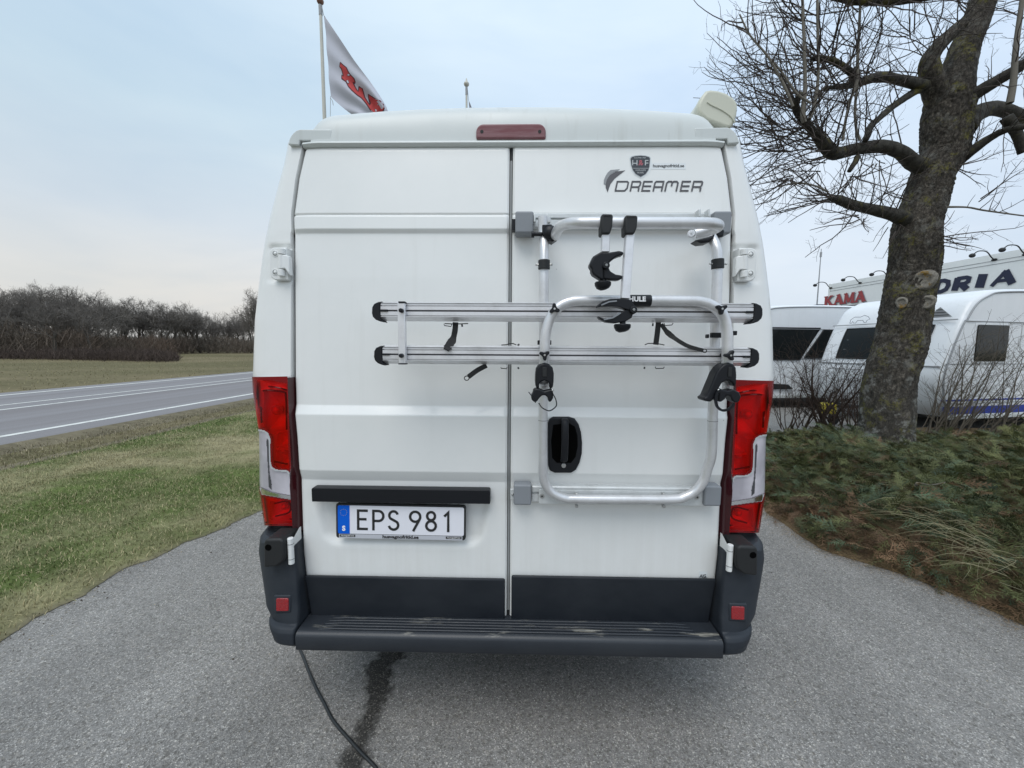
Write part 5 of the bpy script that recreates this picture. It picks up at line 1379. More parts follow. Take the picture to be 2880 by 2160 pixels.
o = mb.build('juniper_ground_cover', M['juniper'], cols=np.concatenate([c1, c2, c3, c4])); kind(tag(o, 'low spreading juniper covering the bed right of the asphalt', 'juniper'), 'stuff')
# needle litter and dry stalks along the edge
def litter():
    n = 16000; y = rng.uniform(-.5, 4.8, n); x = edgeR(y)+rng.normal(.02, .09, n)
    a = rng.uniform(0, 6.3, n); L = rng.uniform(.006, .03, n); w_ = .0012
    b = np.stack([x, y, .006+rng.uniform(0, .012, n)], -1); d = np.stack([np.cos(a), np.sin(a), rng.uniform(-.1, .3, n)], -1)*L[:, None]; s = np.stack([-np.sin(a), np.cos(a), 0*a], -1)*w_
    v = np.stack([b-s, b+s, b+d], 1).reshape(-1, 3); mb = MB(); mb.add(v, np.arange(len(v)).reshape(-1, 3))
    c = np.array([[.24, .17, .09]])*(.4+rng.random(n)[:, None]); o = mb.build('needle_litter', M['blade'], cols=np.repeat(c, 3, 0)); kind(tag(o, 'brown fallen needles strewn along the edge of the asphalt', 'litter'), 'stuff')
litter()
def straw():
    V_ = []; C_ = []
    mb = MB()
    for _ in range(80):
        px = rng.uniform(2560, 2860); c0 = G(px, 1430+(px-2600)*.55+rng.normal(0, 40), .30)
        a = math.pi+rng.normal(.2, .7); L = rng.uniform(.25, .6)
        bd = rng.uniform(-.5, .5); hz_ = rng.uniform(.3, 1.2)
        pts = spline([(c0.x+math.cos(a+bd*t)*L*t, c0.y+math.sin(a+bd*t)*L*t, c0.z+.10*math.sin(t*2.6)*hz_) for t in (0, .25, .5, .75, 1)], 3)
        n0 = mb.n; mb.tube(pts, np.linspace(.0016, .0004, len(pts)), 3, caps=False)
    m = mat('dry_straw', (.25, .225, .13), .8)
    kind(tag(mb.build('dry_grass', m), 'pale dry grass stalks tangled over the junipers at the right', 'grass'), 'stuff')
straw()

# ------------------------------------------------------------------ bare wood
def f_bark(lichen=True):
    def f(t, b):
        N = NT(t)
        c = N.ramp(N.noise(26, 7, .78, N.pos((1, 1, .55))), [(.30, (.020, .018, .015)), (.5, (.070, .060, .050)), (.72, (.22, .195, .16))])
        ck = N.ramp(N.n('ShaderNodeTexVoronoi', {'Vector': N.mix(N.pos((1, 1, .42)), N.n('ShaderNodeTexNoise', {'Vector': N.pos(), 'Scale': 14.0, 'Detail': 4}).outputs['Color'], .10, 'ADD'), 'Scale': 34.0}, feature='DISTANCE_TO_EDGE').outputs[0], [(.0, .45), (.20, 1.0)])
        c = N.mix(c, ck, 1.0, 'MULTIPLY')
        c = N.mix(c, N.ramp(N.noise(2.6, 5, .65), [(.32, .55), (.68, 1.25)]), 1.0, 'MULTIPLY')
        if lichen:
            y_ = N.ramp(N.noise(3.2, 5, .7, N.pos((1, 1, 1), (4, 2, 1))), [(.52, 0.0), (.60, 1.0)])
            c = N.mix(c, (.125, .115, .028), N.math('MULTIPLY', y_, N.ramp(N.noise(40, 3), [(.4, 0.), (.6, .9)])))
            w_ = N.ramp(N.noise(6.5, 6, .75), [(.53, 0.0), (.62, 1.0)])
            zz_ = N.n('ShaderNodeSeparateXYZ', {0: N.pos()}).outputs[2]
            low = N.ramp(zz_, [(.0, 1.0), (.9, .75), (1.4, .35)]) if False else N.ramp(N.math('MULTIPLY', zz_, .4), [(.10, 1.0), (.55, .3)])
            c = N.mix(c, (.26, .26, .24), N.math('MULTIPLY', N.math('ADD', w_, .12), low))
        N.set(b, 'Base Color', c)
        h = N.math('ADD', N.noise(24, 6, .75, N.pos((1, 1, .5))), N.vor(16, N.pos((1, 1, .45))))
        N.set(b, 'Normal', N.bump(h, .9, .02))
    return f
M['bark'] = mat('grey_bark', (.08, .07, .06), .9, spec=.15, f=f_bark())
M['bark2'] = mat('limb_bark', (.06, .055, .045), .9, spec=.15, f=lambda t, b: (NT(t).set(b, 'Base Color', NT(t).mix(NT(t).ramp(NT(t).noise(16, 6, .7), [(.3, (.022, .02, .018)), (.7, (.085, .08, .068))]), (.12, .105, .02), NT(t).ramp(NT(t).noise(4, 5, .7), [(.55, 0.), (.68, .85)]))), NT(t).set(b, 'Normal', NT(t).bump(NT(t).noise(40, 5, .7), .8, .01))))
M['shoot'] = mat('young_shoot_bark', (.17, .155, .13), .75, spec=.25)
M['twig'] = mat('twig_bark', (.075, .062, .055), .8, spec=.2)
M['shrubw'] = mat('shrub_bark', (.070, .050, .040), .85, spec=.15)
M['shrubg'] = mat('grey_shrub_bark', (.11, .095, .075), .85, spec=.15)
M['cut'] = mat('pruned_wood', (.17, .155, .125), .85, spec=.15, f=lambda t, b: (NT(t).set(b, 'Base Color', NT(t).mix(NT(t).ramp(NT(t).noise(30, 6, .7), [(.3, (.09, .082, .07)), (.65, (.30, .28, .24))]), (.20, .12, .02), NT(t).ramp(NT(t).noise(7, 4, .6), [(.55, 0.), (.62, .9)]))), NT(t).set(b, 'Normal', NT(t).bump(NT(t).noise(60, 5, .7), .8, .01))))

def twigs(mb, p, d, L, r, rng, lev, curl=.36, seg=3, step=.09, split=.6, spread=.9):
    """a wandering twig with side twigs that turn upward"""
    n = max(3, int(L/step)); P = [np.array(p)]; D = np.array(d, float); D /= np.linalg.norm(D)
    for k in range(n):
        D = D+rng.normal(0, curl*.32, 3)+np.array([0, 0, .05*curl]); D /= np.linalg.norm(D); P.append(P[-1]+D*L/n)
    rad = np.linspace(r, max(r*.42, .0014), len(P)); mb.tube(P, rad, 4 if r > .006 else seg, caps=False)
    if lev <= 0: return
    for k in range(1, len(P)):
        if rng.random() < split:
            T = P[k]-P[k-1]; T /= np.linalg.norm(T); a = rng.normal(0, 1, 3); a -= T*a.dot(T); a /= np.linalg.norm(a)+1e-9
            D2 = T*rng.uniform(.5, .9)+a*spread+np.array([0, 0, .20]); l2 = L*(1-k/len(P)*.55)*rng.uniform(.28, .5)
            twigs(mb, P[k], D2, l2, rad[k]*.62, rng, lev-1, curl*1.25, seg, step*.8, split, spread)

tree = None
def cosx(px): t = (px-1440)/FPX; return 1/math.sqrt(1+t*t)
def limbpx(pts, Y):
    Ys = Y if hasattr(Y, '__len__') else [Y]*len(pts)
    P, rr = [], []
    for (px, py, w_), y in zip(pts, Ys):
        q = W(px, py, y); P.append(q); rr.append(w_/2*(y-CAM[1])/FPX*cosx(px))
    S_ = spline(P, 8); t = np.linspace(0, len(P)-1, len(S_)); return S_, np.interp(t, np.arange(len(P)), rr)
base = G(2490, 1275)
TY = base.y-.05
tree = empty('bare_tree', (base.x, TY, 0), 'large leafless tree with lichen on its thick leaning trunk behind the junipers', 'tree')
def rough_tube(P, rad, seg, amp, fz=1.0, seed=0, fq=20):
    """trunk with furrowed, plated bark as real relief"""
    mb = MB(); mb.tube(P, rad, seg, caps=True); v = mb.v[0]; n = len(P)
    ctr = np.repeat(np.array([tuple(p) for p in P]), seg, 0); nr = v-ctr; l = np.linalg.norm(nr, axis=1)[:, None]; nr = nr/l
    out_ = np.zeros(len(v))
    for i, (q, m_) in enumerate(zip(v, nr)):
        wv_ = 1.6*mnoise.noise(Vector((q[0]*5, q[1]*5, q[2]*5+seed)))
        c = Vector((q[0]*fq+seed+wv_, q[1]*fq-wv_, q[2]*fq*.42*fz+wv_))
        a = mnoise.voronoi(c)[0]; f1 = a[1]-a[0]
        out_[i] = min(f1*1.3, .45)+.55*mnoise.noise(c*1.7)+.40*mnoise.noise(c*4.1)+1.3*mnoise.noise(Vector((q[0]*2.2, q[1]*2.2, q[2]*1.6+seed)))
    mb.v[0] = v+nr*(out_*amp)[:, None]; return mb
TP = [(2487, 1330, 205), (2488, 1270, 182), (2490, 1208, 164), (2499, 1073, 150), (2530, 971, 150), (2549, 870, 148), (2562, 802, 148), (2572, 734, 146), (2575, 637, 134), (2605, 552, 134), (2624, 489, 130), (2656, 425, 138), (2662, 340, 142), (2668, 270, 128)]
P_, r_ = limbpx(TP, TY)
P_ = spline(P_[::2]+[P_[-1]], 8); r_ = np.interp(np.linspace(0, 1, len(P_)), np.linspace(0, 1, len(r_)), r_)
TRK = rough_tube(P_, r_, 170, .018).build('trunk', M['bark'], tree, smooth=179)
def limb(pts, Y, seg=22, amp=.008, m='bark2', name='limb'):
    P, r = limbpx(pts, Y); rough_tube(P, r, seg, amp, seed=len(pts)*3).build(name, M[m], tree, smooth=179); return P, r
LI = []
t4 = TY
LI.append(limb([(2668, 290, 132), (2692, 200, 102), (2714, 130, 88), (2745, 60, 82), (2768, -10, 84), (2800, -150, 80), (2850, -420, 66), (2840, -760, 45), (2900, -1200, 20)], t4, 60, .014, 'bark'))
LI.append(limb([(2645, 300, 80), (2620, 220, 68), (2614, 170, 58), (2640, 130, 50), (2675, 95, 44), (2705, 68, 40)], [t4, t4-.1, t4-.15, t4-.2, t4-.2, t4-.2], 30, .010, 'bark'))
LI.append(limb([(2600, 470, 60), (2569, 458, 52), (2535, 429, 44), (2484, 412, 40), (2407, 419, 38), (2350, 432, 40), (2325, 415, 38), (2300, 385, 30), (2280, 362, 26), (2254, 331, 22), (2238, 300, 20), (2250, 262, 17)], list(np.linspace(t4, t4-1.3, 12)), 22, .006))
LI.append(limb([(2620, 245, 46), (2585, 238, 36), (2535, 225, 32), (2471, 217, 30), (2416, 232, 26), (2370, 242, 16), (2322, 247, 9)], list(np.linspace(t4, t4-.9, 7)), 18, .005))
LI.append(limb([(2412, 228, 24), (2392, 203, 20), (2356, 178, 17), (2320, 165, 14), (2284, 164, 10)], [t4-.65, t4-.8, t4-1.0, t4-1.1, t4-1.2], 14, .004))
LI.append(limb([(2600, 245, 40), (2577, 255, 28), (2514, 297, 22), (2470, 335, 20), (2450, 355, 22), (2433, 395, 14)], list(np.linspace(t4, t4-.6, 6)), 16, .004))
LI.append(limb([(2560, 625, 60), (2514, 604, 44), (2450, 588, 34), (2400, 578, 32), (2360, 562, 28), (2336, 556, 16)], list(np.linspace(t4, t4-.9, 6)), 20, .006))
LI.append(limb([(2412, 440, 20), (2405, 456, 18), (2388, 482, 14)], t4-.8, 12, .003))
LI.append(limb([(2700, 300, 70), (2747, 262, 46), (2815, 221, 42), (2880, 180, 40), (2960, 110, 36)], list(np.linspace(t4, t4-.5, 5)), 20, .006))
LI.append(limb([(2690, 370, 110), (2740, 325, 70), (2800, 305, 50), (2880, 330, 46), (2960, 350, 40)], list(np.linspace(t4, t4+.5, 5)), 22, .008))
LI.append(limb([(2690, 450, 60), (2726, 428, 40), (2790, 385, 30), (2845, 362, 26), (2950, 350, 20)], list(np.linspace(t4, t4-.6, 5)), 16, .005))
LI.append(limb([(2340, -8, 16), (2400, 2, 22), (2470, 4, 22), (2545, 2, 20), (2660, -20, 30)], t4-1.0, 14, .004))
UPP = [limb([(2800, -150, 60), (2700, -330, 44), (2560, -520, 34), (2480, -800, 18)], [t4, t4-.4, t4-.9, t4-1.2], 16, .005), limb([(2850, -300, 50), (2980, -480, 40), (3100, -800, 20)], [t4, t4+.3, t4+.6], 16, .005)]
LI.append(limb([(2830, 330, 40), (2862, 380, 34), (2878, 430, 30)], t4-.3, 14, .005))
def shoot(pts, Y):
    P, r = limbpx(pts, Y); mb = MB(); mb.tube(P, r, 8, caps=False); mb.build('shoot', M['shoot'], tree, smooth=179); return P, r
SH = [shoot([(2262, 345, 14), (2258, 318, 16), (2264, 250, 11), (2263, 170, 10), (2257, 0, 8), (2250, -120, 6)], t4-1.25),
      shoot([(2276, 335, 12), (2290, 300, 11), (2300, 230, 9), (2301, 170, 8.5), (2299, 0, 8)], t4-1.2),
      shoot([(2370, 395, 9), (2378, 340, 8), (2392, 280, 9), (2410, 230, 10), (2412, 170, 9), (2420, 0, 7)], t4-.9),
      shoot([(2418, 395, 9), (2408, 360, 8), (2405, 300, 8), (2412, 240, 8)], t4-.7),
      shoot([(2840, 290, 24), (2850, 230, 22), (2858, 127, 18), (2875, 0, 16), (2885, -90, 14)], t4-.6),
      shoot([(2655, 582, 9), (2720, 583, 7), (2770, 592, 7), (2880, 607, 6), (2950, 615, 5)], t4-.2),
      shoot([(2280, 290, 7), (2240, 262, 7), (2200, 205, 6), (2170, 168, 5)], t4-1.4),
      shoot([(2230, 300, 8), (2205, 240, 8), (2160, 160, 6), (2110, 100, 5), (2080, 40, 4)], t4-1.5),
      shoot([(2330, 540, 7), (2290, 522, 6), (2240, 515, 6), (2190, 525, 4)], t4-1.0)]
rt_ = np.random.default_rng(5)
tw = MB()
def sprout(P, r, n, Lr, updown=.35, lev=2, t0=.15, bias=(-.35, -.1, .45)):
    P = [np.array(tuple(p)) for p in P]
    for _ in range(n):
        k = int(rt_.uniform(t0, 1)*(len(P)-2)); k = min(max(k, 0), len(P)-2)
        T = P[k+1]-P[k]; T /= np.linalg.norm(T)+1e-9
        a = rt_.normal(0, 1, 3); a -= T*a.dot(T); a /= np.linalg.norm(a)+1e-9
        D = a*.9+T*.45+np.array(bias)*rt_.uniform(.2, 1.6)
        L = rt_.uniform(*Lr); twigs(tw, P[k], D, L, .0042+.0045*L, rt_, lev, split=.55)
for i, n, Lr in ((0, 14, (.4, 1.0)), (1, 13, (.4, 1.0)), (2, 52, (.45, 1.25)), (3, 28, (.4, 1.0)), (4, 22, (.4, 1.0)), (5, 12, (.3, .7)), (6, 26, (.35, .95)), (8, 10, (.4, 1.0)), (9, 8, (.4, 1.0)), (10, 8, (.3, .9)), (11, 20, (.5, 1.2))):
    sprout(*LI[i], n, Lr)
for i, n, Lr in ((0, 12, (.3, .8)), (1, 12, (.3, .8)), (2, 10, (.25, .7)), (3, 5, (.2, .5)), (4, 10, (.3, .8)), (5, 9, (.10, .35)), (6, 8, (.25, .6)), (7, 12, (.25, .7)), (8, 7, (.2, .5))):
    sprout(*SH[i], n, Lr, lev=1, bias=(-.2, 0, .5))
for U_ in UPP: sprout(*U_, 26, (.5, 1.3))
sprout(*LI[0], 20, (.5, 1.3), t0=.5)
# sprays leaving the limb tips to the left
for (px, py, dx, dz, L, n) in ((2235, 300, -1, .25, 1.1, 7), (2300, 400, -1, .1, 1.2, 7), (2330, 440, -1, -.15, 1.2, 8), (2290, 165, -1, .25, .9, 5), (2325, 247, -1, -.05, .9, 6), (2336, 556, -1, -.1, .8, 7), (2260, 60, -1, .1, 1.0, 6), (2200, 420, -1, -.1, .9, 8), (2220, 500, -1, -.25, .8, 7), (2180, 360, -1, .1, .9, 7), (2150, 200, -1, .2, .8, 7), (2300, 480, -.8, -.4, .8, 6), (2400, 500, -.3, -.6, .6, 6), (2470, 460, 0, -.6, .6, 5), (2420, 620, -.6, -.3, .6, 5), (2520, 640, -.4, -.5, .4, 4), (2640, 655, 1, .1, .7, 4), (2650, 680, 1, -.25, .6, 4), (2700, 470, 1, -.2, .6, 4), (2760, 250, .3, -.3, .6, 4), (2400, 20, -.3, .4, 1.0, 6), (2560, 100, -.4, .4, .9, 6), (2750, 560, .6, .3, .5, 2), (2560, 560, -.8, .3, .5, 4)):
    for _ in range(n):
        q = W(px+rt_.normal(0, 8), py+rt_.normal(0, 8), t4-rt_.uniform(.2, 1.3) if px < 2500 else t4-rt_.uniform(.15, .35))
        twigs(tw, tuple(q), (dx+rt_.normal(0, .35), rt_.normal(-.15, .35), dz+rt_.normal(0, .3)), L*rt_.uniform(.6, 1.15), .0075, rt_, 2, split=.6)
kind(tw.build('twigs', M['twig'], tree, smooth=179), 'stuff')
# pruned knots on the trunk
from mathutils.bvhtree import BVHTree
_tm = TRK.data; _o = OFF[tree.name]
TB_ = BVHTree.FromPolygons([v.co+_o for v in _tm.vertices], [tuple(p.vertices) for p in _tm.polygons])
for (px, py, rx_, rz_) in ((2596, 788, 30, 24), (2536, 852, 15, 15), (2606, 850, 20, 17)):
    d_ = Vector(ray(px, py)).normalized(); hit = TB_.ray_cast(Vector(CAM), d_)
    if hit[0] is None: continue
    q = hit[0]; s = (q.y-CAM[1])/FPX
    vdir = (Vector(CAM)-q).normalized(); a = Vector((vdir.y, -vdir.x, 0)).normalized()
    mb = MB(); rg_ = []
    for k, (f_, dpt) in enumerate(((1.25, -.05), (1.0, .022), (.72, .028), (.62, .012), (.25, .016), (.02, .008))):
        rg_.append([tuple(q+a*(rx_*s*.75*f_*math.cos(t)*(1+.08*math.sin(3*t)))+Vector((0, 0, 1))*(rz_*s*f_*math.sin(t))+vdir*dpt) for t in np.linspace(0, 2*math.pi, 25)])
    mb.grid(np.array(rg_)); mb.build('pruned_knot', M['cut'], tree, smooth=179)

# ------------------------------------------------------------------ bare shrubs
def shrub(px, py, hgt, n, spreadv, m, label, seed, lean=(0, 0, 1), lev=2, r0=.012, Y=None, split=.6, step=.09):
    r = np.random.default_rng(seed); b = G(px, py, .10)
    o = empty('bare_shrub', (b.x, b.y, .05), label, 'shrub', None)
    tb = MB()
    for k in range(n):
        a = r.uniform(0, 6.28); D = np.array([math.cos(a)*spreadv+lean[0], math.sin(a)*spreadv*.7+lean[1], lean[2]+r.uniform(-.1, .3)])
        p = np.array([b.x+r.normal(0, .10), b.y+r.normal(0, .08), .05]); L = hgt*r.uniform(.65, 1.1)
        nseg = max(6, int(L/.12)); P = [p]; d = D/np.linalg.norm(D)
        for q in range(nseg):
            d = d+r.normal(0, .07, 3)+np.array([0, 0, .02]); d /= np.linalg.norm(d); P.append(P[-1]+d*L/nseg)
        rad = np.linspace(r0*r.uniform(.7, 1.2), .0022, len(P)); mb = MB(); mb.tube(P, rad, 6, caps=False); mb.build('stem', M[m], o, smooth=179)
        for q in range(2, len(P)):
            for _ in range(2 if r.random() < split else 1):
                if r.random() < split+.2:
                    T = P[q]-P[q-1]; T /= np.linalg.norm(T); s = r.normal(0, 1, 3); s -= T*s.dot(T); s /= np.linalg.norm(s)
                    twigs(tb, P[q], T*.7+s*.8+np.array([0, 0, .1]), L*r.uniform(.12, .38), max(.0028, rad[q]*.5), r, lev-1, step=step, split=split)
    kind(tb.build('twigs', M[m], o, smooth=179), 'stuff'); return o
shrub(2308, 1205, 1.5, 9, .55, 'shrubw', 'leafless shrub with a forked dark stem between the van and the tree', 21, lev=3, r0=.022, step=.07)
shrub(2345, 1215, 1.2, 9, .6, 'shrubw', 'leafless tangled shrub just left of the big trunk', 22, lev=3, r0=.013, step=.06, split=.7)
shrub(2390, 1190, 1.25, 9, .6, 'shrubw', 'leafless shrub touching the left side of the big trunk', 23, lev=3, r0=.012, step=.06, split=.7)
shrub(2215, 1200, 1.45, 8, .55, 'shrubw', 'thin leafless shrub close to the right tail light of the van', 24, lev=2, r0=.011, step=.08, split=.65)
shrub(2260, 1195, 1.0, 7, .7, 'shrubw', 'low leafless shrub in front of the yellow hitch cover', 30, lev=2, r0=.010, step=.07, split=.65)
shrub(2625, 1225, 1.85, 13, .30, 'shrubg', 'upright leafless shrub right beside the trunk, stems fanning to the right', 25, lean=(.45, 0, 1), r0=.013, split=.4)
shrub(2690, 1215, 1.8, 13, .35, 'shrubg', 'leafless shrub before the dark caravan window', 26, lean=(.5, 0, 1), r0=.012, split=.4)
shrub(2790, 1230, 1.6, 12, .4, 'shrubg', 'leafless shrub at the right edge in front of the blue stripes', 27, lean=(.5, 0, .9), r0=.012, split=.45)
# fallen dead branch on the junipers
q = [W(2528, 1432, 1.75), W(2545, 1405, 1.75), W(2566, 1378, 1.7), W(2581, 1358, 1.65), W(2620, 1364, 1.6), W(2660, 1357, 1.55)]
mb = MB(); mb.tube(spline(q[:4], 4), [.010]*13, 8); mb.tube(spline(q[3:], 4), .005, 6); o = mb.build('dead_branch', M['cut'], smooth=179); tag(o, 'pale broken branch sticking out of the junipers', 'branch')
# ------------------------------------------------------------------ caravans
def smooth_prof(p, n=5): return [(v.x, v.z) for v in spline([(a, 0, b) for a, b in p], n)]
CP = [(.32, .30), (.12, .50), (.02, .80), (.0, 1.05), (.06, 1.30), (.20, 1.70), (.36, 2.04), (.58, 2.38), (.85, 2.54), (1.2, 2.62), (2.5, 2.66), (5.2, 2.64)]
def caravan(K, ang, wd, length, label, front_win, side_wins, stripes=True, hitch=False, prof=None, polys=()):
    o = empty('caravan', (K[0], K[1], 0), label, 'caravan')
    ca, sa = math.cos(ang), math.sin(ang)
    def T(lx, ly, z): return (K[0]+lx*ca-ly*sa, K[1]+lx*sa+ly*ca, z)
    P = smooth_prof(prof or CP); P += [(length-.1, 2.5), (length, 2.0), (length, .32)]
    lys = [0, .015, .045, .10, .22, wd/2, wd-.22, wd-.10, wd-.045, wd-.015, wd]
    ins = [.085, .045, .018, .004, 0, 0, 0, .004, .018, .045, .085]
    def inset(p, d):      # pull the outline in near the sides so that the corners are rounded
        lx, z = p; cx_, cz_ = length/2, 1.4
        return (lx+(d if lx < 2.0 else (-d if lx > length-.5 else 0)), z-(d if z > 2.1 else 0))
    A = [[T(*(lambda q: (q[0], ly, q[1]))(inset(p, d))) for p in P] for ly, d in zip(lys, ins)]
    mb = MB(); mb.grid(np.array(A)); mb.build('body', M['cara'], o, smooth=50)
    for ly, d in ((0, .085), (wd, .085)):
        pts = [T(inset(p, d)[0], ly, inset(p, d)[1]) for p in P]; mb = MB(); mb.ng.append(list(range(len(pts))) if ly == 0 else list(range(len(pts)))[::-1]); mb.v.append(np.array(pts)); mb.n = len(pts); mb.build('side_wall', M['cara'], o)
    mb = MB(); mb.tube([T(inset(p, .06)[0], -.004, inset(p, .06)[1]) for p in P[:-2]], .014, 8); mb.build('corner_rail', M['carag'], o, smooth=60)
    mb = MB(); mb.tube([T(.40, -.012, 2.03), T(length-.1, -.012, 2.03)], .008, 6); mb.tube([T(.03, -.004, 1.27), T(length-.1, -.004, 1.27)], .006, 6); mb.build('side_rail', M['carag'], o)
    if stripes:
        for (z0, z1, m, x0) in ((.36, .50, 'stripe', .10), (.60, .63, 'stripe', .04), (.55, .565, 'stripeg', .04)):
            mb = MB(); mb.prism([T(x0+.1*(.6-z0), -.002, z0), T(length-.2, -.002, z0), T(length-.2, -.002, z1), T(x0, -.002, z1)], (sa*.004, -ca*.004, 0)); mb.build('stripe', M[m], o)
    mb = MB(); mb.prism([T(.15, -.001, .27), T(length-.1, -.001, .27), T(length-.1, -.001, .34), T(.15, -.001, .34)], (sa*.02, -ca*.02, 0)); mb.build('skirt_rail', M['cap'], o, bevel=.004)
    for (x0, x1, z0, z1) in side_wins:
        mb = MB(); q = rrect(x0-.035, x1+.035, z0-.035, z1+.035, .04, 0); mb.prism([T(p[0], -.001, p[2]) for p in q], (sa*.012, -ca*.012, 0)); f = mb.build('window', M['cara'], o, bevel=.003)
        q = rrect(x0, x1, z0, z1, .035, 0); mb = MB(); mb.prism([T(p[0], -.014, p[2]) for p in q], (sa*.016, -ca*.016, 0)); mb.build('pane', M['glass'], f, bevel=.006)
    for poly in polys:                                  # slanted dark panes let into the side
        mb = MB(); mb.prism([T(a, -.001, b) for a, b in poly], (sa*.010, -ca*.010, 0)); f = mb.build('side_pane', M['glass'], o, bevel=.004)
        mb = MB(); mb.tube([T(a, -.012, b) for a, b in poly+poly[:1]], .016, 6, caps=False); mb.build('pane_seal', M['blackm'], f)
    # front window(s) on the sloping face
    zz = [p[1] for p in P[:40]]; xx = [p[0] for p in P[:40]]
    def fx(z): return float(np.interp(z, zz[:30], xx[:30]))
    for (l0, l1, z0, z1) in front_win:
        for (a, nm, m, lift, par) in ((.0, 'front_window', 'glass', .016, None),):
            rows_ = []
            for k in range(9):
                z = z0+(z1-z0)*k/8; rows_.append([T(fx(z)-lift-(.010 if 0 < j < 8 and 0 < k < 8 else 0), l0+(l1-l0)*j/8, z+lift*.3) for j in range(9)])
            mb = MB(); mb.grid(np.array(rows_)); f = mb.build(nm, M[m], o, smooth=40)
            b_ = [rows_[0][j] for j in range(9)]+[rows_[k][8] for k in range(1, 9)]+[rows_[8][j] for j in range(7, -1, -1)]+[rows_[k][0] for k in range(7, -1, -1)]
            mb = MB(); mb.tube(b_, .014, 6, caps=False); mb.build('window_seal', M['blackm'], f, smooth=60)
            for zz_ in (z0+(z1-z0)*.62, z0+(z1-z0)*.30):     # folded blinds showing behind the pane
                mb = MB(); mb.tube([T(fx(zz_)-lift-.004, l0+.1, zz_), T(fx(zz_)-lift-.004, l1-.1, zz_)], .006, 4); mb.build('blind_edge', M['carag'], f)
    mb = MB(); mb.tube([T(fx(2.06)-.01, .04, 2.06), T(fx(2.06)-.01, wd-.04, 2.06)], .010, 6); mb.tube([T(fx(1.22)-.012, .04, 1.22), T(fx(1.22)-.012, wd-.04, 1.22)], .012, 6); mb.build('front_rail', M['carag'], o, smooth=60)
    # locker lid
    mb = MB(); mb.tube([T(fx(z)-.004, l, z) for l, z in ((.3, .55), (.3, 1.1), (wd-.3, 1.1), (wd-.3, .55))], .006, 4); mb.build('locker_seam', M['carag'], o)
    # wheel and underside
    mb = MB(); mb.box(T(.4, .2, .22), T(.4, .2, .22)); 
    c = T(length*.55, .16, .32); mb = MB(); mb.cyl(T(length*.55, .02, .32), T(length*.55, .22, .32), .32, 28); mb.build('wheel', M['rubber'], o, smooth=40)
    P0 = [T(.4, .25, .24), T(length-.3, .25, .24), T(length-.3, wd-.25, .24), T(.4, wd-.25, .24)]
    mb = MB(); mb.prism(P0, (0, 0, .10)); mb.build('chassis', M['jamb'], o)
    if hitch:
        for l in (.45, wd-.45): 
            mb = MB(); mb.tube([T(.4, l, .40), T(-1.15, wd/2+(.03 if l > 1 else -.03), .40)], .035, 6); mb.build('drawbar', M['blackm'], o)
        mb = MB(); mb.tube([T(-.85, wd/2, .10), T(-.85, wd/2, .75)], .028, 10); mb.build('jockey_post', M['steel'], o)
        mb = MB(); mb.cyl(T(-.85, wd/2-.04, .11), T(-.85, wd/2+.04, .11), .11, 20); mb.build('jockey_wheel', M['rubber'], o, bevel=.01)
        mb = MB(); mb.box((T(-1.38, 0, 0)[0]-.10, T(-1.38, wd/2, 0)[1]-.09, .24), (T(-1.38, 0, 0)[0]+.16, T(-1.38, wd/2, 0)[1]+.09, .46)); mb.build('hitch_cover', M['yellow'], o, bevel=.03, bseg=3)
        mb = MB(); mb.tube(spline([T(-1.0, wd/2, .46), T(-.95, wd/2, .62), T(-.80, wd/2, .70)], 4), .022, 8); mb.build('brake_lever', M['blackm'], o, smooth=60)
    return o, T, fx
KA = W(2650, 1040, 5.5)
cA, TA, fxA = caravan((KA.x, 5.5), R(13), 2.25, 6.2, 'white caravan with blue stripes and a square dark side window behind the big trunk', [(.35, 1.88, 1.33, 1.97)], [(.70, 1.48, 1.32, 1.97), (2.2, 3.3, 1.25, 1.97)], hitch=True)
# small outline emblem and triangular vent on the front of the near caravan
def onfront(T, fx, l, z, lift=.006): return T(fx(z)-lift, l, z)
mb = MB(); pts = [(0, 0), (.02, .10), (.10, .16), (.22, .15), (.30, .19), (.38, .15), (.42, .08), (.36, .05), (.35, 0), (.30, 0), (.28, .06), (.16, .06), (.13, 0), (.08, 0), (.06, .05), (.04, 0), (0, 0)]
mb.tube([onfront(TA, fxA, 1.85-a*.95, 2.10+b*.8) for a, b in pts], .005, 4, caps=False); mb.build('bear_outline', M['navy'], cA)
mb = MB(); mb.prism([onfront(TA, fxA, .50, 2.11), onfront(TA, fxA, .12, 2.11), onfront(TA, fxA, .30, 2.30)], (-.012, -.004, .0)); mb.build('triangular_vent', M['carag'], cA, bevel=.004)
for z in (2.15, 2.20, 2.25):
    mb = MB(); w_ = (2.30-z)/.19*.17; mb.tube([onfront(TA, fxA, .31+w_, z, .022), onfront(TA, fxA, .30-w_, z, .022)], .005, 4); mb.build('vent_louvre', M['blackm'], cA)
cB, TB, fxB = caravan((5.35, 8.35), R(8), 2.3, 7.0, 'long white caravan with slanted dark side panes, between the van edge and the near caravan', [(.30, 2.05, 1.22, 2.0)], [], stripes=False,
    polys=[[(.75, 1.25), (1.90, 1.25), (2.42, 2.06), (.75, 2.06)], [(2.02, 1.30), (2.72, 1.30), (3.0, 2.02), (2.52, 2.02)], [(3.6, 1.3), (4.9, 1.3), (4.9, 2.0), (3.6, 2.0)]])
mb = MB(); mb.prism([TB(.9, -.02, .50), TB(1.75, -.02, .50), TB(1.60, -.02, .62), TB(.9, -.02, .66)], (0, -.03, 0)); mb.build('service_flap', M['blackm'], cB, bevel=.01)

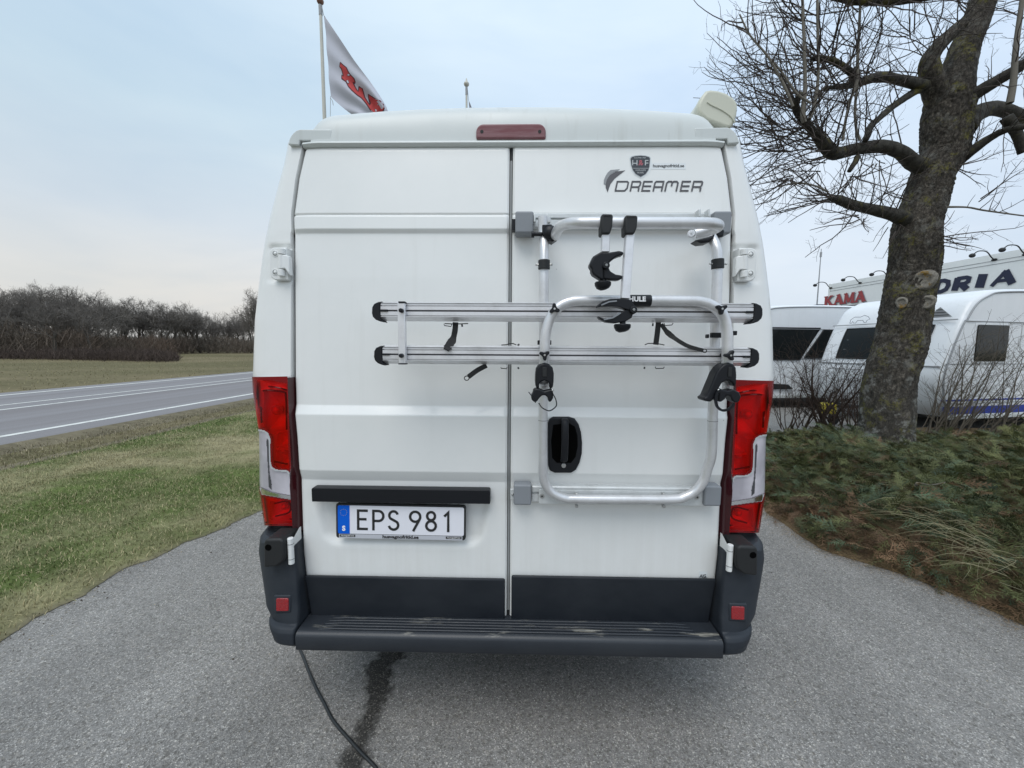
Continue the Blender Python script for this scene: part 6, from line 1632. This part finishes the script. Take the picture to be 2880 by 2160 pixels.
# ------------------------------------------------------------------ dealer sign building
sgn = empty('dealer_building', (15, 10, 0), 'white flat-roofed dealership building with red and navy lettering on its fascia', 'building')
pA, pB = Vector((14.45, 17.1, 0)), Vector((15.62, 4.6, 0))
dr = (pB-pA).normalized(); nn = Vector((dr.y, -dr.x, 0)); nn = nn if nn.x < 0 else -nn
def SG(s, z, out_=0.0): q = pA+dr*s+nn*out_; return Vector((q.x, q.y, z))
ZT, ZB = 4.55, 3.05
def slab(s0, s1, z0, z1, o0, o1, m, name, par, bevel=None):
    mb = MB(); mb.prism([SG(s0, z0, o0), SG(s1, z0, o0), SG(s1, z1, o0), SG(s0, z1, o0)], nn*(o1-o0)); return mb.build(name, m, par, bevel=bevel)
L_ = (pB-pA).length
fas = slab(0, L_, ZB, ZT, -.6, 0, M['signwhite'], 'fascia', sgn)
for z in (ZT-.22, ZT-.33): slab(.02, L_, z, z+.018, .0005, .008, M['carag'], 'seam', fas)
slab(-.03, .05, ZB-.02, ZT+.02, -.62, .02, M['signwhite'], 'corner_post', fas)
slab(.3, L_, 0, ZB, -8, -.7, M['cara'], 'wall', sgn)
for k in range(6): f = slab(.8+2.0*k, 2.5+2.0*k, .3, 2.7, -.705, -.67, M['carag'], 'window', sgn); slab(.88+2.0*k, 2.42+2.0*k, .38, 2.62, -.672, -.66, M['glass'], 'pane', f)
# red slab-serif letters and navy italic letters
def slabletters(word, s0, z0, h, stroke, wdl, gap, mfill, serif, shear, parent, name, lift):
    for i, c in enumerate(word):
        x0 = s0+i*(wdl+gap); k = 0; mb = MB()
        def P(u, v): return SG(x0+u*wdl+shear*v*h, z0+v*h, lift)
        def st(pts, w_, k=[0]): k[0] += 1; mb.ribbon([tuple(P(*p)+nn*(.0012*k[0])) for p in pts], w_, nn, .01)
        sw = stroke*h
        if c == 'K': st([(.2, 0), (.2, 1)], sw*1.35); st([(.25, .42), (.80, 1)], sw*.9); st([(.40, .58), (.85, 0)], sw*1.35); sf = [(.0, .42, 0), (.0, .42, 1), (.58, 1.0, 1), (.62, 1.05, 0)]
        elif c == 'A': st([(.12, 0), (.50, 1)], sw*.85); st([(.46, 1), (.88, 0)], sw*1.5); st([(.25, .32), (.75, .32)], sw*.8); sf = [(-.03, .30, 0), (.66, 1.05, 0), (.28, .62, 1)]
        elif c == 'M': st([(.10, 0), (.14, 1)], sw*.85); st([(.14, 1), (.50, .12)], sw*1.3); st([(.50, .12), (.84, 1)], sw*.8); st([(.86, 1), (.88, 0)], sw*1.4); sf = [(-.05, .26, 0), (-.02, .26, 1), (.74, 1.04, 1), (.70, 1.06, 0)]
        elif c == 'D': st([(.14, 0), (.14, 1)], sw*1.5); st([(.1, .94), (.5, .94), (.78, .80), (.86, .5), (.78, .20), (.5, .06), (.1, .06)], sw*1.1); sf = []
        elif c == 'R': st([(.14, 0), (.14, 1)], sw*1.5); st([(.1, .93), (.62, .93), (.80, .84), (.80, .58), (.62, .47), (.2, .47)], sw*1.0); st([(.45, .45), (.86, 0)], sw*1.5); sf = []
        elif c == 'I': st([(.35, 0), (.35, 1)], sw*1.9); sf = []
        if serif:
            for a, b, v in sf: st([(a, .055 if v == 0 else .945), (b, .055 if v == 0 else .945)], sw*.55)
        mb.build(name, mfill, parent)
sK = [s for s in (W(2320, 861, 16.55), W(2438, 847, 14.45))]
def s_of_px(px):           # where the sight line through a pixel column meets the fascia
    d = ray(px, 840); a = np.array([[d[0], -dr.x], [d[1], -dr.y]]); t, s = np.linalg.solve(a, np.array([pA.x-CAM[0], pA.y-CAM[1]])); return s, t
def z_at(px, py): s, t = s_of_px(px); d = ray(px, py); d0 = ray(px, 840); a = np.array([[d[0], -dr.x], [d[1], -dr.y]]); t, s = np.linalg.solve(a, np.array([pA.x-CAM[0], pA.y-CAM[1]])); return CAM[2]+d[2]*t
s0, s1 = s_of_px(2320)[0], s_of_px(2438)[0]; z0 = z_at(2322, 861); hK = z_at(2322, 834)-z0; wl_ = (s1-s0)/4
slabletters('KAMA', s0+.035, z0-.03, hK, .20, wl_*.93, wl_*.07, M['stripeg'], True, 0, fas, 'letter', .010)  # grey copy, offset down and sideways, paints the letters' shadow
slabletters('KAMA', s0, z0, hK, .20, wl_*.93, wl_*.07, M['signred'], True, 0, fas, 'letter', .028)
slab(s0, s0+(s1-s0)*.86, z0-.13, z0-.095, .001, .006, M['ink'], 'underline', fas)
s0, s1 = s_of_px(2676)[0], s_of_px(2862)[0]; z0 = z_at(2676, 819); hD = z_at(2676, 784)-z0
cw = (s1-s0)/3.0
for ch_, off, wd_ in (('A', -2.05, 1.05), ('D', -1.02, .86), ('R', 0, .86), ('I', 1.12, .55), ('A', 1.72, 1.15)):
    slabletters(ch_, s0+off*cw, z0, hD, .29, cw*wd_, 0, M['navy'], False, .16, fas, 'letter', .010)
# gooseneck lamps along the roof edge
for k, dpx in enumerate((2335, 2416, 2498, 2590, 2785, 2870)):
    s, t = s_of_px(dpx)
    g = SG(s, ZT-.18, .02); mb = MB(); P = [g, g+nn*.12+Vector((0, 0, .08)), g+nn*.30+Vector((0, 0, .24)), g+nn*.58+Vector((0, 0, .25)), g+nn*.74+Vector((0, 0, .15))]
    mb.tube(spline(P, 4), .016, 8); lm = mb.build('fascia_lamp', M['blackm'], sgn, smooth=60)
    mb = MB(); mb.ball(tuple(g+nn*.78+Vector((0, 0, .11))), .085, 12, 8, (1, .8, .8)); mb.build('lamp_head', M['blackm'], lm, smooth=60)
    mb = MB(); mb.ball(tuple(g), .06, 10, 6, (.4, 1.4, .7)); mb.build('lamp_mount', M['blackm'], lm, smooth=60)
# mast and blue roof behind
q0, q1_ = W(2310, 700, 24), W(2303, 815, 24)
mb = MB(); mb.tube([(q0.x, 24, 0), (q0.x, 24, q1_.z), (q0.x, 24, q0.z)], [.05, .035, .02], 8); mb.tube([(q0.x, 24, q0.z-.5), (q0.x, 24, q0.z-.2)], .06, 8); o = mb.build('antenna_mast', M['carag'], smooth=60); tag(o, 'thin antenna mast rising behind the dealer building', 'mast')
bb = empty('blue_roofed_shed', (14, 21, 0), 'blue sheet roof showing left of the white fascia', 'shed')
a = W(2238, 866, 21); b = W(2292, 866, 21); pz = W(2290, 857, 21).z
mb = MB(); mb.box((a.x+.3, 21.2, 0), (b.x+5, 26, a.z-.2)); mb.build('wall', M['cara'], bb)
mb = MB(); mb.prism([(a.x, 20.8, a.z-.4), (b.x+5.2, 20.8, a.z-.4), (b.x+5.2, 20.8, pz), (b.x, 20.8, pz), (a.x, 20.8, a.z-.02)], (0, 5.5, 0)); mb.build('roof', M['navy'], bb)

# ------------------------------------------------------------------ flagpoles and flags
def flagpole(px, ytop, Y, r0, label, capm):
    t = W(px, ytop, Y); o = empty('flagpole', (t.x, Y, 0), label, 'flagpole', None)
    tilt = .0
    mb = MB(); mb.tube([(t.x, Y, 0), (t.x, Y, t.z*.5), (t.x, Y, t.z-.03)], [r0*1.35, r0*1.15, r0*.80], 20); mb.build('pole', M['pole'], o, smooth=60)
    mb = MB(); mb.ball((t.x, Y, t.z+.07), .085, 18, 10, (1, 1, .85)); mb.tube([(t.x, Y, t.z+.10), (t.x, Y, t.z+.24)], [.05, .008], 10); mb.build('finial', M[capm], o, smooth=60)
    mb = MB(); mb.cyl((t.x, Y, t.z-.26), (t.x, Y, t.z-.02), r0*.98, 18); mb.build('pole_sleeve', M['carag'], o, bevel=.006)
    return o, t
M['flagpale'] = M['pole']
P1, t1 = flagpole(901, 12, 9.0, .046, 'tall white flagpole with a brown ball top, left of the van roof', 'ball')
P2, t2 = flagpole(1312, 243, 11.5, .038, 'white flagpole with a pointed knob rising over the middle of the van roof', 'pole')
def flagmap(Tp, Bp, Y):
    Tq = np.array([tuple(v) for v in spline([W(a, b, Y) for a, b in Tp], 8)]); Bq = np.array([tuple(v) for v in spline([W(a, b, Y) for a, b in Bp], 8)])
    n = len(Tq)
    def f(u, v, lift=0.0):
        k = np.clip(u, 0, 1)*(n-1); tt = np.stack([np.interp(k, np.arange(n), Tq[:, c]) for c in range(3)], -1); bb_ = np.stack([np.interp(k, np.arange(n), Bq[:, c]) for c in range(3)], -1)
        v_ = np.asarray(v)[..., None]; q = bb_+(tt-bb_)*v_
        u_ = np.asarray(u); w_ = .09*np.sin(v*9+u_*5)*u_+.06*np.sin(v*17-u_*8+1)*(.3+u_)+.25*u_*(1-np.asarray(v))
        q = q+np.stack([0*w_, w_, 0*w_], -1); q[..., 1] -= lift; return q
    return f
fm = flagmap([(912, 44), (955, 108), (997, 171), (1045, 235), (1085, 297), (1100, 340), (1150, 420)], [(929.5, 271), (945, 285), (967, 303), (995, 322), (1018, 340), (1060, 385), (1110, 450)], 9.0)
uu_, vv_ = np.meshgrid(np.linspace(0, 1, 70), np.linspace(0, 1, 60))
fl1 = empty('flag', (t1.x, 9.0, 4), 'white flag with slanting red letters hanging from the tall left pole', 'flag')
mb = MB(); mb.grid(fm(uu_, vv_)); mb.build('cloth', M['flagw'], fl1, smooth=179)
# letters: every glyph lies in flag coordinates found from its pixels
def inv(px, py, iters=40):
    u, v = .5, .5
    for _ in range(iters):
        q = fm(np.array(u), np.array(v)); x, y = proj(q); e1 = 1e-3
        a = proj(fm(np.array(u+e1), np.array(v))); b = proj(fm(np.array(u), np.array(v+e1)))
        J = np.array([[(a[0]-x)/e1, (b[0]-x)/e1], [(a[1]-y)/e1, (b[1]-y)/e1]])
        d = np.linalg.lstsq(J, np.array([px-x, py-y]), rcond=None)[0]; u = float(np.clip(u+d[0]*.7, 0, 1)); v = float(np.clip(v+d[1]*.7, 0, 1))
    return u, v
GL = [ # outlines read in the enlarged photograph (4.096x, origin 860,0)
 [(398, 720), (432, 752), (470, 782), (490, 830), (520, 870), (556, 905), (568, 940), (566, 962), (545, 950), (560, 985), (590, 1040), (606, 1058), (612, 998), (652, 1024), (664, 1062), (680, 1120), (716, 1180), (742, 1215), (724, 1130), (722, 1088), (800, 1140), (862, 1165), (896, 1205), (904, 1250), (886, 1290), (898, 1330), (886, 1362), (850, 1350), (790, 1310), (740, 1262), (700, 1200), (668, 1160), (640, 1128), (590, 1095), (530, 1040), (494, 1000), (462, 940), (415, 908), (416, 866), (436, 880), (414, 800), (392, 768)],
]
HOLES = [[(480, 858), (505, 856), (512, 878), (485, 880)], [(472, 925), (492, 930), (502, 958), (490, 968), (474, 950)], [(796, 1190), (828, 1200), (842, 1222), (808, 1222)], [(796, 1258), (826, 1268), (840, 1292), (806, 1292)]]
def flagpoly(pts, m, name, lift, grow=0.0, sub=4):
    cx_, cy_ = sum(p[0] for p in pts)/len(pts), sum(p[1] for p in pts)/len(pts)
    import bmesh
    fine = []
    for i in range(len(pts)):
        a, b = pts[i], pts[(i+1) % len(pts)]
        for k in range(3): fine.append((a[0]+(b[0]-a[0])*k/3, a[1]+(b[1]-a[1])*k/3))
    bm = bmesh.new(); vs_ = [bm.verts.new((x, -y, 0)) for x, y in fine]
    f = bm.faces.new(vs_); bmesh.ops.triangulate(bm, faces=[f]); bmesh.ops.subdivide_edges(bm, edges=bm.edges[:], cuts=2, use_grid_fill=True)
    bm.verts.ensure_lookup_table()
    if grow:
        bm.normal_update()
        bd = {}
        for v in bm.verts:
            if v.is_boundary:
                n_ = Vector((0, 0, 0))
                for e2 in v.link_edges:
                    if e2.is_boundary:
                        fc = e2.link_faces[0].calc_center_median(); m_ = (e2.verts[0].co+e2.verts[1].co)/2; t_ = (e2.verts[1].co-e2.verts[0].co); nr_ = Vector((t_.y, -t_.x, 0)).normalized()
                        if nr_.dot(m_-fc) < 0: nr_ = -nr_
                        n_ += nr_
                bd[v] = n_.normalized()*grow
        for v, d in bd.items(): v.co += d
    co_ = np.array([tuple(v.co) for v in bm.verts]); fs = [tuple(v.index for v in f.verts) for f in bm.faces]
    bm.free()
    out_ = []
    for x, y, _ in co_:
        u, v = inv(860+x/4.096, -y/4.096, 14); out_.append(fm(np.array(u), np.array(v), lift))
    mb = MB(); mb.add(np.array(out_), fs); mb.build(name, m, fl1, smooth=179)
for g_ in GL: flagpoly(g_, M['flagk'], 'letter_outline', .004, 6); flagpoly(g_, M['flagr'], 'flag_lettering', .010, -5)
for h_ in HOLES: flagpoly(h_, M['flagk'], 'letter_outline', .013, 3); flagpoly(h_, M['flagw'], 'letter_hole', .018, -2)
flagpoly([(935, 1295), (975, 1365), (1010, 1430), (920, 1400), (905, 1365)], M['flagr'], 'flag_lettering', .008)
mb = MB(); mb.tube([tuple(W(903+3, 22, 8.96)), tuple(W(910, 42, 8.98)), tuple(W(913, 47, 8.98))], .008, 5); mb.tube([tuple(W(929.5, 271, 8.97)), tuple(W(928.5, 366, 8.97)), (W(928, 366, 8.97).x, 8.97, 1.2)], .006, 5); mb.tube(spline([W(930, 276, 8.96), W(935, 284, 8.95), W(937.5, 296, 8.95)], 3), .007, 5); mb.build('halyard', M['carag'], fl1)
fm2 = flagmap([(1318, 283), (1324, 296), (1330, 312), (1338, 335), (1350, 370)], [(1322, 335), (1326, 350), (1330, 362), (1334, 380), (1340, 410)], 11.5)
fl2 = empty('flag', (t2.x, 11.5, 4), 'small sliver of a furled white flag on the middle pole', 'flag')
uu2, vv2 = np.meshgrid(np.linspace(0, 1, 16), np.linspace(0, 1, 16)); mb = MB(); mb.grid(fm2(uu2, vv2)*np.array([1, 1, 1])); mb.build('cloth', M['flagw'], fl2, smooth=179)
mb = MB(); mb.tube([tuple(W(1315, 252, 11.5)), tuple(W(1318, 284, 11.5))], .008, 5); mb.build('halyard', M['carag'], fl2)

# ------------------------------------------------------------------ far trees
M['farbark'] = mat('far_bark', (.10, .09, .078), .95, spec=.1)
M['fartwig'] = mat('far_twig', (.165, .150, .135), .95, spec=.1)
M['brush'] = mat('brushwood', (.085, .06, .05), .95, spec=.1)
M['brushf'] = mat('brushwood_tinted', (.08, .06, .05), .95, spec=.1, f=lambda t, b: attr_col(t, b))
def prisms(A, B, ra, rb):
    """many thin three-sided sticks at once"""
    A, B = np.asarray(A), np.asarray(B); D = B-A; L = np.linalg.norm(D, axis=1)[:, None]+1e-9; T = D/L
    up = np.where(np.abs(T[:, 2:3]) > .9, np.array([[1., 0, 0]]), np.array([[0, 0, 1.]])); U = np.cross(T, up); U /= np.linalg.norm(U, axis=1)[:, None]; V2 = np.cross(T, U)
    v = []
    for P, r in ((A, ra), (B, rb)):
        for k in range(3):
            a = 2*math.pi*k/3; v.append(P+(U*math.cos(a)+V2*math.sin(a))*np.asarray(r)[:, None])
    v = np.stack(v, 1).reshape(-1, 3); i = np.arange(len(A))[:, None]*6
    f = np.concatenate([i+np.array([[0, 1, 4, 3]]), i+np.array([[1, 2, 5, 4]]), i+np.array([[2, 0, 3, 5]])])
    return v, f
def far_tree(seed, style):
    r = np.random.default_rng(seed); S0, S1, Ra, Rb = [], [], [], []
    tr = MB(); h = 1.0
    P = [np.array([0, 0, 0.])]; 
    for k in range(6): P.append(P[-1]+np.array([r.normal(0, .018), r.normal(0, .018), .10]))
    tr.tube(P, np.linspace(.030, .020, 7), 8, caps=False)
    def grow(p, d, L, rad, lev):
        n = 3; q = p
        for k in range(n):
            d = d+r.normal(0, .13, 3)+np.array([0, 0, .06]); d = d/np.linalg.norm(d); q2 = q+d*L/n
            S0.append(q); S1.append(q2); Ra.append(rad*(1-.25*k/n)); Rb.append(rad*(1-.25*(k+1)/n)); q = q2
            if lev > 0:
                for _ in range(r.integers(1, 3) if lev > 1 else 2):
                    a = r.normal(0, 1, 3); a -= d*a.dot(d); a /= np.linalg.norm(a)
                    grow(q, d*.6+a*.8+np.array([0, 0, .15]), L*r.uniform(.5, .72), rad*.55, lev-1)
    top = P[-1]; nb = 8
    for k in range(nb):
        a = 2*math.pi*k/nb+r.normal(0, .3); up = r.uniform(.35, 1.5)
        grow(P[4+(k % 3)], np.array([math.cos(a), math.sin(a), up+.25]), r.uniform(.26, .36), .0105, 4)
    v, f = prisms(S0, S1, np.maximum(Ra, .0008), np.maximum(Rb, .0005))
    v[:, 2] *= 1.0; top_z = np.percentile(v[:, 2], 99.7)
    s = 1/top_z; v *= s; tr.v[0] = tr.v[0]*s
    cr = MB(); cr.add(v, f)
    return tr, cr
protos = []
for k in range(4):
    tr, cr = far_tree(100+k, k % 2)
    def mesh_of(mb, nm, m):
        o = mb.build(nm, m); me = o.data; bpy.data.objects.remove(o); return me
    protos.append((mesh_of(tr, 'trunk', M['farbark']), mesh_of(cr, 'crown', M['fartwig'])))
fr = np.random.default_rng(8)
spots = []
for px, dep, top in ((-60, 52, 818), (-10, 50, 826), (30, 54, 822), (62, 50, 812), (95, 53, 806), (128, 50, 808), (150, 55, 815), (178, 51, 806), (205, 54, 812), (232, 52, 820), (258, 55, 824), (280, 58, 832), (310, 64, 842), (335, 70, 850), (365, 72, 838), (392, 74, 842), (412, 74, 856), (448, 78, 856), (470, 76, 850), (492, 80, 852), (520, 84, 866), (540, 86, 862), (562, 88, 870), (585, 92, 888), (612, 95, 882), (640, 96, 884), (665, 98, 884), (688, 96, 886), (705, 90, 872), (722, 60, 822), (735, 58, 812), (20, 66, 830), (110, 70, 826), (220, 74, 836), (350, 100, 872), (430, 104, 880), (510, 110, 884), (600, 118, 900), (660, 120, 902), (70, 60, 816), (190, 62, 818), (0, 46, 850), (160, 46, 850), (250, 48, 862)):
    spots.append((px, dep, top))
ORD = 'first second third fourth fifth sixth seventh eighth ninth tenth eleventh twelfth thirteenth fourteenth fifteenth sixteenth seventeenth eighteenth nineteenth twentieth twenty-first twenty-second twenty-third twenty-fourth twenty-fifth twenty-sixth twenty-seventh twenty-eighth twenty-ninth thirtieth thirty-first'.split()
for k, (px, dep, top) in enumerate(spots):
    hz = 980-(1440-px)*.006
    d = ray(px, hz); d = d/np.dot(d, FW); q_ = CAM+d*dep; hgt = (hz-top)/FPX*dep+1.5
    row = 'front' if k < 31 else 'back'
    pool = sorted(q[0] for q in (spots[:31] if k < 31 else spots[31:])); rank = pool.index(px)
    part_ = 'tall left part' if px < 300 else ('thin gap' if px < 430 else 'low receding part')
    o = bpy.data.objects.new('bare_tree', None); COL.objects.link(o); o.location = (q_[0], q_[1], -.03)
    o['label'] = '%s bare tree from the left in the wood\'s %s row' % (ORD[rank], row); o['category'] = 'tree'; o['group'] = 'bare trees of the far wood'
    tm, cm = protos[(k*7) % 4]; wf = hgt*fr.uniform(.75, 1.05)
    for nm, me in (('trunk', tm), ('crown', cm)):
        c = bpy.data.objects.new(nm, me); COL.objects.link(c); c.parent = o; c.scale = (wf, wf, hgt)
    o.rotation_euler = (0, 0, fr.uniform(0, 6.28))
def sticks(name, n, posf, lab, colf, rr=(.012, .03), Lr=(.6, 1.8)):
    p, h = posf(n); a = fr.uniform(0, 6.28, n); t = fr.uniform(0, 1.1, n); L = fr.uniform(*Lr, n)
    D = np.stack([np.sin(t)*np.cos(a), np.sin(t)*np.sin(a), np.cos(t)], -1)*L[:, None]
    r0 = fr.uniform(*rr, n); v, f = prisms(p, p+D, r0, r0*.5); mb = MB(); mb.add(v, f)
    c = np.repeat(colf(n, p), 6, 0); return kind(tag(mb.build(name, M['brushf'], cols=c), lab, 'undergrowth'), 'stuff')
def along(tab, n, dj=2.0, hmul=1.0):
    """positions along a line given as (px, depth, height)"""
    tab = np.array(tab, float); px = fr.uniform(tab[0, 0], tab[-1, 0], n); dep = np.interp(px, tab[:, 0], tab[:, 1])+fr.normal(0, dj, n); h = np.interp(px, tab[:, 0], tab[:, 2])*(.6+.6*n2(px*.02, 0*px, 1.0, 3))
    hz = 980-(1440-px)*.006
    D = FW[None]+RT[None]*((px-1440)/FPX)[:, None]-UP[None]*((hz-1080)/FPX)[:, None]
    q = CAM[None]+D*dep[:, None]; q[:, 2] = -.05+h*fr.random(n)**1.2*hmul; return q, h
def brushcol(n, p):
    k = n2(p[:, 0], p[:, 1], .12, 3)[:, None]; c = np.array([[.15, .105, .080]])*k+np.array([[.12, .115, .098]])*(1-k); return c*(.5+fr.random(n)[:, None])
sticks('far_undergrowth', 24000, lambda n: along([(-120, 50, 3.6), (0, 50, 3.6), (250, 53, 3.2), (330, 68, 2.4), (450, 74, 3.2), (560, 88, 3.0), (745, 92, 3.2)], n, 3.0), 'dense brown undergrowth below the far trees', brushcol, (.010, .028), (.7, 1.8))
sticks('bramble_thicket', 17000, lambda n: along([(-120, 46, .6), (100, 44.5, .7), (300, 42, .9), (430, 40, 1.0), (480, 41, .7), (500, 43, .2)], n, 2.0), 'low dark bramble thicket in front of the far trees', lambda n, p: np.array([[.075, .058, .050]])*(.5+fr.random(n)[:, None]), (.008, .018), (.3, .8))
sticks('far_wood', 20000, lambda n: along([(-1200, 130, 10.0), (-100, 125, 5), (400, 150, 5.5), (745, 170, 5.5), (1500, 200, 11), (2400, 200, 12), (3600, 150, 12)], n, 6.0), 'distant grey wood closing the horizon', lambda n, p: np.array([[.15, .142, .13]])*(.7+.6*fr.random(n)[:, None]), (.07, .15), (2, 4.5))
_t = sorted(((sum(p.loop_total-2 for p in me.polygons), me.name) for me in bpy.data.meshes if me.users), reverse=True); print('UNIQ', sum(a for a, b in _t), _t[:22])
